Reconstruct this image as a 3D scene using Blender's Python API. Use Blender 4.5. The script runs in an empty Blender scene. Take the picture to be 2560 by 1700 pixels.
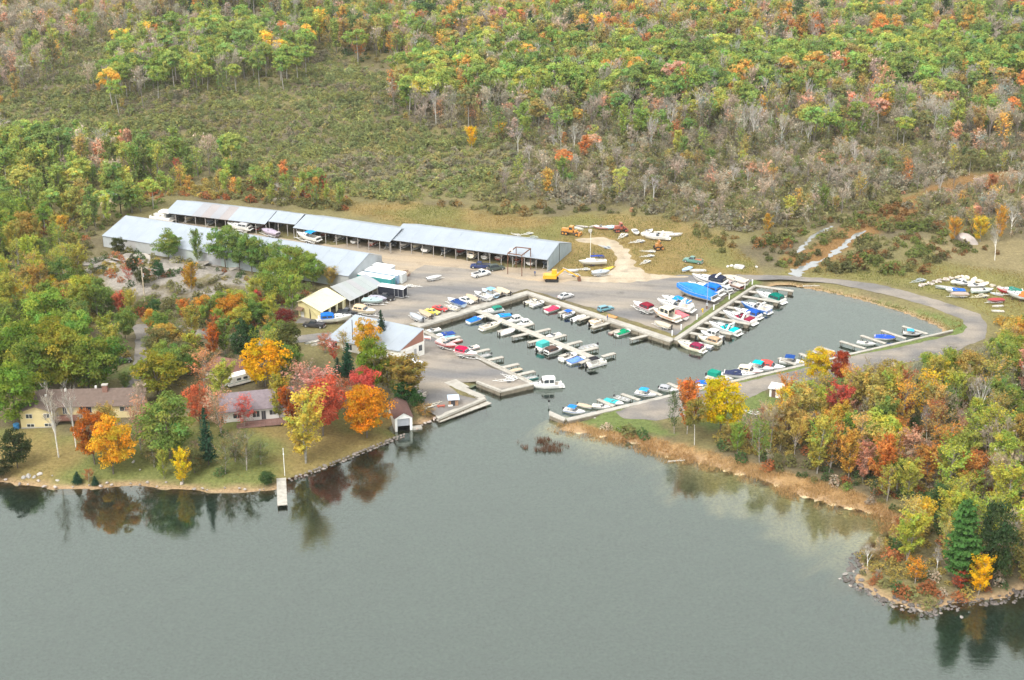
import bpy, bmesh, math, random
import numpy as np
from mathutils import Vector, Matrix
R = math.radians
scene = bpy.context.scene
col = scene.collection

# ---------------------------------------------------------------- camera, sky, sun, exposure
FPX, PITCH, CAMH = 3600.0, R(22), 135.0          # focal length in photo pixels (2560 wide), tilt, height above the lake
camd = bpy.data.cameras.new('camera')
camd.sensor_width = 36.0
camd.lens = FPX / 2560 * 36
camd.clip_start = 1.0
camd.clip_end = 20000
cam = bpy.data.objects.new('camera', camd)
col.objects.link(cam)
cam.location = (0, 0, CAMH)
cam.rotation_euler = (R(90) - PITCH, 0, 0)
scene.camera = cam

SUN_EL, SUN_AZ = R(52), R(215)                   # hazy sun high behind the left shoulder, under thin overcast
w = bpy.data.worlds.new('World')
scene.world = w
w.use_nodes = True
nt = w.node_tree
bg = nt.nodes['Background']
sky = nt.nodes.new('ShaderNodeTexSky')
sky.sky_type = 'NISHITA'
sky.sun_disc = False
sky.sun_elevation = SUN_EL
sky.sun_rotation = SUN_AZ
sky.air_density = 1.6
sky.dust_density = 6.0
hs = nt.nodes.new('ShaderNodeHueSaturation')     # overcast: the cloud layer takes most of the blue out
hs.inputs['Saturation'].default_value = 0.22
nt.links.new(sky.outputs[0], hs.inputs['Color'])
cl = nt.nodes.new('ShaderNodeMix'); cl.data_type = 'RGBA'; cl.inputs[0].default_value = .55      # even cloud deck over the sky gradient
cl.inputs[7].default_value = (7.7, 7.75, 7.55, 1)
nt.links.new(hs.outputs[0], cl.inputs[6])
nt.links.new(cl.outputs[2], bg.inputs['Color'])
bg.inputs['Strength'].default_value = 0.15
sund = bpy.data.lights.new('sun', 'SUN')
sund.energy = 1.4
sund.angle = R(18)
sund.color = (1.0, 0.965, 0.90)
sun = bpy.data.objects.new('sun', sund)
col.objects.link(sun)
sun.rotation_euler = Vector((-math.sin(SUN_AZ) * math.cos(SUN_EL), -math.cos(SUN_AZ) * math.cos(SUN_EL), -math.sin(SUN_EL))).to_track_quat('-Z', 'Y').to_euler()
scene.view_settings.view_transform = 'Standard'
scene.view_settings.look = 'None'
scene.view_settings.gamma = 1.0
scene.view_settings.use_curve_mapping = False
scene.view_settings.exposure = 0.88
scene.cycles.max_bounces = 6
scene.cycles.diffuse_bounces = 3
scene.cycles.glossy_bounces = 3
scene.cycles.transmission_bounces = 4
scene.cycles.transparent_max_bounces = 6
scene.cycles.use_denoising = True
scene.cycles.use_adaptive_sampling = True
scene.cycles.adaptive_threshold = 0.02

# ---------------------------------------------------------------- pixel <-> place
# enlarged views of the photograph that points were read from: offset x, y and enlargement
CROP = dict(A=(200, 450, 2.95125), B=(900, 500, 2.95125), C=(1000, 680, 3.935), D=(1500, 650, 3.935),
            E=(1960, 600, 3.935), F=(1350, 880, 2.95125), G=(650, 700, 3.935), I=(0, 900, 3.3729),
            J=(600, 900, 3.3729), K=(1860, 1200, 3.1357), L=(0, 0, 2.361), M=(1000, 0, 2.951),
            N=(1760, 0, 2.951), O=(1760, 800, 2.951), Q=(1700, 350, 2.7453), S=(820, 660, 9.8375),
            T=(1400, 540, 6.558), U=(500, 780, 7.127), V=(2300, 660, 9.081), W=(2000, 480, 4.216),
            Y=(0, 400, 3.1367), p=(0, 0, 1.0))
CP, SP = math.cos(PITCH), math.sin(PITCH)

def PX(c, x, y):
    ox, oy, s = CROP[c]
    return ox + x / s, oy + y / s

def ray(px, py, z):
    a, b = (px - 1280) / FPX, -(py - 850) / FPX
    dy, dz = CP + b * SP, -SP + b * CP
    t = (z - CAMH) / dz
    return a * t, dy * t

def project(x, y, z):
    zz = z - CAMH
    d = y * CP - zz * SP
    return 1280 + FPX * x / d, 850 - FPX * (y * SP + zz * CP) / d

def smooth(a, b, x):
    t = np.clip((np.asarray(x, float) - a) / (b - a), 0, 1)
    return t * t * (3 - 2 * t)

def poly_sd(poly, x, y):
    """signed distance to a polygon, positive inside"""
    x = np.asarray(x, float).ravel(); y = np.asarray(y, float).ravel()
    P = np.asarray(poly, float)
    A = P; Bq = np.roll(P, -1, 0)
    out = np.empty(len(x))
    for i in range(0, len(x), 16384):
        X = x[i:i + 16384, None]; Yy = y[i:i + 16384, None]
        ex, ey = (Bq - A).T
        wx, wy = X - A[:, 0], Yy - A[:, 1]
        t = np.clip((wx * ex + wy * ey) / (ex * ex + ey * ey + 1e-12), 0, 1)
        d = np.sqrt(np.min((wx - ex * t) ** 2 + (wy - ey * t) ** 2, 1))
        c = ((A[:, 1] <= Yy) & (Bq[:, 1] > Yy)) | ((A[:, 1] > Yy) & (Bq[:, 1] <= Yy))
        xi = A[:, 0] + (Yy - A[:, 1]) / np.where(ey == 0, 1e-9, ey) * ex
        ins = (np.sum(c & (X < xi), 1) % 2) == 1
        out[i:i + 16384] = np.where(ins, d, -d)
    return out

def line_d(pts, x, y):
    x = np.asarray(x, float).ravel(); y = np.asarray(y, float).ravel()
    P = np.asarray(pts, float); A, Bq = P[:-1], P[1:]
    out = np.empty(len(x))
    for i in range(0, len(x), 16384):
        X = x[i:i + 16384, None]; Yy = y[i:i + 16384, None]
        ex, ey = (Bq - A).T
        wx, wy = X - A[:, 0], Yy - A[:, 1]
        t = np.clip((wx * ex + wy * ey) / (ex * ex + ey * ey + 1e-12), 0, 1)
        out[i:i + 16384] = np.sqrt(np.min((wx - ex * t) ** 2 + (wy - ey * t) ** 2, 1))
    return out

def inpoly_px(poly, px, py):
    return poly_sd(poly, px, py) > 0

# ---------------------------------------------------------------- shoreline (photo pixels, height at which the point lies)
SHORE = [(-400, 1203, 0), (-150, 1208, 0), (0, 1213, 0), (60, 1222, 0), (150, 1230, 0), (220, 1229, 0), (330, 1222, 0), (430, 1230, 0),
         (520, 1237, 0), (600, 1237, 0), (690, 1234, 0), (716, 1222, 0), (724, 1204, 0), (790, 1180, 0), (860, 1153, 0),
         (920, 1128, 0), (980, 1103, 0), (1012, 1092, 0), (1001, 1083, 0), (978, 1070, 0), (1018, 1058, 0), (1036, 1078, 0),
         (1060, 1066, 0), (1093, 1050, 0), (1096, 1045, 1), (1215, 995, 1), (1201, 988, .6), (1172, 972, .2), (1196, 962, .2), (1212, 967, 1),
         (1249, 981, 1), (1333, 957, 1), (1063, 825, 1), (1054, 817, 1.1), (1177, 775, 1.1), (1302, 733, 1.1), (1321, 735, 1.1),
         (1678, 853, 1.1), (1694, 851, 1.1), (1889, 717, 1.1), (1944, 717, 0), (1975, 716, 0), (2011, 724, 0), (2082, 737, 0),
         (2163, 757, 0), (2239, 780, 0), (2303, 803, 0), (2345, 823, 0), (2338, 829, 1), (2122, 879, 1), (1899, 930, 1),
         (1600, 1000, 1), (1428, 1040, 1), (1411, 1041, 1), (1412, 1054, 0), (1385, 1072, 0), (1392, 1083, 0), (1452, 1088, 0), (1502, 1097, 0),
         (1553, 1106, 0), (1594, 1118, 0), (1638, 1138, 0), (1672, 1152, 0), (1723, 1157, 0), (1774, 1172, 0), (1831, 1189, 0),
         (1875, 1197, 0), (1926, 1216, 0), (1988, 1243, 0), (2083, 1270, 0), (2179, 1289, 0), (2222, 1303, 0), (2208, 1328, 0),
         (2214, 1350, 0), (2176, 1360, 0), (2147, 1379, 0), (2125, 1398, 0), (2137, 1420, 0), (2112, 1446, 0), (2131, 1471, 0),
         (2166, 1481, 0), (2179, 1497, 0), (2227, 1513, 0), (2275, 1529, 0), (2326, 1544, 0), (2351, 1529, 0), (2402, 1516, 0),
         (2482, 1509, 0), (2530, 1506, 0), (2562, 1484, 0), (2700, 1450, 0), (2900, 1420, 0)]
WATER = [(-4000.0, 262.0)] + [ray(*s) for s in SHORE] + [(4000.0, 226.0), (4000.0, -4000.0), (-4000.0, -4000.0)]
SOFT = [[ray(*s) for s in SHORE[:12]], [ray(*s) for s in SHORE[21:24]], [ray(*s) for s in SHORE[40:48]], [ray(*s) for s in SHORE[54:-1]]]
REEDS = [ray(*s) for s in SHORE[54:74]]
ROCKP = [ray(x, y, 2) for x, y in [(215, 640), (300, 628), (420, 640), (520, 655), (600, 675), (640, 700), (650, 720), (600, 735),
                                   (480, 745), (380, 735), (300, 720), (250, 690)]]
ROCKQ = [ray(x, y, 1) for x, y in [(665, 462), (700, 452), (790, 456), (800, 478), (760, 500), (690, 500)]]
LZ = 1.0

def vnoise(x, y, seed=0):
    x = np.asarray(x, float); y = np.asarray(y, float)
    xi, yi = np.floor(x), np.floor(y)
    fx, fy = x - xi, y - yi
    fx = fx * fx * (3 - 2 * fx); fy = fy * fy * (3 - 2 * fy)
    def h(a, b):
        n = np.sin(a * 127.1 + b * 311.7 + seed * 74.7) * 43758.5453
        return n - np.floor(n)
    return (h(xi, yi) * (1 - fx) + h(xi + 1, yi) * fx) * (1 - fy) + (h(xi, yi + 1) * (1 - fx) + h(xi + 1, yi + 1) * fx) * fy

def fbm(x, y, seed=0, o=4):
    s, a, t = 0, .5, 0
    for k in range(o):
        s = s + a * vnoise(x * 2 ** k, y * 2 ** k, seed + k); t += a; a *= .5
    return s / t

def height(x, y):
    x = np.asarray(x, float).ravel(); y = np.asarray(y, float).ravel()
    s = -poly_sd(WATER, x, y)
    ds = np.min([line_d(q, x, y) for q in SOFT], 0)
    soft = 1 - smooth(3, 9, ds)
    soft = np.where(s > 30, 0, soft)
    wl = 2.0 + soft * 10
    land = -0.25 + 1.25 * smooth(0, 1, np.clip(s / wl, 0, 1)) + soft * .3 * smooth(0, .15, s / wl)
    land = np.minimum(land, LZ)
    hard_bed = -0.25 - 2.75 * np.clip(-s / 1.5, 0, 1)
    soft_bed = -0.05 - 0.05 * np.clip(-s, 0, 14) - 0.12 * np.clip(-s - 14, 0, 20)
    bed = hard_bed * (1 - soft) + soft_bed * soft
    h = np.where(s > 0, land, bed)
    mx = 1 - smooth(-48, -30, x)
    h = h + np.where(s > 0, 2.6 * smooth(3, 30, s) * mx * (1 - smooth(296, 345, y)), 0)
    h = h + 1.8 * smooth(-2, 9, poly_sd(ROCKP, x, y)) * (.55 + .9 * fbm(x * .09, y * .09, 5))
    h = h + np.where(y > 520, (y - 520) * .012 + 5 * smooth(560, 800, y) * (fbm(x * .006, y * .006, 9) - .4), 0) * smooth(520, 600, y)
    h = h + 1.2 * smooth(-1, 6, poly_sd(ROCKQ, x, y))
    nat = np.where(s > 12, 1, 0) * smooth(430, 470, y)
    h = h + nat * .5 * (fbm(x * .05, y * .05, 3) - .5)
    return h

def ground(c, x, y, n=5):
    """the place on the ground that a photo point shows"""
    px, py = PX(c, x, y)
    z = LZ
    for _ in range(n):
        gx, gy = ray(px, py, z)
        z = max(float(height([gx], [gy])[0]), 0.0)
    return Vector((gx, gy, z))

def at(c, x, y, z):
    gx, gy = ray(*PX(c, x, y), z)
    return Vector((gx, gy, z))

# ---------------------------------------------------------------- materials
MATS = {}
def new_mat(name):
    m = bpy.data.materials.new(name); m.use_nodes = True
    n = m.node_tree
    for k in list(n.nodes): n.nodes.remove(k)
    out = n.nodes.new('ShaderNodeOutputMaterial')
    return m, n, out

def mat(name, c=(.5, .5, .5), rough=.8, var=.12, scale=2.0, objcol=False, metal=0, spec=.3, bump=0, bscale=20, stripes=None, dirt=0, coord='Object'):
    if name in MATS: return MATS[name]
    m, n, out = new_mat(name)
    L = n.links.new
    b = n.nodes.new('ShaderNodeBsdfPrincipled')
    L(b.outputs[0], out.inputs[0])
    b.inputs['Roughness'].default_value = rough
    b.inputs['Metallic'].default_value = metal
    b.inputs['Specular IOR Level'].default_value = spec
    tc = n.nodes.new('ShaderNodeTexCoord')
    src = None
    if objcol:
        oi = n.nodes.new('ShaderNodeObjectInfo'); src = oi.outputs['Color']
    nz = n.nodes.new('ShaderNodeTexNoise'); nz.inputs['Scale'].default_value = scale; nz.inputs['Detail'].default_value = 5
    L(tc.outputs[coord], nz.inputs['Vector'])
    mr = n.nodes.new('ShaderNodeMapRange'); mr.inputs[1].default_value = .3; mr.inputs[2].default_value = .7
    mr.inputs[3].default_value = 1 - var; mr.inputs[4].default_value = 1 + var
    L(nz.outputs['Fac'], mr.inputs[0])
    mx = n.nodes.new('ShaderNodeMix'); mx.data_type = 'RGBA'; mx.blend_type = 'MULTIPLY'; mx.inputs[0].default_value = 1
    if src: L(src, mx.inputs[6])
    else: mx.inputs[6].default_value = (*c, 1)
    L(mr.outputs[0], mx.inputs[7])
    last = mx.outputs[2]
    if dirt:
        n2 = n.nodes.new('ShaderNodeTexNoise'); n2.inputs['Scale'].default_value = scale * .35; n2.inputs['Detail'].default_value = 8
        L(tc.outputs[coord], n2.inputs['Vector'])
        r2 = n.nodes.new('ShaderNodeMapRange'); r2.inputs[1].default_value = .5; r2.inputs[2].default_value = .75; r2.inputs[4].default_value = dirt
        L(n2.outputs['Fac'], r2.inputs[0])
        m2 = n.nodes.new('ShaderNodeMix'); m2.data_type = 'RGBA'
        L(r2.outputs[0], m2.inputs[0]); L(last, m2.inputs[6]); m2.inputs[7].default_value = (.16, .13, .10, 1)
        last = m2.outputs[2]
    L(last, b.inputs['Base Color'])
    if bump:
        nb = n.nodes.new('ShaderNodeTexNoise'); nb.inputs['Scale'].default_value = bscale; nb.inputs['Detail'].default_value = 4
        L(tc.outputs[coord], nb.inputs['Vector'])
        bp = n.nodes.new('ShaderNodeBump'); bp.inputs['Strength'].default_value = bump; bp.inputs['Distance'].default_value = .05
        L(nb.outputs['Fac'], bp.inputs['Height']); L(bp.outputs[0], b.inputs['Normal'])
    if stripes:
        wv = n.nodes.new('ShaderNodeTexWave'); wv.inputs['Scale'].default_value = stripes; wv.bands_direction = 'X'
        L(tc.outputs[coord], wv.inputs['Vector'])
        bp = n.nodes.new('ShaderNodeBump'); bp.inputs['Strength'].default_value = .35; bp.inputs['Distance'].default_value = .03
        L(wv.outputs['Fac'], bp.inputs['Height']); L(bp.outputs[0], b.inputs['Normal'])
    MATS[name] = m
    return m

mat('gelcoat', rough=.3, var=.05, scale=1.5, objcol=True, spec=.5, dirt=.12)
mat('canvas', rough=.9, var=.14, scale=2.5, objcol=True, spec=.1, bump=.5, bscale=5)
mat('carpaint', rough=.28, var=.04, objcol=True, spec=.6, dirt=.1)
mat('plain', rough=.75, var=.1, scale=3, objcol=True, spec=.25, dirt=.1)
mat('glass', (.035, .045, .055), rough=.08, var=.1, spec=.8)
mat('rubber', (.025, .025, .025), rough=.9, var=.2)
mat('blackcowl', (.03, .03, .035), rough=.35, var=.1, spec=.5)
mat('galv', (.55, .56, .57), rough=.45, var=.12, metal=.4, spec=.5)
mat('interior', (.62, .58, .52), rough=.8, var=.15, dirt=.2)
mat('vinyl', (.72, .70, .66), rough=.6, var=.1)
mat('concrete', (.37, .35, .31), rough=.92, var=.16, scale=.7, bump=.3, bscale=6, dirt=.35)
mat('cribwood', (.19, .165, .125), rough=.95, var=.3, scale=.8, dirt=.5, bump=.4, bscale=3)
mat('dockwood', (.39, .37, .325), rough=.9, var=.18, scale=1.2, dirt=.25, bump=.2, bscale=8)
mat('postwood', (.17, .14, .10), rough=.95, var=.3)
mat('roofmetal', (.52, .575, .64), rough=.5, var=.05, scale=.3, spec=.4, stripes=3.0, objcol=True)
mat('wallmetal', (.36, .40, .42), rough=.6, var=.12, scale=.5, stripes=3.0, objcol=True)
mat('darkwood', (.10, .08, .06), rough=.9, var=.3, scale=1)
mat('steelrust', (.16, .08, .05), rough=.8, var=.3, scale=2)
mat('siding', rough=.8, var=.05, scale=.6, objcol=True, dirt=.08)
mat('shingle', rough=.95, var=.16, scale=1.5, objcol=True, bump=.4, bscale=6)
mat('rock', (.34, .30, .26), rough=.95, var=.3, scale=.9, bump=.6, bscale=3, objcol=True)
mat('bark', (.16, .13, .11), rough=.95, var=.35, scale=2.5, objcol=True)

def leaf_mat(name, objcol, inst=False):
    m, n, out = new_mat(name)
    L = n.links.new
    at_ = n.nodes.new('ShaderNodeAttribute'); at_.attribute_type = 'GEOMETRY'; at_.attribute_name = 'tint'
    src = at_.outputs['Color']
    if objcol:
        oi = n.nodes.new('ShaderNodeObjectInfo')
        mx = n.nodes.new('ShaderNodeMix'); mx.data_type = 'RGBA'; mx.blend_type = 'MULTIPLY'; mx.inputs[0].default_value = 1
        L(oi.outputs['Color'], mx.inputs[6]); L(src, mx.inputs[7]); src = mx.outputs[2]
    if inst:                                         # colour of the single tree among the massed ones
        ia = n.nodes.new('ShaderNodeAttribute'); ia.attribute_type = 'INSTANCER'; ia.attribute_name = 'shade'
        mx = n.nodes.new('ShaderNodeMix'); mx.data_type = 'RGBA'; mx.blend_type = 'MULTIPLY'; mx.inputs[0].default_value = 1
        L(ia.outputs['Color'], mx.inputs[6]); L(src, mx.inputs[7]); src = mx.outputs[2]
    d = n.nodes.new('ShaderNodeBsdfDiffuse'); t = n.nodes.new('ShaderNodeBsdfTranslucent')
    L(src, d.inputs[0]); L(src, t.inputs[0])
    ms = n.nodes.new('ShaderNodeMixShader'); ms.inputs[0].default_value = .45
    L(d.outputs[0], ms.inputs[1]); L(t.outputs[0], ms.inputs[2]); L(ms.outputs[0], out.inputs[0])
    MATS[name] = m
leaf_mat('leaf', True)
leaf_mat('leafstuff', False)
leaf_mat('leafmass', False, True)

# ---------------------------------------------------------------- mesh helpers
class MB:
    def __init__(s): s.v = []; s.f = []
    def add(s, vs, fs):
        o = len(s.v); s.v += [tuple(p) for p in vs]; s.f += [tuple(i + o for i in f) for f in fs]; return s
    def box(s, x0, x1, y0, y1, z0, z1, tx=0, ty=0, M=None):
        vs = [(x0, y0, z0), (x1, y0, z0), (x1, y1, z0), (x0, y1, z0), (x0 + tx, y0 + ty, z1), (x1 - tx, y0 + ty, z1), (x1 - tx, y1 - ty, z1), (x0 + tx, y1 - ty, z1)]
        if M is not None: vs = [tuple(M @ Vector(p)) for p in vs]
        return s.add(vs, [(0, 3, 2, 1), (4, 5, 6, 7), (0, 1, 5, 4), (1, 2, 6, 5), (2, 3, 7, 6), (3, 0, 4, 7)])
    def prism(s, poly, z0, z1):
        n = len(poly)
        a = 0
        for i in range(n):
            a += poly[i][0] * poly[(i + 1) % n][1] - poly[(i + 1) % n][0] * poly[i][1]
        if a < 0: poly = poly[::-1]
        zz0 = z0 if hasattr(z0, '__len__') else [z0] * n
        zz1 = z1 if hasattr(z1, '__len__') else [z1] * n
        vs = [(p[0], p[1], z) for p, z in zip(poly, zz0)] + [(p[0], p[1], z) for p, z in zip(poly, zz1)]
        fs = [tuple(range(n))[::-1], tuple(range(n, 2 * n))] + [(i, (i + 1) % n, n + (i + 1) % n, n + i) for i in range(n)]
        return s.add(vs, fs)
    def tube(s, a, b, r0, r1=None, n=6, cap=True):
        a, b = Vector(a), Vector(b); r1 = r0 if r1 is None else r1
        d = (b - a).normalized() if (b - a).length > 1e-6 else Vector((0, 0, 1))
        u = d.orthogonal().normalized(); w_ = d.cross(u)
        vs = []
        for p, r in ((a, r0), (b, r1)):
            for k in range(n):
                t = 2 * math.pi * k / n
                vs.append(p + u * (math.cos(t) * r) + w_ * (math.sin(t) * r))
        fs = [(k, (k + 1) % n, n + (k + 1) % n, n + k) for k in range(n)]
        if cap: fs += [tuple(range(n))[::-1], tuple(range(n, 2 * n))]
        return s.add(vs, fs)
    def grid(s, rows, close=False):
        nr, nc = len(rows), len(rows[0])
        vs = [p for r in rows for p in r]
        fs = []
        for i in range(nr - 1):
            for j in range(nc - 1 if not close else nc):
                j2 = (j + 1) % nc
                fs.append((i * nc + j, i * nc + j2, (i + 1) * nc + j2, (i + 1) * nc + j))
        return s.add(vs, fs)
    def wheel(s, x, y, z, r, w_, n=12):
        return s.tube((x, y - w_ / 2, z), (x, y + w_ / 2, z), r, n=n)
    def mesh(s, name, smooth_=False):
        m = bpy.data.meshes.new(name)
        m.from_pydata(s.v, [], s.f); m.update()
        if smooth_:
            m.polygons.foreach_set('use_smooth', [True] * len(m.polygons))
        return m

def obj(name, mesh, mt=None, parent=None, color=None, loc=None):
    if isinstance(mesh, MB): mesh = mesh.mesh(name)
    if mt is not None and not mesh.materials: mesh.materials.append(MATS[mt])
    o = bpy.data.objects.new(name, mesh)
    col.objects.link(o)
    if parent is not None: o.parent = parent
    if color is not None: o.color = (*color, 1)
    if loc is not None: o.location = loc
    return o

def tag(o, label, cat, group=None):
    o['label'] = label; o['category'] = cat
    if group: o['group'] = group
    return o

def thing(name, label, cat, loc=(0, 0, 0), rz=0, group=None, scale=1):
    o = bpy.data.objects.new(name, None)
    o.empty_display_size = .5
    col.objects.link(o); o.location = loc; o.rotation_euler = (0, 0, rz); o.scale = (scale,) * 3
    return tag(o, label, cat, group)

def struct(o): o['kind'] = 'structure'; return o
def stuff(o): o['kind'] = 'stuff'; return o
MC = {}
def cached(key, fn, smooth_=False):
    if key not in MC:
        m = fn()
        MC[key] = m.mesh(key, smooth_) if isinstance(m, MB) else m
    return MC[key]
rnd = random.Random(7)
nrs = np.random.RandomState(11)

# ---------------------------------------------------------------- terrain: one sheet to the horizon, lake bed included
def axis(a, b, step, lo, hi, grow=1.22):
    mid = list(np.arange(a, b + 1e-6, step))
    up, st = [], step
    v = mid[-1]
    while v < hi: st *= grow; v += st; up.append(v)
    dn, st = [], step
    v = mid[0]
    while v > lo: st *= grow; v -= st; dn.append(v)
    return np.array(dn[::-1] + mid + up)
gx = axis(-175, 175, 1.6, -7000, 7000)
gy = axis(185, 480, 1.6, -3000, 12000, 1.05)
GX, GY = np.meshgrid(gx, gy)
gxf, gyf = GX.ravel(), GY.ravel()
gh = height(gxf, gyf)
gs = -poly_sd(WATER, gxf, gyf)
# ground colour by what covers it (lawn, meadow, marsh, leaf litter, sand, rock, mud)
def mixc(a, b, t): return a * (1 - t[:, None]) + np.asarray(b)[None] * t[:, None]
gpx, gpy = project(gxf, gyf, np.maximum(gh, 0)); bad = gyf < 60
gpx[bad] = -9999; gpy[bad] = 9999
nz1 = fbm(gxf * .05, gyf * .05, 1); nz2 = fbm(gxf * .22, gyf * .22, 2)
def zone(poly, soft=12, jit=26):
    return smooth(-soft, soft, poly_sd(poly, gpx, gpy) + (nz2 - .5) * jit)
Z_MEADOW = [(880, 505), (1000, 505), (1150, 520), (1330, 545), (1480, 535), (1680, 545), (1800, 590), (1880, 650), (1900, 690), (1700, 690), (1560, 700), (1440, 690), (1350, 660), (1300, 600), (1000, 560), (860, 530)]
Z_MEADR = [(1960, 640), (2150, 660), (2300, 650), (2560, 680), (2600, 830), (2480, 800), (2430, 760), (2290, 725), (2100, 695), (1960, 690)]
Z_LAWN = [(-60, 1060), (200, 1090), (380, 1060), (600, 1040), (760, 1010), (900, 1030), (1000, 1040), (1010, 1090), (860, 1150), (720, 1205), (600, 1225), (300, 1215), (-60, 1205)]
Z_GREEN = [ [(1880, 695), (1905, 705), (1790, 770), (1700, 845), (1690, 830)], [(1420, 1052), (2390, 824), (2425, 800), (2440, 830), (2120, 900), (1800, 975), (1600, 1035), (1700, 1090), (1560, 1085)],
            [(1750, 990), (1900, 970), (1960, 1000), (1870, 1060), (1780, 1080), (1720, 1050)], [(380, 860), (330, 930), (250, 960), (340, 900)], [(1960, 700), (2400, 800), (2420, 830), (2340, 825), (2080, 735), (1950, 715)] ]
Z_REED = [(1360, 1075), (1420, 1048), (1500, 1075), (1620, 1092), (1780, 1130), (1950, 1178), (2100, 1215), (2245, 1275), (2270, 1330), (2200, 1335), (2000, 1275), (1800, 1205), (1640, 1160), (1480, 1112)]
Z_STREAM = [(1960, 650), (2080, 590), (2200, 520), (2400, 440), (2560, 420), (2560, 450), (2330, 520), (2180, 590), (2060, 660), (1985, 690)]
Z_BARE = [(2300, 600), (2560, 590), (2560, 690), (2350, 650)]
c = np.tile(np.array([.165, .145, .065]), (len(gxf), 1))
c = mixc(c, (.125, .105, .062), smooth(.45, .65, nz1))
inland = (gs > 0)
for pz, cc in ((Z_MEADOW, (.21, .155, .06)), (Z_MEADR, (.17, .155, .055)), (Z_STREAM, (.20, .115, .045)), (Z_BARE, (.20, .165, .085)), (Z_LAWN, (.20, .155, .06))):
    c = mixc(c, cc, zone(pz))
c = mixc(c, (.10, .14, .04), zone(Z_MEADOW) * smooth(.52, .68, nz1) * .45)
c = mixc(c, (.12, .15, .045), zone(Z_LAWN) * smooth(.48, .62, nz1) * .8)
for pz in Z_GREEN: c = mixc(c, (.115, .155, .045), zone(pz, 5, 10) * .85)
c = mixc(c, (.29, .18, .08), zone(Z_REED, 8, 14))
rk = np.maximum(smooth(-1.5, 1.5, poly_sd(ROCKP, gxf, gyf) + (nz2 - .5) * 6), smooth(-1, 1, poly_sd(ROCKQ, gxf, gyf) + (nz2 - .5) * 5))
c = mixc(c, (.265, .24, .21), rk * smooth(.36, .50, fbm(gxf * .12 + 7, gyf * .2, 4) + .05))
dsoft = np.min([line_d(q, gxf, gyf) for q in SOFT], 0)
c = mixc(c, (.33, .225, .13), (1 - smooth(1.4, 4.2, dsoft + (nz2 - .5) * 2)) * (gs > -2))
dre = line_d(REEDS, gxf, gyf)
bed = np.tile(np.array([.13, .195, .155]), (len(gxf), 1))
sandm = (1 - smooth(5, 12 + 12 * smooth(1800, 2050, gpx), dre + (nz2 - .5) * 16)) * smooth(1560, 1800, gpx + (nz1 - .5) * 300) * (1 - smooth(2230, 2330, gpx))
sandm = np.maximum(sandm, 1.0 * (1 - smooth(1, 9, dre + (nz2 - .5) * 8)) * (1 - smooth(1500, 1640, gpx)))
bed = mixc(bed, (.80, .69, .43), sandm)
bed = mixc(bed, (.17, .13, .07), (1 - smooth(.5, 4, np.min([line_d(q, gxf, gyf) for q in SOFT], 0) + (nz2 - .5) * 4)) * .7 * (1 - sandm))
c = np.where((gs > 0)[:, None], c, bed)
c *= (.86 + .28 * nz2)[:, None]
me = bpy.data.meshes.new('ground')
nx, ny = len(gx), len(gy)
idx = np.arange(nx * ny).reshape(ny, nx)
quads = np.stack([idx[:-1, :-1], idx[:-1, 1:], idx[1:, 1:], idx[1:, :-1]], -1).reshape(-1, 4)
me.vertices.add(nx * ny); me.vertices.foreach_set('co', np.stack([gxf, gyf, gh], 1).ravel())
me.loops.add(quads.size); me.loops.foreach_set('vertex_index', quads.ravel().astype(np.int32))
me.polygons.add(len(quads)); me.polygons.foreach_set('loop_start', np.arange(0, quads.size, 4, dtype=np.int32))
me.polygons.foreach_set('use_smooth', np.ones(len(quads), bool))
me.update(calc_edges=True)
a = me.color_attributes.new('tint', 'FLOAT_COLOR', 'POINT')
a.data.foreach_set('color', np.concatenate([c, np.ones((len(c), 1))], 1).ravel().astype(np.float32))
m, n, out = new_mat('ground')
L = n.links.new
b = n.nodes.new('ShaderNodeBsdfPrincipled'); b.inputs['Roughness'].default_value = .95; b.inputs['Specular IOR Level'].default_value = .1
va = n.nodes.new('ShaderNodeAttribute'); va.attribute_name = 'tint'
tc = n.nodes.new('ShaderNodeTexCoord')
mx = n.nodes.new('ShaderNodeMix'); mx.data_type = 'RGBA'; mx.blend_type = 'MULTIPLY'; mx.inputs[0].default_value = 1
nz = n.nodes.new('ShaderNodeTexNoise'); nz.inputs['Scale'].default_value = 1.6; nz.inputs['Detail'].default_value = 8; nz.inputs['Roughness'].default_value = .7
L(tc.outputs['Object'], nz.inputs['Vector'])
rp = n.nodes.new('ShaderNodeMapRange'); rp.inputs[1].default_value = .3; rp.inputs[2].default_value = .7; rp.inputs[3].default_value = .62; rp.inputs[4].default_value = 1.42
L(nz.outputs['Fac'], rp.inputs[0]); L(va.outputs['Color'], mx.inputs[6]); L(rp.outputs[0], mx.inputs[7]); L(mx.outputs[2], b.inputs['Base Color'])
bp = n.nodes.new('ShaderNodeBump'); bp.inputs['Strength'].default_value = .6; bp.inputs['Distance'].default_value = .25
L(nz.outputs['Fac'], bp.inputs['Height']); L(bp.outputs[0], b.inputs['Normal']); L(b.outputs[0], out.inputs[0])
MATS['ground'] = m
struct(obj('ground', me, 'ground'))

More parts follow.
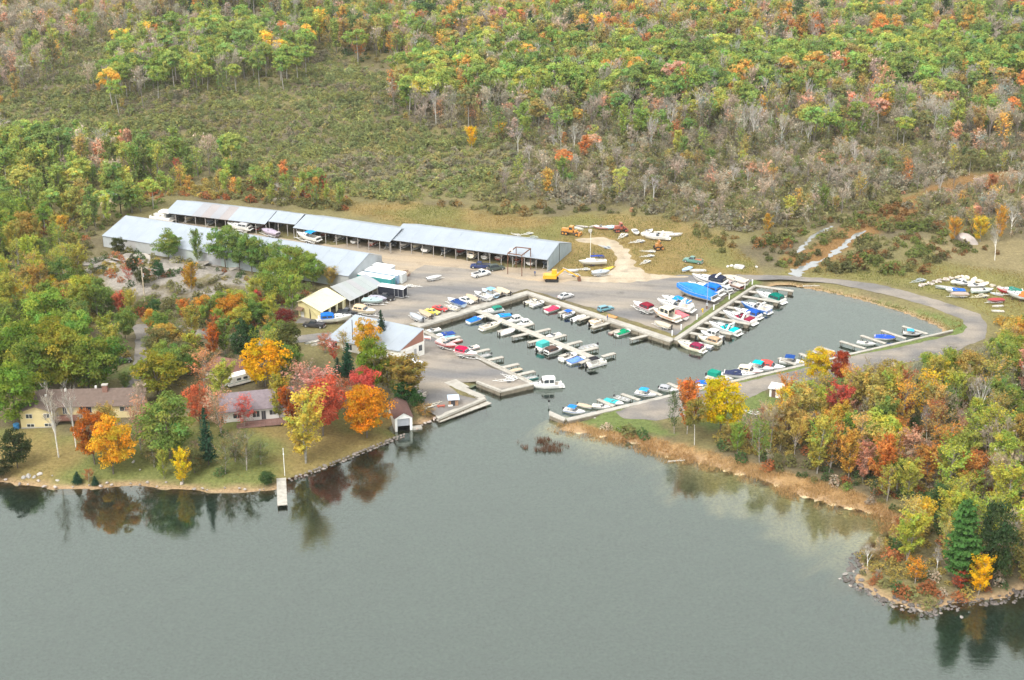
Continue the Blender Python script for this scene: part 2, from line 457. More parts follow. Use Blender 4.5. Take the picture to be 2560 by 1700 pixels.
# ---------------------------------------------------------------- water
m, n, out = new_mat('water')
L = n.links.new
tc = n.nodes.new('ShaderNodeTexCoord')
mp = n.nodes.new('ShaderNodeMapping'); mp.inputs['Scale'].default_value = (.55, 1.3, 1)
L(tc.outputs['Object'], mp.inputs['Vector'])
mpb = n.nodes.new('ShaderNodeMapping'); mpb.inputs['Scale'].default_value = (.45, 1.5, 1); mpb.inputs['Rotation'].default_value = (0, 0, R(18))
L(tc.outputs['Object'], mpb.inputs['Vector'])
nz = n.nodes.new('ShaderNodeTexNoise'); nz.inputs['Scale'].default_value = .9; nz.inputs['Detail'].default_value = 3
L(mp.outputs[0], nz.inputs['Vector'])
big = n.nodes.new('ShaderNodeTexNoise'); big.inputs['Scale'].default_value = .03; big.inputs['Detail'].default_value = 3
L(mpb.outputs[0], big.inputs['Vector'])
bs = n.nodes.new('ShaderNodeMapRange'); bs.inputs[1].default_value = .35; bs.inputs[2].default_value = .65; bs.inputs[3].default_value = .008; bs.inputs[4].default_value = .085
L(big.outputs['Fac'], bs.inputs[0])
bp = n.nodes.new('ShaderNodeBump'); bp.inputs['Distance'].default_value = .35
L(bs.outputs[0], bp.inputs['Strength']); L(nz.outputs['Fac'], bp.inputs['Height'])
gl = n.nodes.new('ShaderNodeBsdfGlossy'); rr_ = n.nodes.new('ShaderNodeMapRange'); rr_.inputs[1].default_value = .38; rr_.inputs[2].default_value = .62; rr_.inputs[3].default_value = .045; rr_.inputs[4].default_value = .14
L(big.outputs['Fac'], rr_.inputs[0]); L(rr_.outputs[0], gl.inputs['Roughness']); gl.inputs['Color'].default_value = (.90, .97, .915, 1)
L(bp.outputs[0], gl.inputs['Normal'])
tr = n.nodes.new('ShaderNodeBsdfTransparent'); tr.inputs['Color'].default_value = (.90, .945, .885, 1)
fr = n.nodes.new('ShaderNodeFresnel'); fr.inputs['IOR'].default_value = 2.35
L(bp.outputs[0], fr.inputs['Normal'])
ms = n.nodes.new('ShaderNodeMixShader')
L(fr.outputs[0], ms.inputs[0]); L(tr.outputs[0], ms.inputs[1]); L(gl.outputs[0], ms.inputs[2]); L(ms.outputs[0], out.inputs[0])
MATS['water'] = m
wm = MB().add([(-7000, -3000, 0), (7000, -3000, 0), (7000, 500, 0), (-7000, 500, 0)], [(0, 1, 2, 3)])
struct(obj('water', wm, 'water'))

# ---------------------------------------------------------------- gravel, sand and track sheets
def ragged(pts, amp, step=1.2, seed=0):
    out = []
    n_ = len(pts)
    for i in range(n_):
        a_, b_ = Vector(pts[i]), Vector(pts[(i + 1) % n_])
        k = max(1, int((b_ - a_).length / step))
        nrm = (b_ - a_).normalized(); nrm = Vector((-nrm.y, nrm.x))
        for j in range(k):
            q = a_.lerp(b_, j / k)
            q = q + nrm * amp * (2 * float(fbm(np.array([q.x * .35]), np.array([q.y * .35]), seed)[0]) - 1) * 1.6
            out.append((q.x, q.y))
    return out

def sheet_mat(name, c, c2, sc, streak):
    m, n, out = new_mat(name)
    L = n.links.new
    b = n.nodes.new('ShaderNodeBsdfPrincipled'); b.inputs['Roughness'].default_value = .95; b.inputs['Specular IOR Level'].default_value = .12
    tc = n.nodes.new('ShaderNodeTexCoord')
    a1 = n.nodes.new('ShaderNodeTexNoise'); a1.inputs['Scale'].default_value = sc; a1.inputs['Detail'].default_value = 7
    mp = n.nodes.new('ShaderNodeMapping'); mp.inputs['Rotation'].default_value = (0, 0, streak[2]); mp.inputs['Scale'].default_value = (streak[0], streak[1], 1)
    L(tc.outputs['Object'], mp.inputs[0]); L(mp.outputs[0], a1.inputs['Vector'])
    a2 = n.nodes.new('ShaderNodeTexNoise'); a2.inputs['Scale'].default_value = 2.2; a2.inputs['Detail'].default_value = 8; a2.inputs['Roughness'].default_value = .75
    L(tc.outputs['Object'], a2.inputs['Vector'])
    r1 = n.nodes.new('ShaderNodeMapRange'); r1.inputs[1].default_value = .38; r1.inputs[2].default_value = .62; L(a1.outputs['Fac'], r1.inputs[0])
    mx = n.nodes.new('ShaderNodeMix'); mx.data_type = 'RGBA'; mx.inputs[6].default_value = (*c, 1); mx.inputs[7].default_value = (*c2, 1); L(r1.outputs[0], mx.inputs[0])
    r2 = n.nodes.new('ShaderNodeMapRange'); r2.inputs[1].default_value = .3; r2.inputs[2].default_value = .7; r2.inputs[3].default_value = .82; r2.inputs[4].default_value = 1.18; L(a2.outputs['Fac'], r2.inputs[0])
    m2 = n.nodes.new('ShaderNodeMix'); m2.data_type = 'RGBA'; m2.blend_type = 'MULTIPLY'; m2.inputs[0].default_value = 1
    L(mx.outputs[2], m2.inputs[6]); L(r2.outputs[0], m2.inputs[7])
    # wheel ruts: stretched bands that wander, and darker damp patches
    wv = n.nodes.new('ShaderNodeTexWave'); wv.inputs['Scale'].default_value = .05; wv.inputs['Distortion'].default_value = 26; wv.inputs['Detail'].default_value = 4; wv.inputs['Detail Scale'].default_value = .12; wv.bands_direction = 'Y'
    mw = n.nodes.new('ShaderNodeMapping'); mw.inputs['Rotation'].default_value = (0, 0, streak[2]); L(tc.outputs['Object'], mw.inputs[0]); L(mw.outputs[0], wv.inputs['Vector'])
    rw = n.nodes.new('ShaderNodeMapRange'); rw.inputs[1].default_value = .78; rw.inputs[2].default_value = .97; rw.inputs[3].default_value = 1.0; rw.inputs[4].default_value = .90; L(wv.outputs['Fac'], rw.inputs[0])
    a3 = n.nodes.new('ShaderNodeTexNoise'); a3.inputs['Scale'].default_value = .16; a3.inputs['Detail'].default_value = 9; a3.inputs['Roughness'].default_value = .65; L(tc.outputs['Object'], a3.inputs['Vector'])
    r3 = n.nodes.new('ShaderNodeMapRange'); r3.inputs[1].default_value = .56; r3.inputs[2].default_value = .74; r3.inputs[3].default_value = 1.0; r3.inputs[4].default_value = .60; L(a3.outputs['Fac'], r3.inputs[0])
    mm = n.nodes.new('ShaderNodeMath'); mm.operation = 'MULTIPLY'; L(rw.outputs[0], mm.inputs[0]); L(r3.outputs[0], mm.inputs[1])
    m3 = n.nodes.new('ShaderNodeMix'); m3.data_type = 'RGBA'; m3.blend_type = 'MULTIPLY'; m3.inputs[0].default_value = 1
    L(m2.outputs[2], m3.inputs[6]); L(mm.outputs[0], m3.inputs[7]); L(m3.outputs[2], b.inputs['Base Color']); L(b.outputs[0], out.inputs[0])
    MATS[name] = m
sheet_mat('gravel', (.160, .156, .155), (.30, .262, .215), .055, (.5, 1.8, R(22)))
sheet_mat('roadgravel', (.165, .157, .15), (.26, .23, .195), .12, (1, 1, 0))
sheet_mat('sandlot', (.40, .315, .215), (.32, .27, .21), .07, (.5, 2, R(22)))
sheet_mat('track', (.44, .375, .285), (.36, .295, .21), .15, (2, .6, 0))

def sheet(name, mt, pxs, z, amp, seed):
    pts = [ray(x, y, z) for x, y in pxs]
    q = ragged(pts, amp, 1.2, seed)
    bm = bmesh.new()
    vs = [bm.verts.new((x, y, z)) for x, y in q]
    f = bm.faces.new(vs)
    bmesh.ops.triangulate(bm, faces=[f])
    for f in bm.faces:
        if f.normal.z < 0: f.normal_flip()
    me = bpy.data.meshes.new(name); bm.to_mesh(me); bm.free()
    return struct(obj(name, me, mt))
YARD = [(735, 812), (760, 785), (850, 770), (905, 752), (960, 715), (1005, 690), (1060, 650), (1180, 660), (1290, 690), (1400, 702), (1560, 700), (1700, 688), (1850, 686),
        (1893, 695), (1787, 762), (1690, 838), (1560, 793), (1317, 722), (1180, 766), (1024, 812), (1050, 828), (1120, 864), (1230, 918), (1322, 960), (1245, 976), (1192, 953),
        (1140, 958), (1120, 966), (1150, 985), (1200, 998), (1095, 1040), (1062, 1020), (1035, 970), (1012, 905), (1000, 870), (930, 820), (840, 800), (790, 830), (750, 832)]
SANDLOT = [(400, 545), (560, 570), (700, 595), (830, 612), (900, 605), (960, 617), (1060, 632), (1150, 648), (1250, 667), (1350, 672), (1440, 686), (1480, 694), (1400, 708), (1290, 698), (1180, 672),
           (1060, 662), (1010, 695), (960, 712), (930, 665), (800, 628), (640, 605), (400, 565)]
TRACK = [PX('T', x, y) for x, y in [(250, 1075), (560, 1010), (800, 920), (925, 830), (940, 740), (900, 600), (850, 545), (620, 480), (280, 425), (250, 390), (450, 350), (700, 350), (880, 400), (950, 470), (1150, 560), (1190, 700), (1260, 830), (1400, 920), (1700, 975), (2100, 985), (2100, 1000), (1200, 1080)]]
ROAD = [(1845, 687), (1960, 689), (2087, 697), (2189, 709), (2290, 735), (2392, 765), (2452, 786), (2470, 816), (2464, 846), (2392, 876), (2303, 900), (2133, 936), (1946, 960), (1858, 1003), (1757, 1032), (1640, 1052),
        (1560, 1046), (1540, 1030), (1601, 1008), (1807, 966), (1946, 935), (2123, 891), (2214, 875), (2341, 848), (2404, 831), (2419, 818), (2406, 799), (2328, 768), (2214, 735), (2087, 709), (1960, 699), (1845, 699)]
DRIVE = [(326, 812), (370, 812), (440, 812), (520, 830), (640, 848), (760, 838), (830, 832), (835, 845), (760, 856), (640, 866), (520, 848), (440, 834), (372, 836), (374, 900), (358, 960), (342, 990), (285, 990), (312, 962), (334, 920), (338, 840)]
sheet('gravel_yard', 'gravel', YARD, LZ + .012, .5, 3)
sheet('sandy_yard', 'sandlot', SANDLOT, LZ + .020, .7, 4)
sheet('dirt_track', 'track', TRACK, LZ + .028, 1.3, 5)
sheet('gravel_road', 'roadgravel', ROAD, LZ + .036, .45, 6)
SHEETS_PX = [YARD, SANDLOT, TRACK, ROAD, DRIVE]

def drape(name, mt, pxs, lift):
    """a path that follows sloping ground"""
    pts = [ground('p', x, y) for x, y in pxs]
    q = ragged([(p.x, p.y) for p in pts], .3, 1.5, 8)
    bm = bmesh.new()
    f = bm.faces.new([bm.verts.new((x, y, 0)) for x, y in q])
    bmesh.ops.triangulate(bm, faces=[f])
    bmesh.ops.subdivide_edges(bm, edges=[e for e in bm.edges if e.calc_length() > 3], cuts=4, use_grid_fill=True)
    bmesh.ops.triangulate(bm, faces=bm.faces[:])
    xs = np.array([v.co.x for v in bm.verts]); ys = np.array([v.co.y for v in bm.verts])
    hz = height(xs, ys)
    for v, z in zip(bm.verts, hz): v.co.z = z + lift
    for f in bm.faces:
        if f.normal.z < 0: f.normal_flip()
    me = bpy.data.meshes.new(name); bm.to_mesh(me); bm.free()
    return struct(obj(name, me, mt))
drape('driveway', 'roadgravel', DRIVE, .12)

# stream channels in the marsh
STREAMS = []
def stream(pxs, wds):
    p0_ = [Vector(ray(x, y, LZ)) for x, y in pxs]; pts, w2_ = [], []
    for i in range(len(p0_) - 1):
        for j in range(5):
            pts.append(p0_[i].lerp(p0_[i + 1], j / 5) + Vector((rnd.uniform(-.35, .35), rnd.uniform(-.35, .35)))); w2_.append(wds[i] * (1 - j / 5) + wds[i + 1] * j / 5)
    wds = w2_
    lft, rgt = [], []
    for i, p_ in enumerate(pts):
        d = (pts[min(i + 1, len(pts) - 1)] - pts[max(i - 1, 0)]).normalized(); nn = Vector((-d.y, d.x))
        wv = wds[i]
        lft.append(p_ + nn * wv * rnd.uniform(.35, 1.4)); rgt.append(p_ - nn * wv * rnd.uniform(.35, 1.4))
    vs = [(p_.x, p_.y, 0) for p_ in lft + rgt]
    hz = height([v[0] for v in vs], [v[1] for v in vs])
    zz = max(hz) + .05
    k = len(pts)
    STREAMS.append([(p_.x, p_.y) for p_ in pts])
    return struct(obj('stream', MB().add([(v[0], v[1], zz) for v in vs], [(i + k, i + 1 + k, i + 1, i) for i in range(k - 1)]), 'water2'))
m, n, out = new_mat('water2')
L = n.links.new
b = n.nodes.new('ShaderNodeBsdfPrincipled'); b.inputs['Base Color'].default_value = (.19, .20, .195, 1); b.inputs['Roughness'].default_value = .15; b.inputs['IOR'].default_value = 2.1
b.inputs['Specular IOR Level'].default_value = .9
L(b.outputs[0], out.inputs[0]); MATS['water2'] = m
stream([PX('Q', *p) for p in [(775, 928), (830, 890), (900, 855), (950, 835), (1010, 810), (1060, 775), (1110, 740), (1160, 690), (1210, 655), (1300, 615)]], [1.6, 2.1, 1.7, .5, .5, 1.4, 1.2, .7, .8, .3])
stream([PX('Q', *p) for p in [(800, 772), (835, 740), (870, 705), (900, 670), (950, 635), (1000, 615), (1060, 585)]], [.7, .9, .5, .8, .35, .8, .4])

# ---------------------------------------------------------------- dock walls, piers and finger docks
def world_part(name, mb, mt, root, color=None):
    """mesh given in world coordinates, made local to an unrotated root"""
    l = root.location
    mb.v = [(x - l.x, y - l.y, z - l.z) for x, y, z in mb.v]
    return obj(name, mb, mt, root, color)

def wall(label, pts, zt=1.1, zb=-2.5, kerb=True, inset=.15):
    """dock wall: pts = top outline in photo points (water side first pair, land side second pair)"""
    P = [at(c_, x, y, zt) for c_, x, y in pts]
    ctr = sum(P, Vector()) / len(P); ctr.z = 0
    t = thing('dock_wall', label, 'dock wall', ctr)
    pl = [(p_.x, p_.y) for p_ in P]
    cx, cy = ctr.x, ctr.y
    world_part('cap', MB().prism(pl, zt - .22, zt), 'concrete', t)
    inn = []
    for x, y in pl:
        d = Vector((cx - x, cy - y)).normalized() * inset
        inn.append((x + d.x, y + d.y))
    world_part('cribbing', MB().prism(inn, zb, zt - .22), 'cribwood', t)
    a_, b_ = P[0], P[1]
    if kerb:
        d = (b_ - a_).normalized(); nn = Vector((-d.y, d.x, 0))
        if nn.dot(ctr - a_) < 0: nn = -nn
        k = MB()
        q = [a_ + nn * .1, b_ + nn * .1, b_ + nn * .35, a_ + nn * .35]
        k.prism([(p_.x, p_.y) for p_ in q], zt, zt + .22)
        world_part('kerb_beam', k, 'dockwood', t)
        ln = (b_ - a_).length; nb = max(2, int(ln / 4))
        for i in range(nb):
            p_ = a_.lerp(b_, (i + .5) / nb) - nn * .06
            world_part('fender_post', MB().box(p_.x - .1, p_.x + .1, p_.y - .1, p_.y + .1, -1.8, zt - .25), 'postwood', t)
    return t
wall('long concrete dock wall beside the row of parked cars and trailered boats', [('C', 205, 545), ('C', 1262, 222), ('C', 1250, 183), ('C', 92, 510)])
wall('concrete dock wall at the edge of the yard where the silver car is parked', [('C', 1262, 224), ('D', 690, 805), ('D', 735, 772), ('C', 1252, 183)], 1.1)
wall('concrete dock wall along the gravel in front of the white workshop', [('C', 255, 572), ('C', 1312, 1085), ('C', 1268, 1095), ('C', 228, 590)], 1.0)
wall('broad concrete pier with many fingers beside a strip of grass', [('D', 770, 790), ('D', 1535, 258), ('D', 1510, 246), ('D', 712, 778)], 1.1)
wall('concrete wall end beside the launching ramp with two white trailers', [('C', 745, 1085), ('C', 985, 1180), ('C', 1010, 1160), ('C', 765, 1068)], 1.05)
wall('short concrete wall in front of the big white cruiser', [('C', 985, 1180), ('C', 1320, 1105), ('C', 1290, 1088), ('C', 1000, 1158)], 1.06, kerb=False)
wall('timber faced fuel dock wall beside the little shack', [('J', 1675, 500), ('J', 2080, 330), ('J', 2055, 302), ('J', 1650, 470)], 1.0)
wall('long concrete dock wall along the road with boats moored stern out', [('F', 190, 488), ('E', 1660, 880), ('E', 1665, 892), ('F', 205, 508)], 1.0, kerb=False)
wall('timber crib end of the long dock beside the channel', [('F', 70, 432), ('F', 190, 486), ('F', 178, 508), ('F', 66, 462)], 1.02, kerb=False)

# launching ramp slabs
rt = thing('launching_ramp', 'pale concrete launching ramp slabs running down to the water', 'ramp', ground('J', 1900, 220))
def slab_on(c_, pts, z0, z1, zlast=None):
    P = [at(c_, x, y, z1) for x, y in pts]
    return MB().prism([(p_.x, p_.y) for p_ in P], z0, z1)
world_part('slab', slab_on('J', [(1720, 190), (1820, 160), (1935, 225), (1840, 245)], .6, 1.06), 'concrete', rt)
world_part('slab', slab_on('J', [(1800, 232), (1880, 222), (2070, 300), (2020, 318)], .6, 1.05), 'concrete', rt)

fd_n = 0
def finger(label, a, b, width=1.15, zt=.85, posts=((.12,), (.62,), (.97,)), group='finger docks', crib=False, name='finger_dock'):
    A_ = at(a[0], a[1], a[2], zt); B_ = at(b[0], b[1], b[2], zt)
    d = B_ - A_; Ln = d.length; rz = math.atan2(d.y, d.x)
    t = thing(name, label, 'dock', (A_.x, A_.y, 0), rz, group)
    hw = width / 2
    obj('deck', MB().box(0, Ln, -hw, hw, zt - .14, zt), 'dockwood', t)
    for s in (-1, 1):
        obj('stringer', MB().box(.02, Ln - .02, s * (hw - .1) - .05, s * (hw - .1) + .05, zt - .26, zt - .14), 'cribwood', t)
    for u in posts:
        x = u[0] * Ln
        if crib:
            obj('crib', MB().box(x - .8, x + .5, -hw - .15, hw + .15, -2.6, zt - .37, .1, .1), 'cribwood', t)
        else:
            for s in (-1, 1):
                y = s * (hw - .12)
                obj('post', MB().tube((x, y, -2.6), (x, y, zt - .15), .075, n=6), 'postwood', t)
    return t
# centre dock
finger('long straight walkway dock crossing the middle of the basin', ('C', 712, 358), ('C', 1893, 838), 2.0, .95, tuple((k / 12 + .04,) for k in range(12)), 'walkway docks', name='walkway_dock')
for i, (a, b, nt_) in enumerate([((965, 585), (1128, 545), 'right of the white cruiser'), ((1108, 635), (1275, 598), 'with nothing moored to it on the workshop side'), ((1262, 692), (1400, 660), 'touching the teal canopy pontoon boat'), ((1575, 828), (1660, 800), 'beside the open white boat'),
                           ((1770, 893), (1880, 848), 'between the pale blue cover and the black canopy')]):
    finger('pale finger dock off the middle walkway ' + nt_, ('C', *b), ('C', *a))
for i, (a, b, nt_) in enumerate([((1195, 535), (1315, 505), 'below two white hardtop boats'), ((1300, 600), (1475, 556), 'standing empty on the yard side'), ((1490, 655), (1632, 615), 'below an open white boat'),
                           ((1605, 722), (1785, 678), 'empty between two boats'), ((1785, 775), (1945, 740), 'below the boat with a white engine'), ((1990, 828), (2115, 795), 'at its far end past the black canopy'), ((820, 440), (890, 420), 'at its start below the green canopy')]):
    finger('pale finger dock off the middle walkway ' + nt_, ('C', *a), ('C', *b))
for a, b, nt_ in [((455, 655), (590, 632), 'beside the small red craft'), ((725, 790), (880, 756), 'above the aluminium boat'), ((860, 865), (1015, 832), 'with no boat on either side'), ((1010, 935), (1168, 902), 'above the tan covered skiff'), ((1155, 1010), (1325, 972), 'above the teal skiff')]:
    finger('pale finger dock on the workshop side ' + nt_, ('C', *a), ('C', *b))
for a, b, nt_ in [((1500, 330), (1415, 352), 'left of the red cover'), ((1650, 372), (1565, 402), 'left of the blue bimini'), ((1890, 425), (1755, 470), 'right of the white covered boat'), ((2078, 490), (1890, 545), 'below the tan pontoon boat'), ((2180, 575), (2110, 595), 'left of the green cover')]:
    finger('pale finger dock on the yard wall ' + nt_, ('C', *a), ('C', *b))
finger('pale finger dock on the yard wall standing empty past the green cover', ('D', 497, 728), ('D', 302, 778))
for i, (a, b, nt_) in enumerate([((1525, 250), (1905, 303), 'outermost with a boxy crib at its tip'), ((1455, 303), (1835, 358), 'above the cruiser with the green canopy'), ((1382, 350), (1765, 412), 'below the cruiser with the green canopy'), ((1308, 400), (1500, 432), 'above the blue hulled boat'),
                           ((1232, 455), (1430, 490), 'above the navy canopy boat'), ((1152, 505), (1350, 540), 'above the maroon trimmed cruiser'), ((1075, 555), (1475, 628), 'below the maroon trimmed cruiser'), ((990, 605), (1200, 640), 'above the turquoise covered cruiser'),
                           ((912, 655), (1300, 728), 'below the turquoise covered cruiser'), ((832, 702), (1010, 738), 'above the small hardtop'), ((762, 782), (880, 800), 'nearest the corner of the yard wall')]):
    finger('pale finger dock on the grassy pier ' + nt_, ('D', *a), ('D', *b), 1.3, 1.0, ((.55,), (.93,)), 'pier fingers', True)
for a, b, nt_ in [(('F', 545, 398), ('F', 428, 346), 'beside the brown trimmed runabout'), (('F', 735, 352), ('F', 603, 306), 'beside the small white skiff'), (('F', 898, 318), ('F', 770, 268), 'right of the pale blue bimini'), (('F', 1045, 272), ('F', 945, 226), 'right of the grey canvas boat'),
                  (('F', 1890, 92), ('F', 1762, 42), 'left of the navy canopy boat'), (('F', 2000, 45), ('F', 1918, 8), 'partly behind the yellow tree'), (('E', 500, 1098), ('E', 340, 1047), 'above the brown raft'), (('E', 800, 1066), ('E', 553, 992), 'standing empty by the green runabout'),
                  (('E', 1000, 1016), ('E', 758, 936), 'right of the green runabout'), (('E', 1198, 966), ('E', 962, 886), 'right of the royal blue cover'), (('E', 1412, 922), ('E', 1168, 845), 'last one before the reedy bank')]:
    finger('narrow finger dock on the road side ' + nt_, a, b, 1.0, .9, ((.45,), (.95,)), 'road side fingers')
# floating dock below the fuel dock, with ladder
finger('long floating dock with white edge below the fuel dock', ('J', 1672, 512), ('J', 2105, 355), 1.4, .45, ((.1,), (.5,), (.9,)), 'floating docks')
# lawn dock
fdk = finger('grey plank dock reaching out from the lawn beside the flagpole', ('p', 703, 1195), ('p', 706, 1262), 1.9, .7, ((.3,), (.95,)), 'shore docks')

# ---------------------------------------------------------------- buildings
def roof_panels(parent, e0, e1, r0, r1, mt, colors, wp=3.0, th=.08, lift=0):
    """roof slope from eave line e0-e1 to ridge line r0-r1 laid in separate sheets"""
    L_ = (e1 - e0).length; k = max(1, round(L_ / wp))
    for i in range(k):
        u0, u1 = i / k, (i + 1) / k
        g = .012 / max(L_, 1)
        a_, b_ = e0.lerp(e1, u0 + g), e0.lerp(e1, u1 - g)
        c_, d_ = r0.lerp(r1, u1 - g), r0.lerp(r1, u0 + g)
        up = Vector((0, 0, th + (.012 if i % 2 else 0) + lift))
        mb = MB().add([a_, b_, c_, d_, a_ + up, b_ + up, c_ + up, d_ + up], [(0, 3, 2, 1), (4, 5, 6, 7), (0, 1, 5, 4), (1, 2, 6, 5), (2, 3, 7, 6), (3, 0, 4, 7)])
        cc = colors(i, k) if callable(colors) else colors
        world_part('roof_panel', mb, mt, parent, cc)

def quadwall(parent, name, pts, mt, color=None, th=.15):
    """upright wall polygon (world points), thickened away from its normal"""
    P = [Vector(p_) for p_ in pts]
    nrm = (P[1] - P[0]).cross(P[2] - P[0]).normalized()
    n_ = len(P)
    vs = P + [p_ - nrm * th for p_ in P]
    fs = [tuple(range(n_)), tuple(range(n_, 2 * n_))[::-1]] + [(i, n_ + i, n_ + (i + 1) % n_, (i + 1) % n_) for i in range(n_)]
    return world_part(name, MB().add(vs, fs), mt, parent, color)

def window(parent, wallp, u, v, w_, h_, frame=(.75, .75, .72), name='window', glass='glass', sub=True):
    """wallp = (origin, along, up, normal) world vectors; a frame standing proud with a pane in it"""
    o, a_, up, nn = wallp
    c0 = o + a_ * u + up * v
    def slab(x0, x1, y0, y1, d0, d1):
        vs = []
        for d in (d0, d1):
            for x, y in ((x0, y0), (x1, y0), (x1, y1), (x0, y1)):
                vs.append(c0 + a_ * x + up * y + nn * d)
        return MB().add(vs, [(0, 3, 2, 1), (4, 5, 6, 7), (0, 1, 5, 4), (1, 2, 6, 5), (2, 3, 7, 6), (3, 0, 4, 7)])
    f_ = slab(0, w_, 0, h_, -.02, .04)
    fr = world_part(name, f_, 'siding', parent, frame)
    if sub:
        g_ = slab(.08, w_ / 2 - .04, .08, h_ - .08, .03, .06); pane = world_part('pane', g_, glass, parent); pane.parent = fr
        g_ = slab(w_ / 2 + .04, w_ - .08, .08, h_ - .08, .03, .06); pane = world_part('pane', g_, glass, parent); pane.parent = fr
    return fr

ROOFC = (.30, .34, .385)
def roofcol(i, k):
    g = rnd.uniform(.975, 1.02); return (ROOFC[0] * g, ROOFC[1] * g, ROOFC[2] * g)

# near (closed) boat shed
def long_shed():
    a_ = at('A', 165, 410, 4.4); b_ = at('A', 1985, 710, 4.4)
    d = (b_ - a_).normalized(); nn = Vector((-d.y, d.x, 0))
    t = thing('storage_shed', 'long metal boat shed with a closed pale grey side behind the row of trees', 'shed', (a_.x, a_.y, LZ))
    ra, rb = a_ + nn * 11, b_ + nn * 11; ra.z = rb.z = 7.5
    ba, bb = a_ + nn * 17.8, b_ + nn * 17.8; ba.z = bb.z = 4.9
    roof_panels(t, a_ - nn * .3, b_ - nn * .3, ra, rb, 'roofmetal', roofcol)
    roof_panels(t, bb + nn * .3, ba + nn * .3, rb, ra, 'roofmetal', roofcol)
    g0, g1 = Vector((0, 0, LZ - .2)), None
    def dn(p_, z): return Vector((p_.x, p_.y, z))
    wc = (.40, .43, .43)
    k = 14
    for i in range(k):
        p0, p1 = a_.lerp(b_, i / k), a_.lerp(b_, (i + 1) / k)
        quadwall(t, 'wall_panel', [dn(p0, .8), dn(p1, .8), dn(p1, 4.38), dn(p0, 4.38)], 'wallmetal', tuple(x * rnd.uniform(.92, 1.06) for x in wc))
    quadwall(t, 'back_wall', [dn(bb, .8), dn(ba, .8), dn(ba, 4.8), dn(bb, 4.8)], 'wallmetal', wc)
    e = d * -.02
    quadwall(t, 'gable_wall', [dn(b_, .8) + e, dn(bb, .8) + e, dn(bb, 4.85) + e, dn(rb, 7.4) + e, dn(b_, 4.3) + e], 'wallmetal', (.36, .39, .41))
    quadwall(t, 'gable_wall', [dn(ba, .8), dn(a_, .8), dn(a_, 4.3), dn(ra, 7.4), dn(ba, 4.85)], 'wallmetal', (.36, .39, .41))
    return t, a_, b_, d, nn
SHED1 = long_shed()

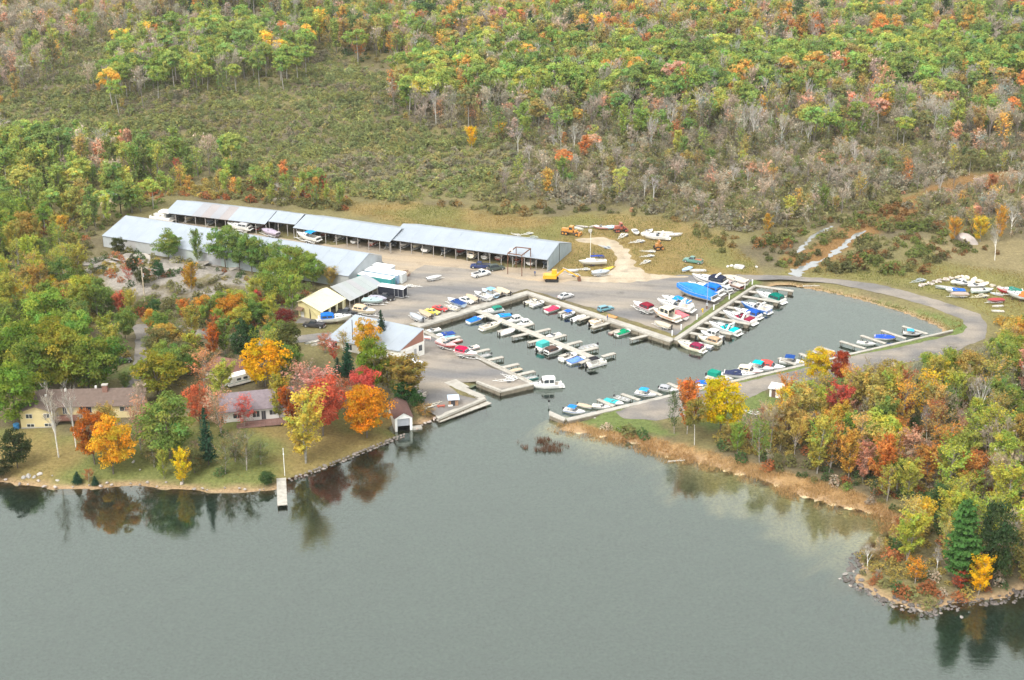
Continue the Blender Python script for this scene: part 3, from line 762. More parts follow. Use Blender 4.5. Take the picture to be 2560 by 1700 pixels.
# rear open-front boat shed in four stepped sections
def open_shed():
    t = thing('open_boat_shed', 'very long metal boat shed with an open front on posts beside the sandy lane', 'shed', (at('B', 215, 290, 4.6).x, at('B', 215, 290, 4.6).y, LZ))
    E0, E1 = at('B', 215, 290, 4.6), at('B', 1385, 440, 4.6)
    M0, M1 = at('A', 1575, 350, 4.5), at('A', 2290, 457, 4.5)
    W0, W1 = at('A', 630, 240, 4.5), at('A', 1370, 325, 4.5)
    secs = [(E0, E1, 9.4, 6.6, 20, 3.4, 3.2), (M0, M1, 7.0, 6.5, 17, 3.4, 3.3), (W0, W1, 7.0, 6.5, 17, 3.4, 3.3)]
    d = (M1 - M0).normalized(); nn = Vector((-d.y, d.x, 0))
    N0, N1 = W1 + (W1 - W0).normalized() * .1 + nn * 1.6, M0 - d * .1 + nn * 1.6
    N0.z = N1.z = 5.0
    secs.append((N0, N1, 5.4, 6.55, 15, 3.4, 2.2))
    for si, (a_, b_, ro, rz, bo, bz, wp) in enumerate(secs):
        d = (b_ - a_).normalized(); nn = Vector((-d.y, d.x, 0))
        ra, rb = a_ + nn * ro, b_ + nn * ro; ra.z = rb.z = rz
        ba, bb = a_ + nn * bo, b_ + nn * bo; ba.z = bb.z = bz
        def rc(i, k, si=si):
            if si == 2 and 3 <= i <= 6 : return (.285, .29, .31) if i % 2 else (.29, .265, .262)
            return roofcol(i, k)
        roof_panels(t, a_ - nn * .4, b_ - nn * .4, ra, rb, 'roofmetal', rc, wp)
        roof_panels(t, bb, ba, rb, ra, 'roofmetal', roofcol, 6)
        def dn(p_, z): return Vector((p_.x, p_.y, z))
        quadwall(t, 'back_wall', [dn(bb, .8), dn(ba, .8), dn(ba, bz - .1), dn(bb, bz - .1)], 'wallmetal', (.28, .30, .31))
        # eave beam and posts
        zb = a_.z - .35
        world_part('eave_beam', MB().add([dn(a_, zb), dn(b_, zb), dn(b_ + nn * .2, zb), dn(a_ + nn * .2, zb), dn(a_, zb + .28), dn(b_, zb + .28), dn(b_ + nn * .2, zb + .28), dn(a_ + nn * .2, zb + .28)],
                   [(0, 3, 2, 1), (4, 5, 6, 7), (0, 1, 5, 4), (1, 2, 6, 5), (2, 3, 7, 6), (3, 0, 4, 7)]), 'darkwood', t)
        k = max(2, round((b_ - a_).length / 3.5))
        for i in range(k + 1):
            p_ = a_.lerp(b_, i / k) + nn * .1
            world_part('post', MB().box(p_.x - .1, p_.x + .1, p_.y - .1, p_.y + .1, .7, zb), 'plain', t, (.33, .31, .29))
            if i % 2 == 0:
                p_ = p_ + nn * (ro)
                world_part('post', MB().box(p_.x - .1, p_.x + .1, p_.y - .1, p_.y + .1, .7, rz - .2), 'darkwood', t)
        if si == 0:
            quadwall(t, 'gable_wall', [dn(b_, .8), dn(bb, .8), dn(bb, bz - .05), dn(rb, rz - .1), dn(b_, b_.z - .1)], 'wallmetal', (.33, .40, .44))
            quadwall(t, 'gable_wall', [dn(ba, 3.4), dn(a_ + nn * .5, 4.4), dn(ra, rz - .1)], 'wallmetal', (.33, .36, .38))
        if si == 2:
            quadwall(t, 'gable_wall', [dn(ba, .8), dn(a_, .8), dn(a_, a_.z - .1), dn(ra, rz - .1), dn(ba, bz - .05)], 'wallmetal', (.30, .33, .34))
        if si in (1, 2):
            p0 = b_ if si == 2 else b_
            quadwall(t, 'gable_wall', [dn(b_ + nn * 5, .8), dn(bb, .8), dn(bb, bz - .05), dn(rb, rz - .1)], 'wallmetal', (.28, .30, .31))
    return secs
SECS = open_shed()

# white workshop with high back wall and brown gable
def workshop():
    zb_ = 7.6
    a_ = at('G', 655, 575, 4.0); b_ = at('G', 1385, 692, 4.0)
    c_ = at('G', 935, 340, zb_); d_ = at('G', 1612, 483, zb_)
    t = thing('workshop', 'white walled workshop with a broad pale blue metal roof and a brown gable', 'workshop', (b_.x, b_.y, LZ))
    def dn(p_, z): return Vector((p_.x, p_.y, z))
    ov = (a_ - c_).normalized() * .5
    roof_panels(t, a_ + ov, b_ + ov, c_, d_, 'roofmetal', roofcol, 2.0)
    W = (.78, .77, .73)
    quadwall(t, 'front_wall', [dn(a_, .8), dn(b_, .8), dn(b_, 3.95), dn(a_, 3.95)], 'siding', W)
    quadwall(t, 'side_wall', [dn(b_, .8), dn(d_, .8), dn(d_, 4.6), dn(b_, 3.95)], 'siding', W)
    e = Vector((0, 0, 0))
    quadwall(t, 'gable', [dn(b_, 3.95), dn(d_, 4.6), dn(d_, zb_ - .05)], 'siding', (.33, .16, .12))
    quadwall(t, 'back_wall', [dn(d_, .8), dn(c_, .8), dn(c_, zb_ - .05), dn(d_, zb_ - .05)], 'siding', W)
    quadwall(t, 'side_wall', [dn(c_, .8), dn(a_, .8), dn(a_, 3.9), dn(c_, zb_ - .1)], 'siding', W)
    al = (d_ - b_); al.z = 0; ln = al.length; al.normalize(); nn = Vector((al.y, -al.x, 0)); up = Vector((0, 0, 1))
    o = dn(b_, LZ)
    def panel(u0, u1, v0, v1, name, color, th=.05, mt='siding'):
        vs = [o + al * u + up * v + nn * k for k in (.01, th) for u, v in ((u0, v0), (u1, v0), (u1, v1), (u0, v1))]
        return world_part(name, MB().add(vs, [(0, 3, 2, 1), (4, 5, 6, 7), (0, 1, 5, 4), (1, 2, 6, 5), (2, 3, 7, 6), (3, 0, 4, 7)]), mt, t, color)
    gd = panel(.18 * ln, .52 * ln, .05, 2.9, 'garage_door', (.62, .61, .58))
    for k in range(4):
        q = panel(.18 * ln + .08, .52 * ln - .08, .15 + k * .7, .75 + k * .7, 'panel', (.80, .79, .76), .09); q.parent = gd
    panel(.56 * ln, .66 * ln, .05, 2.2, 'door', (.35, .36, .38))
    window(t, (o, al, up, nn), .76 * ln, 1.3, 1.0, 1.5, (.25, .27, .30))
    al2 = (b_ - a_); al2.z = 0; l2 = al2.length; al2.normalize(); n2 = Vector((al2.y, -al2.x, 0))
    for u in (.08, .28, .5, .75): window(t, (dn(a_, LZ), al2, up, n2), u * l2, .9, 1.3, 1.5, (.70, .70, .68))
    # roof canopy over side door, skylight sheet
    p0 = b_.lerp(d_, .18)
    return t
workshop()

# yellow service building
def service():
    up = Vector((0, 0, 1))
    zr, ze, zl = 5.9, 3.7, 5.0
    er0 = at('G', 605, 320, ze); er1 = at('G', 850, 186, ze)
    rd0 = at('G', 408, 206, zr); rd1 = at('G', 660, 75, zr)
    el0 = at('G', 362, 216, zl); el1 = el0 + (rd1 - rd0)
    t = thing('service_building', 'pale yellow service building with a cream metal roof beside the big white boat', 'building', (er0.x, er0.y, LZ))
    def dn(p_, z): return Vector((p_.x, p_.y, z))
    yc = (.80, .76, .50)
    roof_panels(t, er0, er1, rd0, rd1, 'roofmetal', lambda i, k: (.68 * rnd.uniform(.97, 1.02), .63, .40), 1.6)
    roof_panels(t, el1, el0, rd1, rd0, 'roofmetal', (.74, .69, .46), 1.6)
    ax = (er1 - er0).normalized(); s = ax * .5
    wy = (.66, .58, .30)
    A0, B0, C0, D0 = er0 + s, rd0 + s, el0 + s, None
    quadwall(t, 'front_wall', [dn(C0, .8), dn(A0, .8), dn(A0, ze - .05), dn(B0, zr - .08), dn(C0, zl - .05)], 'siding', wy)
    A1, B1, C1 = er1 - s, rd1 - s, el1 - s
    quadwall(t, 'rear_wall', [dn(A1, .8), dn(C1, .8), dn(C1, zl - .05), dn(B1, zr - .08), dn(A1, ze - .05)], 'siding', wy)
    quadwall(t, 'side_wall', [dn(C1, .8), dn(C0, .8), dn(C0, zl - .05), dn(C1, zl - .05)], 'siding', wy)
    # open bays to the yard: pillars and a header
    inn = -(Vector((ax.y, -ax.x, 0)))
    for u in (0.0, .33, .64, .93):
        p_ = A0.lerp(A1, u) + inn * .2
        world_part('pillar', MB().box(p_.x - .25, p_.x + .25, p_.y - .25, p_.y + .25, .8, ze - .1), 'siding', t, yc)
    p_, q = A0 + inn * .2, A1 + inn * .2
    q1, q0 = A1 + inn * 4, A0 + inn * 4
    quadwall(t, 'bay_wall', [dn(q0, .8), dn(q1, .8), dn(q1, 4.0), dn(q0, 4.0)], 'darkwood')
    al = (A0 - C0); al.z = 0; ln = al.length; al.normalize(); nn = Vector((al.y, -al.x, 0)); o = dn(C0, LZ)
    window(t, (o, al, up, nn), .30 * ln, 1.4, 1.6, 1.1, (.16, .16, .17)); window(t, (o, al, up, nn), .66 * ln, 1.3, 1.6, 1.1, (.16, .16, .17))
    vs = [o + al * u + up * v + nn * k for k in (.01, .06) for u, v in ((.1 * ln, 0), (.1 * ln + 1, 0), (.1 * ln + 1, 2.1), (.1 * ln, 2.1))]
    world_part('door', MB().add(vs, [(0, 3, 2, 1), (4, 5, 6, 7), (0, 1, 5, 4), (1, 2, 6, 5), (2, 3, 7, 6), (3, 0, 4, 7)]), 'siding', t, (.75, .75, .72))
    po = o + al * (.02 * ln) + nn * .1
    # small porch roof over the door
    vs = [po + nn * .05 + up * 2.6, po + al * 2.0 + nn * .05 + up * 2.6, po + al * 2.0 + nn * 1.5 + up * 2.2, po + nn * 1.5 + up * 2.2]
    world_part('porch_roof', MB().add(vs + [v + up * .12 for v in vs], [(0, 3, 2, 1), (4, 5, 6, 7), (0, 1, 5, 4), (1, 2, 6, 5), (2, 3, 7, 6), (3, 0, 4, 7)]), 'shingle', t, (.20, .13, .09))
    return t
service()

# grey lean-to beside it
def leanto():
    a_, b_ = at('G', 885, 210, 3.4), at('G', 1216, 48, 3.4)
    c_, d_ = at('G', 690, 68, 4.6), at('G', 1040, -60, 4.6)
    t = thing('lean_to', 'open lean-to shed with a dull grey roof on thin posts beside the yellow building', 'shed', (a_.x, a_.y, LZ))
    roof_panels(t, a_, b_, c_, d_, 'roofmetal', lambda i, k: tuple(.30 * rnd.uniform(.93, 1.06) * g for g in (1, 1.06, 1.12)), 2.2)
    def dn(p_, z): return Vector((p_.x, p_.y, z))
    for i in range(8):
        p_ = a_.lerp(b_, .02 + i / 7 * .95).lerp(c_.lerp(d_, .02 + i / 7 * .95), .05)
        world_part('post', MB().box(p_.x - .08, p_.x + .08, p_.y - .08, p_.y + .08, .8, 3.45), 'plain', t, (.38, .36, .33))
    quadwall(t, 'back_wall', [dn(d_.lerp(b_, .3), .8), dn(c_.lerp(a_, .3), .8), dn(c_.lerp(a_, .3), 4.0), dn(d_.lerp(b_, .3), 4.0)], 'darkwood')
leanto()

# shipping containers with white roofs
def container(label, c_, x, y, rz, Ln, W_, Hh, side, door, z=LZ):
    p_ = at(c_, x, y, LZ)
    t = thing('shipping_container', label, 'container', (p_.x, p_.y, LZ), rz, 'containers by the lean-to')
    body = MB().box(-Ln, 0, -W_ / 2, W_ / 2, .12, Hh - .08)
    obj('body', body, 'plain', t, side)
    for s in (-1, 1):
        k = int(Ln / .9)
        for i in range(k):
            x0 = -Ln + .3 + i * (Ln - .6) / k
            obj('rib', cached('contrib%.1f' % Hh, lambda: MB().box(0, .35, -.03, .03, .25, Hh - .25)), 'plain', t, side, (x0, s * (W_ / 2 + .02), 0))
    obj('roof', MB().box(-Ln - .05, .05, -W_ / 2 - .05, W_ / 2 + .05, Hh - .08, Hh), 'plain', t, (.86, .87, .86))
    for s in (-1, 1):
        d = obj('door', MB().box(.0, .06, min(s * .04, s * (W_ / 2 - .1)), max(s * .04, s * (W_ / 2 - .1)), .2, Hh - .2), 'plain', t, door)
        q = obj('lock_bar', MB().tube((.09, s * .5, .25), (.09, s * .5, Hh - .25), .03), 'galv', t); q.parent = d
    return t
az = math.atan2(SHED1[3].y, SHED1[3].x)
container('shipping container with teal doors and a white roof end on to the black trailer', 'S', 1600, 575, az, 12, 2.5, 2.7, (.05, .30, .30), (.05, .33, .34))
container('shipping container with white roof and pale blue doors between two others', 'S', 1655, 560, az, 12, 2.5, 2.7, (.25, .36, .48), (.30, .45, .62)).location += Vector((1.0, 2.8, 0))
container('pale grey shipping container with white roof next to the scrap heap', 'S', 1820, 495, az, 12, 2.5, 2.75, (.55, .58, .58), (.60, .62, .62)).location += Vector((.6, 1.2, 0))
container('white roofed shipping container tucked against the end wall of the long shed', 'S', 1650, 400, az, 12, 2.5, 2.9, (.70, .72, .72), (.66, .68, .70)).location += Vector((-.8, 3.2, 0))

# steel gantry in front of the open shed
def gantry():
    p1, p2, p3, p4 = at('B', 1090, 548, LZ), at('B', 1194, 563, LZ), at('B', 1258, 512, LZ), at('B', 1152, 500, LZ)
    t = thing('boat_gantry', 'rusty steel boat lifting gantry standing in front of the open shed', 'gantry', p1)
    H_ = 6.2
    tops = [p_ + Vector((0, 0, H_)) for p_ in (p1, p2, p3, p4)]
    for p_, q in zip((p1, p2, p3, p4), tops): world_part('leg', MB().tube(p_, q, .13, n=6), 'steelrust', t)
    for i, j in ((0, 3), (1, 2), (3, 2), (0, 1)):
        world_part('beam', MB().tube(tops[i], tops[j], .17, n=4), 'steelrust', t)
    for i, j in ((0, 3), (1, 2)):
        a_, b_ = (p1, p2, p3, p4)[i], tops[j]
        world_part('brace', MB().tube(a_ + Vector((0, 0, 3.5)), tops[i].lerp(tops[j], .3), .07, n=4), 'steelrust', t)
    m_ = tops[0].lerp(tops[3], .4)
    world_part('winch', MB().box(m_.x - .4, m_.x + .4, m_.y - .3, m_.y + .3, m_.z - .3, m_.z + .5), 'plain', t, (.75, .74, .70))
    world_part('cable', MB().tube(m_, m_ - Vector((0, 0, 3.0)), .03, n=4), 'galv', t)
gantry()

# ---------------------------------------------------------------- houses on the left shore
def frame(c_, x, y, rz):
    g = ground(c_, x, y); return g, rz

def gable_roof(parent, x0, x1, y0, y1, ze, zr, color, axis='x', ov=.5, name='roof', th=.16, mt='shingle'):
    mb = MB()
    if axis == 'x':
        ym = (y0 + y1) / 2
        for e, s in ((y0 - ov, -1), (y1 + ov, 1)):
            de = ze - ov * (zr - ze) / ((y1 - y0) / 2)
            pts = [(x0 - ov, e, de), (x1 + ov, e, de), (x1 + ov, ym, zr), (x0 - ov, ym, zr)]
            up = [(a_, b_, c_ + th) for a_, b_, c_ in pts]
            mb.add(pts + up, [(0, 3, 2, 1), (4, 5, 6, 7), (0, 1, 5, 4), (1, 2, 6, 5), (2, 3, 7, 6), (3, 0, 4, 7)])
    else:
        xm = (x0 + x1) / 2
        for e in (x0 - ov, x1 + ov):
            de = ze - ov * (zr - ze) / ((x1 - x0) / 2)
            pts = [(e, y0 - ov, de), (e, y1 + ov, de), (xm, y1 + ov, zr), (xm, y0 - ov, zr)]
            up = [(a_, b_, c_ + th) for a_, b_, c_ in pts]
            mb.add(pts + up, [(0, 3, 2, 1), (4, 5, 6, 7), (0, 1, 5, 4), (1, 2, 6, 5), (2, 3, 7, 6), (3, 0, 4, 7)])
    return obj(name, mb, mt, parent, color)

def lwin(parent, x, z, w_, h_, y, frame=(.72, .70, .64), name='window'):
    f_ = obj(name, MB().box(x, x + w_, y - .05, y + .05, z, z + h_), 'siding', parent, frame)
    for u in (0, 1):
        p_ = obj('pane', MB().box(x + .07 + u * (w_ / 2 - .02), x + w_ / 2 - .04 + u * (w_ / 2 - .04), y - .08, y - .03, z + .08, z + h_ - .08), 'glass', f_)
    return f_

def yellow_house():
    g = ground('I', 182, 578)
    t = thing('yellow_house', 'low yellow house with a long brown shingle roof above the lawn', 'house', g, R(3))
    yc = (.60, .50, .27); rc = (.135, .10, .082)
    zf = 3.85
    mb = MB().prism([(0, 0), (6.9, 0), (6.9, 10), (0, 10)], -1.2, zf)
    mb.add([(0, .01, zf), (6.9, .01, zf), (3.45, .01, zf + 1.2)], [(0, 1, 2)])
    obj('wing_wall', mb, 'siding', t, yc)
    obj('wall', MB().box(6.9, 24.5, 3.0, 11, -1.0, zf), 'siding', t, yc)
    obj('foundation', MB().box(-.04, 6.94, -.05, 0, -1.2, .25), 'concrete', t)
    gable_roof(t, 0, 6.9, 0, 8.5, zf, zf + 1.3, rc, 'y', .6, 'wing_roof')
    r_ = gable_roof(t, 3.2, 25, 3.0, 11, zf, zf + 1.9, (.14, .103, .085), 'x', .6)
    ch = obj('chimney', MB().box(16.3, 17.4, 5.9, 6.8, zf + .4, zf + 3.1), 'plain', r_, (.24, .13, .10))
    cp = obj('chimney_cap', MB().box(16.2, 17.5, 5.8, 6.9, zf + 3.1, zf + 3.25), 'concrete', r_)
    for x, y, z in ((4.2, 5, 1.25), (8.2, 6.2, 2.0), (14.4, 7.4, 2.0)): obj('vent', MB().box(x, x + .4, y, y + .4, zf + z - .2, zf + z + .35), 'plain', r_, (.7, .68, .64))
    for x, z, w_, h_ in ((1.2, 2.3, 1.4, 1.05), (4.9, 2.35, 1.3, 1.0), (1.2, .3, 1.6, .75), (4.9, .35, 1.6, .75)): lwin(t, x, z, w_, h_, 0)
    lwin(t, 8.2, 1.75, .9, 1.8, 3.0, name='door'); lwin(t, 11.8, 1.9, 2.6, 1.5, 3.0); lwin(t, 20.3, 2.2, 2.0, 1.1, 3.0)
    lwin(t, 8.4, .1, 2.2, 1.1, 3.0); lwin(t, 12.0, .1, 1.8, 1.1, 3.0)
    dk = obj('deck', MB().box(7.0, 15.2, .2, 2.95, 1.4, 1.62), 'plain', t, (.16, .08, .06))
    obj('railing', MB().box(7.0, 15.2, .15, .25, 1.62, 2.5), 'plain', dk, (.17, .085, .065))
    for x in (7.2, 11, 15): obj('post', MB().box(x - .08, x + .08, .22, .38, -.8, 1.4), 'darkwood', dk)
yellow_house()

def white_house():
    ez = 3.0
    g = ground('p', 625, 1052)
    t = thing('white_house', 'white house with a mauve grey shingle roof behind the red maples', 'house', g, R(14))
    obj('wall', MB().box(-5.5, 9.5, 0, 8.5, -1.5, ez), 'siding', t, (.64, .63, .60))
    gable_roof(t, -5.5, 9.5, 0, 8.5, ez, ez + 2.0, (.20, .165, .18), 'x', .7)
    lwin(t, 4.2, .9, 1.5, 1.2, 0, (.62, .60, .58)); lwin(t, -3.5, .9, 1.8, 1.2, 0); lwin(t, .6, .7, 1.6, 1.5, 0)
    lwin(t, 2.5, .05, .95, 2.0, 0, (.25, .22, .22), 'door')
    dk = obj('deck', MB().box(-3, 10.5, -3.0, -.02, -.25, 0), 'plain', t, (.22, .13, .11))
    for i in range(12): obj('baluster', MB().box(-2.9 + i * 1.2, -2.82 + i * 1.2, -2.98, -2.9, 0, 1), 'plain', dk, (.24, .14, .12))
    obj('handrail', MB().box(-3, 10.5, -3.0, -2.9, .95, 1.05), 'plain', dk, (.26, .15, .13))
    for x in (-2.8, 3, 10.2): obj('post', MB().box(x - .08, x + .08, -2.9, -2.74, -2.4, -.25), 'darkwood', dk)
white_house()

def garage():
    g = ground('U', 470, 1130)
    t = thing('garage', 'small outbuilding with a brown hipped roof beside the white camper', 'garage', g, R(-20))
    obj('wall', MB().box(-4, 4, -3.5, 3.5, -.8, 2.6), 'siding', t, (.58, .50, .42))
    mb = MB().add([(-4.6, -4.1, 2.5), (4.6, -4.1, 2.5), (4.6, 4.1, 2.5), (-4.6, 4.1, 2.5), (-1, 0, 4.5), (1, 0, 4.5)], [(0, 1, 5, 4), (1, 2, 5), (2, 3, 4, 5), (3, 0, 4), (3, 2, 1, 0)])
    obj('roof', mb, 'shingle', t, (.19, .095, .072))
    obj('door', MB().box(4.0, 4.06, -1.5, 1.5, -.2, 2.1), 'siding', t, (.66, .63, .58))
    lwin(t, -1, .9, 1.2, .9, -3.5)
garage()

def boathouse():
    g = at('J', 1312, 592, 0.3)
    t = thing('boathouse', 'white boathouse with a dark brown roof and an open door over the water', 'boathouse', (g.x, g.y, 0), R(14))
    W_, D_, ze, zr = 3.6, 8.0, 3.2, 4.3
    wc = (.80, .79, .75)
    for x in (0, W_): obj('side_wall', MB().box(x - .1, x + .1, 0.1, D_, -.6, ze), 'siding', t, wc)
    obj('back_wall', MB().box(.1, W_ - .1, D_ - .15, D_, -.3, ze), 'siding', t, wc)
    f_ = MB()
    for x0, x1 in ((-.1, .45), (W_ - .45, W_ + .1)): f_.box(x0, x1, -.05, .1, -.4, ze - .35)
    f_.add([(-.1, -.05, ze - .35), (W_ + .1, -.05, ze - .35), (W_ + .1, -.05, ze), (W_ / 2, -.05, zr - .05), (-.1, -.05, ze), (-.1, .1, ze - .35), (W_ + .1, .1, ze - .35), (W_ + .1, .1, ze), (W_ / 2, .1, zr - .05), (-.1, .1, ze)],
           [(0, 1, 2, 3, 4), (9, 8, 7, 6, 5), (0, 5, 6, 1)])
    obj('front_gable', f_, 'siding', t, (.84, .84, .81))
    obj('door_panel', MB().box(.45, W_ - .45, .3, .36, 1.0, ze - .35), 'siding', t, (.40, .42, .46))
    gable_roof(t, 0, W_, 0, D_, ze, zr, (.12, .065, .055), 'y', .35)
    obj('landing', MB().box(W_ + .15, W_ + 2.2, -.3, 1.0, -.4, .45), 'concrete', t)
boathouse()

def hut(name, label, cat, c_, x, y, rz, W_, D_, Hh, wc, rc, roof=.5, door=(.3, .2, .15), win=True):
    g = ground(c_, x, y)
    t = thing(name, label, cat, g, rz)
    obj('wall', MB().box(0, W_, 0, D_, -.15, Hh), 'siding', t, wc)
    vs = [(-.3, -.4, Hh), (W_ + .3, -.4, Hh), (W_ + .3, D_ + .3, Hh + roof), (-.3, D_ + .3, Hh + roof)]
    obj('roof', MB().add(vs + [(a_, b_, c2 + .12) for a_, b_, c2 in vs], [(0, 3, 2, 1), (4, 5, 6, 7), (0, 1, 5, 4), (1, 2, 6, 5), (2, 3, 7, 6), (3, 0, 4, 7)]), 'shingle', t, rc)
    obj('upper_wall', MB().add([(0, D_, Hh), (W_, D_, Hh), (W_, D_, Hh + roof * .95), (0, D_, Hh + roof * .95), (0, 0, Hh), (W_, 0, Hh)], [(0, 1, 2, 3), (0, 3, 4), (1, 5, 2)]), 'siding', t, wc)
    obj('door', MB().box(.2 * W_, .2 * W_ + .9, -.05, 0, 0, min(1.95, Hh - .1)), 'siding', t, door)
    if win: lwin(t, .62 * W_, 1.0, .28 * W_, .8, 0)
    return t
hut('fuel_shack', 'little wooden fuel shack with a pale blue roof on the fuel dock', 'shack', 'J', 1765, 388, R(8), 2.0, 1.7, 2.2, (.34, .20, .12), (.45, .52, .62), .25, (.05, .05, .06), False)
hut('white_shed', 'small white shed with dark openings at the wood edge beside the gravel road', 'shed', 'F', 1690, 328, R(-25), 2.6, 2.4, 2.1, (.78, .78, .76), (.72, .70, .68), .3, (.16, .10, .08), True)
hut('pump_house', 'small cream hut with a flat grey roof among the trees behind the sheds', 'hut', 'A', 150, 195, R(-15), 4.2, 3.5, 3.0, (.66, .56, .36), (.26, .26, .28), .3, (.25, .2, .15), True)
hut('far_cottage', 'brown roofed cottage half hidden in the far trees beside the pale road', 'cottage', 'N', 2170, 130, R(5), 9, 7, 2.6, (.45, .33, .28), (.36, .22, .19), 1.8, (.2, .15, .12), True)

# ---------------------------------------------------------------- boats (bow +x, waterline z=0, built at 6 m and scaled)
class Hull:
    def __init__(s, L, B, free, draft, bow, tw=.58, flare=.82, stern=.92, fine=2.3, full=.5):
        s.L, s.B, s.free, s.draft, s.bow, s.tw, s.flare, s.stern, s.fine, s.full = L, B, free, draft, bow, tw, flare, stern, fine, full
    def X(s, t): return (t - .5) * s.L
    def w(s, t):
        a = s.stern + (1 - s.stern) * min(1, t / .35)
        k = max(0, (t - s.full) / (1 - s.full))
        return max(.015, s.B / 2 * a * (1 - k ** s.fine))
    def zs(s, t): return s.free + s.bow * t * t
    def zk(s, t):
        k = max(0, (t - .7) / .3); return -s.draft + (s.zs(1) * .95 + s.draft) * k ** 2.4
    def zc(s, t):
        k = max(0, (t - .45) / .55); return min(s.zs(t) - .03, .02 + (s.zs(1) * .9) * k ** 2)
    T = [0, .12, .25, .4, .52, .62, .72, .8, .87, .93, .97, 1]
    def hull(s):
        mb = MB(); rows = []
        for t in s.T:
            x, w_ = s.X(t), s.w(t)
            rows.append([(x, w_, s.zs(t)), (x, w_ * (s.flare + .1), (s.zs(t) + s.zc(t)) / 2), (x, w_ * s.flare, s.zc(t)), (x, 0, s.zk(t)), (x, -w_ * s.flare, s.zc(t)), (x, -w_ * (s.flare + .1), (s.zs(t) + s.zc(t)) / 2), (x, -w_, s.zs(t))])
        mb.grid(rows)
        mb.add(rows[0], [tuple(range(7))])
        return mb
    def band(s, f0, f1, t0=0, t1=1, off=.012):
        """stripe along both topsides between two fractions of the side height"""
        mb = MB()
        for sg in (-1, 1):
            rows = []
            for t in s.T:
                if t < t0 - 1e-6 or t > t1 + 1e-6: continue
                r = []
                for f in (f0, f1):
                    za = s.zc(t) + (s.zs(t) - s.zc(t)) * f
                    ww = s.w(t) * (s.flare + (.1 * f * 2 if f < .5 else .1 + (.9 - s.flare) * (f - .5) * 2)) + off
                    r.append((s.X(t), sg * ww, za))
                rows.append(r if sg > 0 else r[::-1])
            mb.grid(rows)
        return mb
    def deck(s, gun=.2):
        mb = MB(); rows = []
        for t in [x for x in s.T if x >= s.tw - .01]:
            w_ = s.w(t); z = s.zs(t); cr = .12 * w_
            rows.append([(s.X(t), -w_, z), (s.X(t), -w_ * .5, z + cr * .8), (s.X(t), 0, z + cr), (s.X(t), w_ * .5, z + cr * .8), (s.X(t), w_, z)])
        mb.grid(rows)
        for sg in (-1, 1):
            rows = []
            for t in [x for x in s.T if x <= s.tw + .12]:
                w_ = s.w(t); z = s.zs(t)
                r = [(s.X(t), sg * w_, z + .004), (s.X(t), sg * (w_ - gun), z + .02)]
                rows.append(r[::-1] if sg > 0 else r)
            mb.grid(rows)
        w0 = s.w(0)
        mb.add([(s.X(0), -w0, s.zs(0)), (s.X(.05), -w0, s.zs(0)), (s.X(.05), w0, s.zs(0) + .02), (s.X(0), w0, s.zs(0) + .02)], [(0, 1, 2, 3)])
        return mb
    def liner(s, floor=.12, gun=.2, t1=None):
        mb = MB(); rows = []
        t1 = t1 or s.tw + .06
        for t in [x for x in s.T if x <= t1 + .06]:
            w_ = s.w(t) - gun; z = s.zs(t)
            rows.append([(s.X(t), -w_, z), (s.X(t), -w_ * .92, floor), (s.X(t), w_ * .92, floor), (s.X(t), w_, z)])
        mb.grid(rows)
        a_ = rows[-1]; mb.add(a_, [(0, 1, 2, 3)])
        a_ = rows[0]; mb.add(a_, [(3, 2, 1, 0)])
        return mb
    def cover(s, t0, t1, h, peak=.5, drop=.14):
        mb = MB(); rows = []
        n_ = 12
        for i in range(n_ + 1):
            t = t0 + (t1 - t0) * i / n_
            w_ = s.w(t) + .025; z = s.zs(t)
            u = (t - t0) / (t1 - t0)
            hh = h * (math.sin(math.pi * min(1, max(0, u)) ** (math.log(.5) / math.log(peak))) ** .8 * .85 + .15) if 0 < u < 1 else h * .12
            hh += .03 * math.sin(i * 2.3)
            rows.append([(s.X(t), -w_, z - drop), (s.X(t), -w_ * .99, z + .03), (s.X(t), -w_ * .55, z + hh * .75), (s.X(t), 0, z + hh), (s.X(t), w_ * .55, z + hh * .75), (s.X(t), w_ * .99, z + .03), (s.X(t), w_, z - drop)])
        mb.grid([r[::-1] for r in rows])
        mb.add(rows[0], [tuple(range(7))]); mb.add(rows[-1], [tuple(range(7))[::-1]])
        return mb
    def canopy(s, t0, t1, h, lean=.12):
        """camper top: arched roof, sides to the gunwale"""
        mb = MB(); rows = []
        for i in range(5):
            u = i / 4; t = t0 + (t1 - t0) * u
            w_ = s.w(t) - .06; z = s.zs(t)
            hh = h * (.86 + .14 * math.sin(math.pi * u)) * (1 if u < .8 else 1 - (u - .8) * 1.2)
            rows.append([(s.X(t), -w_, z), (s.X(t), -w_ * .9, z + hh * .8), (s.X(t), -w_ * .55, z + hh), (s.X(t), w_ * .55, z + hh), (s.X(t), w_ * .9, z + hh * .8), (s.X(t), w_, z)])
        mb.grid([r[::-1] for r in rows])
        mb.add(rows[0], [tuple(range(6))]); mb.add(rows[-1], [tuple(range(6))[::-1]])
        return mb
    def canopy_glass(s, t0, t1, h):
        mb = MB()
        for sg in (-1, 1):
            for a_, b_ in ((.1, .45), (.52, .88)):
                vs = []
                for u, zf in ((a_, .25), (b_, .25), (b_, .68), (a_, .68)):
                    t = t0 + (t1 - t0) * u
                    w_ = (s.w(t) - .06) * (1 - .1 * zf / .8) + .02
                    vs.append((s.X(t), sg * w_, s.zs(t) + h * .9 * zf))
                mb.add(vs, [(0, 1, 2, 3) if sg < 0 else (3, 2, 1, 0)])
        x = s.X(t0) - .02; w_ = s.w(t0) * .6
        z = s.zs(t0)
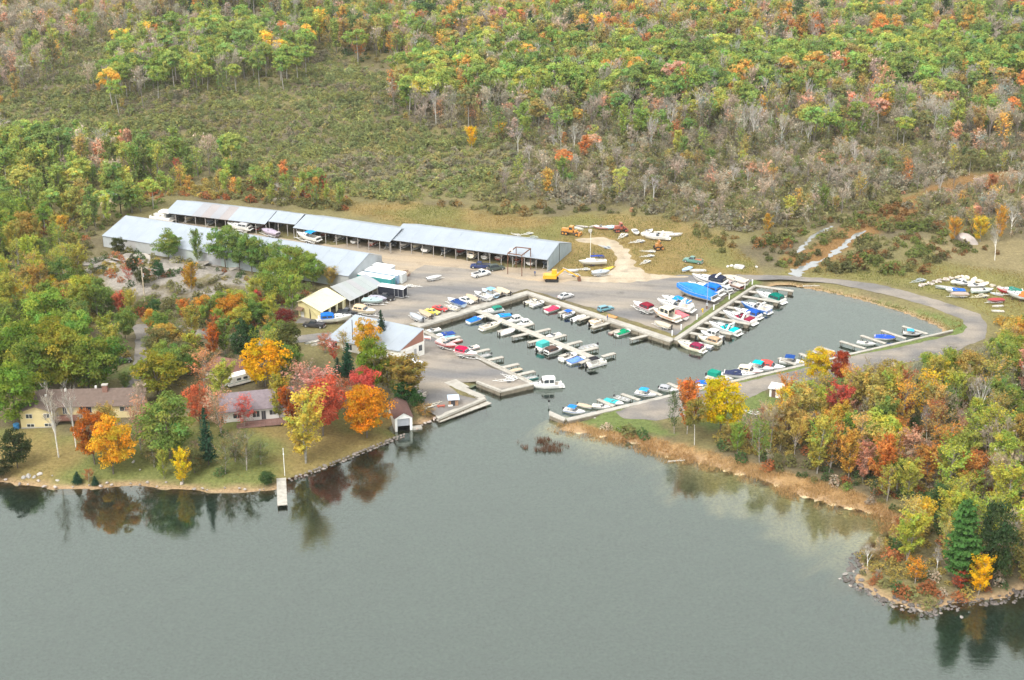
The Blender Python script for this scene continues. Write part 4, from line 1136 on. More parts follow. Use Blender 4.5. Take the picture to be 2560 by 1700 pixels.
        mb.add([(x, w_, z + h * .2), (x, -w_, z + h * .2), (x, -w_ * .9, z + h * .6), (x, w_ * .9, z + h * .6)], [(0, 1, 2, 3)])
        return mb
    def bimini(s, t0, t1, h):
        mb = MB(); rows = []
        for i in range(5):
            u = i / 4; t = t0 + (t1 - t0) * u; w_ = s.w(min(t, .5)) - .08; z = s.zs(t0) + h + .07 * math.sin(math.pi * u)
            rows.append([(s.X(t), -w_, z - .16), (s.X(t), -w_ * .8, z), (s.X(t), 0, z + .06), (s.X(t), w_ * .8, z), (s.X(t), w_, z - .16)])
        mb.grid([r[::-1] for r in rows])
        return mb
    def bows(s, t0, t1, h):
        mb = MB()
        for sg in (-1, 1):
            w_ = s.w(t0) - .1; zt = s.zs(t0)
            m_ = s.X((t0 + t1) / 2)
            for t in (t0, t1): mb.tube((m_, sg * w_, zt), (s.X(t), sg * w_, zt + h - .1), .025, n=4)
        return mb
    def shield(s, rake=.35, h=.5):
        mb = MB()
        t = s.tw; x = s.X(t); w_ = s.w(t) - .22; z = s.zs(t) + .05
        xb = x - s.L * .12; zb = s.zs(t) + .03
        f = [(x, -w_ * .75, z + .06), (x, w_ * .75, z + .06), (x - rake, w_ * .7, z + h), (x - rake, -w_ * .7, z + h)]
        mb.add(f, [(0, 1, 2, 3)])
        for sg in (-1, 1):
            q = [(x, sg * w_ * .75, z + .06), (xb, sg * (w_ + .08), zb), (xb - rake * .5, sg * (w_ + .02), zb + h * .8), (x - rake, sg * w_ * .7, z + h)]
            mb.add(q, [(0, 1, 2, 3) if sg > 0 else (3, 2, 1, 0)])
        return mb
    def shield_rail(s, rake=.35, h=.5):
        mb = MB(); t = s.tw; x = s.X(t); w_ = s.w(t) - .22; z = s.zs(t) + .05; xb = x - s.L * .12; zb = s.zs(t) + .03
        for sg in (-1, 1):
            mb.tube((x - rake, sg * w_ * .7, z + h), (xb - rake * .5, sg * (w_ + .02), zb + h * .8), .03, n=4)
            mb.tube((x - rake, sg * w_ * .7, z + h), (x, sg * w_ * .75, z + .06), .025, n=4)
        mb.tube((x - rake, -w_ * .7, z + h), (x - rake, w_ * .7, z + h), .03, n=4)
        return mb

HUL = dict(run=Hull(6, 2.3, .62, .35, .28), cruise=Hull(6, 1.95, .66, .30, .30, .5, .80, .93, 2.1, .42), alu=Hull(6, 2.1, .55, .2, .25, .72, .88, .9, 2.0, .55), row=Hull(6, 2.0, .5, .15, .3, .86, .8, .7, 2.0, .45), sail=Hull(6, 2.0, .62, .35, .12, .55, .7, .62, 1.8, .35), jet=Hull(6, 2.2, .75, .2, .2, .5, .8, .85, 2.0, .5))

def outboard_m():
    mb = MB(); x = -3.2
    mb.box(x - .32, x + .12, -.2, .2, .55, 1.05, .05, .05); mb.box(x - .22, x + .05, -.09, .09, -.45, .55); mb.box(x - .3, x + .1, -.13, .13, .45, .56)
    return mb
def lprofile(x0, x1, xb, y0, y1, z0, zs, zt):
    """seat with a back in one piece"""
    pr = [(xb, z0), (x1, z0), (x1, zs), (x0, zs), (x0, zt), (xb, zt)]
    return MB().add([(x, y0, z) for x, z in pr] + [(x, y1, z) for x, z in pr], [tuple(range(6)), tuple(range(6, 12))[::-1]] + [(i, 6 + i, 6 + (i + 1) % 6, (i + 1) % 6) for i in range(6)])
def add_seats(t):
    for y in (-.55, .55): obj('seat', cached('sm1', lambda: lprofile(.06, .5, -.07, -.24, .24, .12, .48, .92)), 'vinyl', t, None, (0, y, 0))
    obj('rear_bench', cached('sm2', lambda: lprofile(-2.75, -2.3, -2.9, -.85, .85, .12, .5, .85)), 'vinyl', t)
def add_benches(t):
    for x in (-2.3, -1.0, .5): obj('bench', cached('bn', lambda: MB().box(-.16, .16, -.78, .78, .25, .40)), 'plain', t, (.42, .40, .36), (x, 0, 0))
    obj('bow_seat', cached('bn2', lambda: MB().box(1.7, 2.3, -.5, .5, .3, .42)), 'plain', t, (.42, .40, .36))
def engine_box_m(): return MB().box(-2.9, -2.0, -.45, .45, .1, .68, .06, .06)
def platform_m(): return MB().box(-3.4, -2.98, -.85, .85, .12, .2)
def trunk_m():
    mb = MB(); H_ = HUL['cruise']; rows = []
    for t, k, hh in ((.5, .62, .34), (.6, .62, .32), (.7, .58, .27), (.8, .5, .18), (.88, .4, .04)):
        w_ = H_.w(t) * k; z = H_.zs(t)
        rows.append([(H_.X(t), -w_, z), (H_.X(t), -w_ * .86, z + hh), (H_.X(t), 0, z + hh + .04), (H_.X(t), w_ * .86, z + hh), (H_.X(t), w_, z)])
    mb.grid([r for r in rows]); mb.add(rows[0], [(4, 3, 2, 1, 0)])
    return mb
def trunk_win_m():
    mb = MB(); H_ = HUL['cruise']
    for sg in (-1, 1):
        for t0, t1 in ((.53, .60), (.62, .70), (.72, .78)):
            vs = []
            for t, f in ((t0, .3), (t1, .3), (t1, .8), (t0, .8)):
                hh = .34 - (t - .5) * .4; w_ = H_.w(t) * (.62 - max(0, t - .6) * .4) * (1 - .14 * f) + .03
                vs.append((H_.X(t), sg * w_, H_.zs(t) + hh * f))
            mb.add(vs, [(0, 1, 2, 3) if sg > 0 else (3, 2, 1, 0)])
    mb.box(1.25, 1.55, -.2, .2, 1.10, 1.14)
    return mb
def arch_m(h=.95, x=-1.15):
    mb = MB(); w_ = .9
    for sg in (-1, 1):
        mb.add([(x - .25, sg * w_, .68), (x + .15, sg * w_, .68), (x - .25, sg * w_ * .84, .68 + h), (x - .55, sg * w_ * .84, .68 + h), (x - .25, sg * (w_ - .07), .68), (x + .15, sg * (w_ - .07), .68), (x - .25, sg * (w_ * .84 - .07), .68 + h), (x - .55, sg * (w_ * .84 - .07), .68 + h)],
               [(0, 1, 2, 3), (7, 6, 5, 4), (0, 3, 7, 4), (1, 5, 6, 2)])
    mb.box(x - .55, x - .25, -w_ * .84, w_ * .84, .68 + h - .03, .68 + h + .08)
    return mb
def rail_m():
    mb = MB(); H_ = HUL['cruise']; pr = None
    for sg in (-1, 1):
        pr = None
        for t in (.5, .6, .7, .8, .9, .97):
            p_ = Vector((H_.X(t), sg * (H_.w(t) - .06), H_.zs(t))); q = p_ + Vector((0, 0, .26))
            mb.tube(p_, q, .012, n=3)
            if pr is not None: mb.tube(pr, q, .014, n=3)
            pr = q
    return mb
def hard_m(which):
    """pilot house / hardtop for run and cruise hulls"""
    mb = MB()
    if which == 'top':
        rows = []
        for u in (0, .25, .5, .75, 1):
            x = -1.6 + 2.3 * u; z = 1.92 + .06 * math.sin(math.pi * u) - (.12 if u == 1 else 0)
            rows.append([(x, -.9, z - .06), (x, -.8, z + .03), (x, 0, z + .08), (x, .8, z + .03), (x, .9, z - .06)])
        mb.grid(rows); mb.grid([[(a_, b_, c_ - .09) for a_, b_, c_ in r[::-1]] for r in rows])
    if which == 'wall':
        for sg in (-1, 1):
            for x0, x1 in ((-1.5, -1.35), (-.55, -.42), (.45, .58)):
                mb.box(x0, x1, min(sg * .86, sg * .78), max(sg * .86, sg * .78), .6, 1.9)
            mb.box(-1.5, .95, min(sg * .88, sg * .80), max(sg * .88, sg * .80), .55, 1.12)
        mb.box(.85, 1.0, -.84, .84, .6, 1.2)
    if which == 'glass':
        for sg in (-1, 1):
            for x0, x1 in ((-1.35, -.55), (-.42, .45)): mb.box(x0, x1, min(sg * .84, sg * .81), max(sg * .84, sg * .81), 1.12, 1.84)
        mb.add([(.97, -.8, 1.2), (.97, .8, 1.2), (.6, .74, 1.86), (.6, -.74, 1.86)], [(0, 1, 2, 3)])
    return mb

def pont_m(which):
    mb = MB()
    if which == 'tubes':
        mb.tube((-3, 0, 0), (2.5, 0, 0), .3, n=8); mb.tube((2.5, 0, 0), (3.0, 0, .15), .3, .08, n=8)
    if which == 'deck': mb.box(-2.9, 2.8, -1.2, 1.2, .32, .42)
    if which == 'fence':
        for x0, x1, y0, y1 in ((-2.4, 2.6, 1.14, 1.18), (-2.4, -.2, -1.18, -1.14), (.5, 2.6, -1.18, -1.14), (2.58, 2.62, -1.16, -.4), (2.58, 2.62, .4, 1.16), (-2.42, -2.38, -1.16, 1.16)): mb.box(x0, x1, y0, y1, .5, 1.02)
    if which == 'seats':
        mb.box(1.4, 2.5, .6, 1.1, .42, .8); mb.box(1.4, 2.5, -1.1, -.6, .42, .8); mb.box(-2.3, -1.0, .55, 1.1, .42, .85); mb.box(-2.3, -1.8, -1.1, .5, .42, .85)
    if which == 'console': mb.box(-.3, .2, -1.0, -.45, .42, 1.2, .05, .05)
    if which == 'top':
        rows = []
        for u in (0, .33, .66, 1):
            x = -2.3 + 2.7 * u; z = 2.15 + .08 * math.sin(math.pi * u)
            rows.append([(x, -1.15, z - .16), (x, -.9, z), (x, 0, z + .06), (x, .9, z), (x, 1.15, z - .16)])
        mb.grid(rows)
    if which == 'curtain':
        mb.box(-2.35, .5, -1.16, 1.16, .95, 2.12, .06, .06)
    if which == 'bows':
        for y in (-1.12, 1.12):
            for x in (-2.2, .3): mb.tube((-1, y, 1.0), (x, y, 2.05), .025, n=4)
    if which == 'cover':
        H_ = 0
        rows = []
        for u in range(7):
            x = -2.6 + 5.3 * u / 6; z = 1.15 + .15 * math.sin(math.pi * u / 6)
            rows.append([(x, -1.22, .6), (x, -1.2, 1.0), (x, 0, z + .1), (x, 1.2, 1.0), (x, 1.22, .6)])
        mb.grid(rows); mb.add(rows[0], [(4, 3, 2, 1, 0)]); mb.add(rows[-1], [(0, 1, 2, 3, 4)])
    return mb
def trailer_m(which):
    mb = MB()
    if which == 'frame':
        for s in (-1, 1):
            mb.box(-2.6, 1.4, s * .75 - .05, s * .75 + .05, .42, .54); mb.tube((1.4, s * .75, .48), (3.3, 0, .48), .06, n=4)
        for x in (-2.4, -.9, .6, 1.4): mb.box(x - .05, x + .05, -.75, .75, .40, .50)
        mb.tube((3.0, 0, .48), (4.1, 0, .46), .06, n=4); mb.tube((3.1, 0, .5), (3.05, 0, 1.2), .05, n=4)
        for s in (-1, 1): mb.box(-2.5, .5, s * .42 - .06, s * .42 + .06, .56, .66)
    if which == 'wheels':
        for s in (-1, 1):
            for x in (-1.25, -.55): mb.wheel(x, s * .98, .33, .33, .2)
    if which == 'rims':
        for s in (-1, 1):
            for x in (-1.25, -.55): mb.wheel(x, s * 1.09, .33, .17, .02, 8)
    if which == 'fender':
        for s in (-1, 1):
            mb.box(-1.7, -.1, s * .98 - .13, s * .98 + .13, .70, .75); mb.box(-1.72, -1.65, s * .98 - .13, s * .98 + .13, .5, .74); mb.box(-.15, -.08, s * .98 - .13, s * .98 + .13, .5, .74)
    return mb
TRN = 0
def trailer(loc, rz, scale, label, color=(.72, .72, .70)):
    t = thing('boat_trailer', label, 'trailer', loc, rz, 'boat trailers', scale)
    obj('frame', cached('trf', lambda: trailer_m('frame')), 'plain', t, color)
    for s in (-1, 1):
        obj('fender', cached('trd', lambda: MB().box(-1.7, -.1, -.13, .13, .70, .75).box(-1.72, -1.65, -.13, .13, .5, .74).box(-.15, -.08, -.13, .13, .5, .74)), 'plain', t, color, (0, s * .98, 0))
        for x in (-1.25, -.55):
            w_ = obj('wheel', cached('trw', lambda: MB().wheel(0, 0, 0, .33, .2)), 'rubber', t, None, (x, s * .98, .33))
            obj('rim', cached('trr', lambda: MB().wheel(0, 0, 0, .17, .225, 8)), 'galv', w_)
    return t
def stands(loc, rz, L_, label):
    t = thing('boat_cradle', label, 'cradle', loc, rz, 'boat cradles')
    for x in (-.32, .05, .3):
        obj('block', MB().box(x * L_ - .15, x * L_ + .15, -.5, .5, 0, .42), 'darkwood', t)
        for s in (-1, 1): obj('jack_stand', MB().tube((x * L_, s * .9, 0), (x * L_, s * .6, .95), .06, n=4), 'steelrust', t)
    return t

W_ = (.76, .76, .74); CREAM = (.78, .72, .56); NAVY = (.02, .05, .17); BLUE = (.015, .16, .62); LBLUE = (.10, .38, .72); TEAL = (.01, .38, .42); GREEN = (.01, .24, .15); RED = (.55, .03, .05); MAROON = (.24, .02, .05)
TAN = (.50, .40, .29); BLACK = (.02, .02, .025); GREY = (.40, .42, .44); PINK = (.72, .22, .20); ALU = (.48, .50, .51); BROWN = (.10, .06, .05); DTEAL = (.005, .10, .12); ORANGE = (.70, .15, .03); MAUVE = (.38, .33, .40); PALE = (.45, .62, .75)

NB = {}
def boat(kind, p, q, label, hull=W_, trim=None, cv=None, top=None, L=None, on='w', ob=None, lift=None, group=None, stripe=None, trailer_label=None, tilt=0):
    """p = stern, q = bow: photo points (crop, x, y)"""
    if on == 'w':
        A_, B_ = at(*p, .25), at(*q, .25); z = 0.0
    else:
        zz = ground(*p).z
        A_, B_ = at(*p, zz + .5), at(*q, zz + .5); z = zz
    d = B_ - A_; ln = d.length; rz = math.atan2(d.y, d.x); ctr = (A_ + B_) / 2
    base = {'run': 5.8, 'cruise': 9.0, 'alu': 4.8, 'row': 4.3, 'pont': 6.8, 'sail': 7.5, 'jet': 3.0}[kind]
    Ln = L or min(max(ln, base * .8), base * 1.3)
    s = Ln / 6.0
    lab = {'w': 0, 'g': .78, 's': .22 * s, 'k': .62}[on]
    dz = {'run': .35, 'cruise': .30, 'alu': .2, 'row': .15, 'pont': .3, 'sail': .35, 'jet': .2}[kind] * s
    if on == 'g':
        ts = max(.75, Ln / 6.3)
        tr_ = trailer((ctr.x, ctr.y, z), rz, ts, trailer_label or ('trailer under the ' + label)[:100])
        tr_['label'] = ' '.join(tr_['label'].split()[:15]); zz = z + .62 * ts + dz - .05
    elif on == 'k':
        st = stands((ctr.x, ctr.y, z), rz, Ln, ' '.join(('cradle under the ' + label).split()[:15])); zz = z + .42 + dz
    elif on == 's': zz = z + dz - .03
    else: zz = 0.0
    name = {'run': 'runabout', 'cruise': 'cabin_cruiser', 'alu': 'skiff', 'row': 'rowboat', 'pont': 'pontoon_boat', 'sail': 'sailboat', 'jet': 'watercraft'}[kind]
    t = thing(name, label, 'boat', (ctr.x, ctr.y, zz), rz, group or {'w': 'boats moored in the marina', 'g': 'boats on trailers', 'k': 'boats stored ashore', 's': 'boats lying in the field'}[on], s)
    if tilt: t.rotation_euler = (tilt, 0, rz)
    cv = cv or BLUE
    if kind == 'pont':
        [obj('pontoon', cached('pt', lambda: pont_m('tubes')), 'galv', t, None, (0, y, 0)) for y in (-.85, .85)]
        obj('deck', cached('pd', lambda: pont_m('deck')), 'interior', t)
        [obj('side_panel', cached('pf%d' % k, lambda: MB().box(*b_, .5, 1.02)), 'plain', t, hull) for k, b_ in enumerate(((-2.4, 2.6, 1.14, 1.18), (-2.4, -.2, -1.18, -1.14), (.5, 2.6, -1.18, -1.14), (2.58, 2.62, -1.13, -.4), (2.58, 2.62, .4, 1.13), (-2.43, -2.41, -1.13, 1.13)))]
        [obj('seat', cached('ps%d' % k, lambda: MB().box(*b_)), 'vinyl', t) for k, b_ in enumerate(((1.4, 2.5, .6, 1.1, .42, .8), (1.4, 2.5, -1.1, -.6, .42, .8), (-2.3, -1.0, .55, 1.1, .42, .85), (-2.3, -1.8, -1.1, .5, .42, .85)))]
        obj('console', cached('pc', lambda: pont_m('console')), 'plain', t, (.6, .58, .54))
        if top == 'top': obj('canopy', cached('pp', lambda: pont_m('top')), 'canvas', t, cv); obj('canopy_frame', cached('pb', lambda: pont_m('bows')), 'galv', t)
        if top == 'camper': obj('canopy', cached('pq', lambda: pont_m('curtain')), 'canvas', t, cv)
        if top == 'cover': obj('cover', cached('pv', lambda: pont_m('cover')), 'canvas', t, cv)
        if ob is not False: obj('outboard_motor', cached('ob', outboard_m), 'blackcowl', t)
        return t
    H_ = HUL[kind]
    h_ = obj('hull', cached(kind + 'h', lambda: H_.hull(), True), 'gelcoat', t, hull)
    if kind in ('alu', 'row'):
        obj('interior', cached(kind + 'i', lambda: H_.liner(.1, .06, .9)), 'interior' if kind == 'row' else 'galv', t)
        if top != 'cover': add_benches(t)
        obj('gunwale', cached(kind + 'g', lambda: H_.band(.9, 1.0, 0, 1, .03)), 'plain', t, trim or (.5, .5, .5))
    elif kind == 'sail':
        obj('deck', cached('sd', lambda: H_.deck(.3)), 'gelcoat', t, W_); obj('cockpit', cached('sl', lambda: H_.liner(.2, .4)), 'interior', t)
        obj('cabin', MB().box(-.6, 1.4, -.5, .5, .6, 1.05, .12, .08), 'gelcoat', t, W_)
        obj('mast', MB().tube((.5, 0, 1.0), (.5, 0, 7.0), .05, .035), 'plain', t, (.8, .8, .78))
        obj('boom', MB().tube((.5, 0, 1.5), (-2.2, 0, 1.55), .04), 'galv', t)
        obj('sail_cover', MB().tube((.5, 0, 1.62), (-2.1, 0, 1.62), .16, .10, 8), 'canvas', t, (.01, .06, .42))
        obj('keel', MB().box(-.5, .6, -.05, .05, -.7, -.2), 'plain', t, (.1, .1, .2))
        return t
    else:
        obj('deck', cached(kind + 'd', lambda: H_.deck()), 'gelcoat', t, tuple(min(.82, x * .6 + .3) for x in hull) if hull not in (W_, CREAM) else hull)
        if not (kind == 'run' and top == 'cover'): obj('cockpit', cached(kind + 'l', lambda: H_.liner()), 'interior', t)
    if stripe or trim:
        f0, f1 = (.55, .8) if kind != 'cruise' else (.5, .72)
        if kind in ('run', 'cruise', 'jet'): obj('stripe', cached(kind + 'st', lambda: H_.band(f0, f1)), 'gelcoat', h_, stripe or trim)
    if kind in ('run', 'cruise', 'jet'): obj('rub_rail', cached(kind + 'rr', lambda: H_.band(.93, 1.0, 0, 1, .03)), 'plain', h_, (.55, .55, .55) if hull == W_ else (.65, .65, .65))
    if kind == 'cruise':
        obj('cabin_trunk', cached('ct', trunk_m), 'gelcoat', t, hull if hull in (W_, CREAM) else W_)
        obj('cabin_windows', cached('cw', trunk_win_m), 'glass', t)
        obj('swim_platform', cached('cp', platform_m), 'gelcoat', t, W_)
        obj('bow_rail', cached('cr', rail_m), 'galv', t)
        if top != 'wrap': add_seats(t)
    if kind == 'run' and top not in ('cover', 'wrap'):
        add_seats(t); obj('engine_hatch', cached('eb', engine_box_m), 'vinyl', t)
    if kind in ('run', 'cruise') and top not in ('wrap', 'hard'):
        g_ = obj('windshield', cached(kind + 'ws', lambda: H_.shield()), 'glass', t); obj('windshield_frame', cached(kind + 'wf', lambda: H_.shield_rail()), 'galv', g_)
    if kind == 'jet':
        obj('seat', MB().box(-1.8, .4, -.45, .45, .7, 1.3, .2, .1), 'vinyl', t)
        obj('handlebar', MB().tube((.6, -.7, 1.5), (.6, .7, 1.5), .06), 'blackcowl', t)
    if top == 'cover':
        if kind in ('run', 'cruise', 'alu', 'row'):
            t1 = {'run': .66, 'cruise': .6, 'alu': .97, 'row': .97}[kind]; hh = {'run': .55, 'cruise': .75, 'alu': .5, 'row': .3}[kind]
            obj('cover', cached(kind + 'cv', lambda: H_.cover(.0, t1, hh, .72 if kind in ('run', 'cruise') else .5)), 'canvas', t, cv)
    if top == 'full': obj('cover', cached(kind + 'cf', lambda: H_.cover(.0, .97, .62, .48)), 'canvas', t, cv)
    if top == 'wrap': obj('tarpaulin', cached(kind + 'wr', lambda: H_.cover(.02, 1.0, .95, .42, .42)), 'canvas', t, cv)
    if top == 'camper':
        t0, t1, hh = (.06, .5, 1.0) if kind == 'run' else (.08, .46, .85)
        c_ = obj('canopy', cached(kind + 'cc', lambda: H_.canopy(t0, t1, hh)), 'canvas', t, cv)
        obj('canopy_window', cached(kind + 'cg', lambda: H_.canopy_glass(t0, t1, hh)), 'glass', c_)
    if top == 'bimini':
        t0, t1, hh = (.2, .56, 1.15) if kind == 'run' else (.2, .5, 1.0)
        obj('bimini_top', cached(kind + 'bt', lambda: H_.bimini(t0, t1, hh)), 'canvas', t, cv); obj('bimini_frame', cached(kind + 'bb', lambda: H_.bows(t0, t1, hh)), 'galv', t)
    if top in ('hard', 'cabin'):
        obj('hardtop', cached('ht', lambda: hard_m('top'), True), 'gelcoat', t, hull if top == 'cabin' else W_); obj('cabin_walls', cached('hw', lambda: hard_m('wall')), 'gelcoat', t, W_ if hull != CREAM else CREAM); obj('cabin_glass', cached('hg', lambda: hard_m('glass')), 'glass', t)
    if top == 'arch' or (kind == 'cruise' and ob == 'arch'):
        obj('radar_arch', cached('ar', arch_m), 'gelcoat', t, W_)
    if top == 'split':
        obj('cover', cached('spc', lambda: MB().box(-2.7, -1.5, -.85, .85, .66, .95, .15, .12)), 'canvas', t, cv); obj('cover', cached('spd', lambda: MB().box(-.9, .3, -.8, .8, .72, 1.05, .18, .12)), 'canvas', t, cv)
        obj('radar_arch', cached('ar', arch_m), 'gelcoat', t, W_)
    if ob and ob != 'arch': obj('outboard_motor', cached('ob', outboard_m), 'blackcowl' if ob == 'b' else 'gelcoat', t, None if ob == 'b' else (.8, .8, .8))
    return t

def CC(x, y): return ('C', x, y)
def DD(x, y): return ('D', x, y)
def FF(x, y): return ('F', x, y)
def EE(x, y): return ('E', x, y)
# yard wall, basin side
boat('run', CC(1150, 262), CC(1280, 228), 'dark teal runabout with a white deck in the corner of the basin', DTEAL, top='open')
boat('run', CC(1235, 308), CC(1352, 272), 'cream runabout with its motor tilted moored left of a white one', CREAM, ob='b', top='open')
boat('run', CC(1290, 335), CC(1442, 288), 'white runabout with navy seats moored right of a cream one', W_, NAVY, top='open')
boat('run', CC(1437, 388), CC(1600, 340), 'white runabout under a crimson cover on the yard wall', W_, RED, (.62, .04, .10), 'cover')
boat('run', CC(1597, 438), CC(1735, 395), 'navy trimmed runabout with a royal blue bimini and black outboard', W_, NAVY, (.02, .12, .55), 'bimini', ob='b')
boat('run', CC(1697, 478), CC(1835, 432), 'white runabout wholly under a white cover with black outboard', W_, None, (.78, .78, .78), 'cover', ob='b')
boat('pont', CC(1868, 520), CC(2035, 468), 'beige pontoon boat with tan seats beside the lumber', (.62, .50, .36))
boat('run', CC(2127, 618), CC(2292, 568), 'white runabout under a bright green cover on the yard wall', W_, None, (.0, .22, .10), 'cover')
boat('alu', CC(2075, 602), CC(2160, 575), 'small dark red skiff squeezed beside the green cover', (.25, .05, .04), top='cover', cv=(.35, .30, .25))
# centre dock
boat('run', CC(668, 497), CC(832, 445), 'white runabout under a royal blue cover beside the middle walkway', W_, None, BLUE, 'cover')
boat('cruise', CC(812, 562), CC(992, 512), 'cream white low cruiser on the middle walkway workshop side', CREAM, None, L=6.6, top='open')
boat('run', CC(988, 615), CC(1136, 575), 'slim white speedboat with rust red stripe and black outboard', W_, (.45, .12, .08), (.8, .78, .74), 'full', ob='b')
boat('pont', CC(1348, 770), CC(1510, 712), 'white pontoon boat under a tall teal canopy', W_, cv=(.06, .38, .36), top='camper', ob='b')
boat('run', CC(1437, 798), CC(1622, 742), 'white runabout with a dark brown canopy beside the teal one', W_, None, BROWN, 'camper')
boat('run', CC(1582, 868), CC(1757, 805), 'open white fishing boat with seats showing near the walkway end', W_, None, top='open')
boat('run', CC(1662, 897), CC(1848, 842), 'white runabout under a periwinkle blue cover near the walkway end', W_, None, (.12, .24, .68), 'cover')
boat('pont', CC(1838, 928), CC(2020, 880), 'pontoon boat with a black canopy at the end of the walkway', (.70, .70, .66), cv=BLACK, top='top', ob='b')
boat('cruise', CC(985, 372), CC(825, 408), 'white deck boat with a tall dark green canopy at the walkway start', W_, None, (.02, .20, .14), 'camper', L=6.2)
boat('run', CC(1088, 425), CC(905, 452), 'white and blue runabout under a bright blue cover with a black outboard', W_, BLUE, (.01, .24, .70), 'cover', ob='b')
boat('run', CC(1208, 462), CC(1048, 500), 'white boat with a white hardtop left of its twin on the walkway', W_, None, None, 'hard')
boat('run', CC(1290, 498), CC(1148, 530), 'white boat with a white hardtop and red seat right of its twin', W_, None, None, 'hard')
boat('run', CC(1568, 612), CC(1438, 648), 'open white runabout alone on the yard side of the walkway', W_, None, top='open')
boat('alu', CC(1935, 722), CC(1748, 768), 'open pale skiff with a white outboard past the walkway middle', (.70, .72, .70), ob='w', top='open')
# workshop side
boat('run', CC(365, 570), CC(265, 592), 'white runabout partly behind the navy one near the workshop', W_, None, top='open')
boat('run', CC(530, 602), CC(345, 640), 'white and navy runabout with folded navy canvas near the workshop', W_, (.03, .12, .50), (.02, .06, .26), 'cover')
boat('run', CC(528, 642), CC(400, 672), 'white runabout with a pale blue cover near the workshop', W_, LBLUE, (.20, .45, .72), 'cover')
boat('jet', CC(590, 672), CC(522, 690), 'small salmon red watercraft floating beside a finger dock', (.60, .16, .14), L=3.2)
boat('run', CC(750, 738), CC(640, 772), 'white runabout with red trim floating behind the maroon canopy', W_, RED, top='open')
boat('alu', CC(895, 808), CC(762, 842), 'open aluminium skiff with a black outboard on the workshop side', ALU, ob='b', top='open')
boat('alu', CC(1182, 955), CC(1078, 985), 'tan covered grey skiff on the workshop side', GREY, cv=TAN, top='cover')
boat('alu', CC(1352, 1028), CC(1210, 1058), 'open teal green skiff with a black outboard next to the white cruiser', (.10, .38, .36), ob='b', top='open')
boat('cruise', CC(1562, 1118), CC(1310, 1130), 'big glossy white cruiser with a hardtop moored at the wall end', W_, None, None, 'hard', L=7.6)
boat('run', CC(392, 715), CC(532, 762), 'red and white wakeboard boat with a tower on its trailer', (.55, .05, .06), W_, None, 'arch', on='g', L=6.2)
boat('run', CC(585, 808), CC(725, 842), 'white boat with a crimson canopy on a white trailer', W_, RED, (.50, .01, .06), 'camper', on='g', L=6.2)
# row on the wall
boat('alu', CC(215, 482), CC(105, 432), 'grey covered fishing boat at the end of the trailer row', (.42, .44, .47), cv=(.36, .39, .43), top='cover', on='g', ob='b', L=5.4)
boat('alu', CC(300, 450), CC(195, 402), 'tan covered boat on a trailer next to the yellow car', TAN, cv=(.42, .34, .24), top='cover', on='g', ob='b', L=5.4)
boat('alu', CC(562, 372), CC(452, 345), 'cream open skiff on a trailer next to the red car', CREAM, on='g', L=4.6, top='open')
boat('run', CC(620, 348), CC(482, 300), 'pale hulled runabout with a navy cover and white stern on a trailer', (.45, .55, .65), None, (.02, .06, .20), 'cover', on='g', L=6.2)
boat('alu', CC(762, 295), CC(655, 245), 'tan covered boat on a trailer right of the white car', (.45, .42, .36), cv=(.45, .37, .26), top='cover', on='g', ob='b', L=5.4)
boat('run', CC(872, 278), CC(748, 235), 'white and navy open runabout on a trailer in the row', W_, NAVY, top='open', on='g', L=6)
boat('run', CC(945, 255), CC(815, 205), 'light blue runabout with blue windscreen canvas on a trailer', (.40, .58, .75), W_, (.20, .42, .66), 'bimini', on='g', L=6)
boat('alu', CC(985, 225), CC(905, 185), 'tan covered boat next to the light blue runabout', TAN, cv=(.52, .42, .31), top='cover', on='g', ob='b', L=5.2)
boat('alu', CC(1068, 220), CC(965, 180), 'tan covered boat last in the trailer row by the corner', (.50, .46, .40), cv=(.54, .44, .32), top='cover', on='g', ob='b', L=5.4)
# east yard
boat('run', DD(515, 530), DD(325, 455), 'white and maroon boat with a maroon camper top on a tandem trailer', W_, MAROON, (.20, .015, .03), 'camper', on='g', L=7.0)
boat('cruise', DD(870, 455), DD(620, 405), 'white cruiser with a bright blue canvas over its cockpit in the yard', W_, None, (.01, .22, .66), 'cover', on='k', L=8.2)
boat('cruise', DD(915, 525), DD(550, 450), 'large white express cruiser with a radar arch in the yard', W_, None, None, 'arch', on='k', L=10.2)
boat('run', DD(850, 592), DD(655, 520), 'white boat with a salmon red cockpit cover in the yard', W_, PINK, (.68, .16, .18), 'cover', on='k', L=6.8)
boat('cruise', DD(775, 622), DD(505, 525), 'cream cabin boat with an orange red stripe and wheelhouse in the yard', CREAM, (.60, .12, .07), None, 'cabin', on='k', L=8.8)
boat('alu', DD(690, 672), DD(540, 628), 'small boat under a domed tan cover on a cream trailer', CREAM, cv=(.48, .42, .33), top='cover', on='g', ob='b', L=5.2)
boat('cruise', DD(1120, 412), DD(760, 320), 'very large boat shrink wrapped in a bright blue tarpaulin', (.66, .64, .58), None, (.03, .20, .62), 'wrap', on='k', L=12.0)
boat('cruise', DD(1200, 365), DD(855, 280), 'large white cruiser with a blue canopy behind the wrapped boat', W_, None, (.01, .14, .58), 'camper', on='k', L=10.5)
boat('cruise', DD(1240, 272), DD(905, 205), 'white cruiser with a radar arch and big black canvas at the yard edge', W_, (.02, .03, .08), (.02, .025, .05), 'camper', on='k', L=10.5, ob='arch')
boat('run', DD(1278, 330), DD(1160, 275), 'small white boat with grey canvas behind the arch cruiser', W_, None, GREY, 'camper', on='k', L=5.6)
boat('run', DD(1388, 288), DD(1238, 240), 'reddish brown open runabout on a trailer by the pier grass', (.30, .08, .06), CREAM, top='open', on='g', L=6)
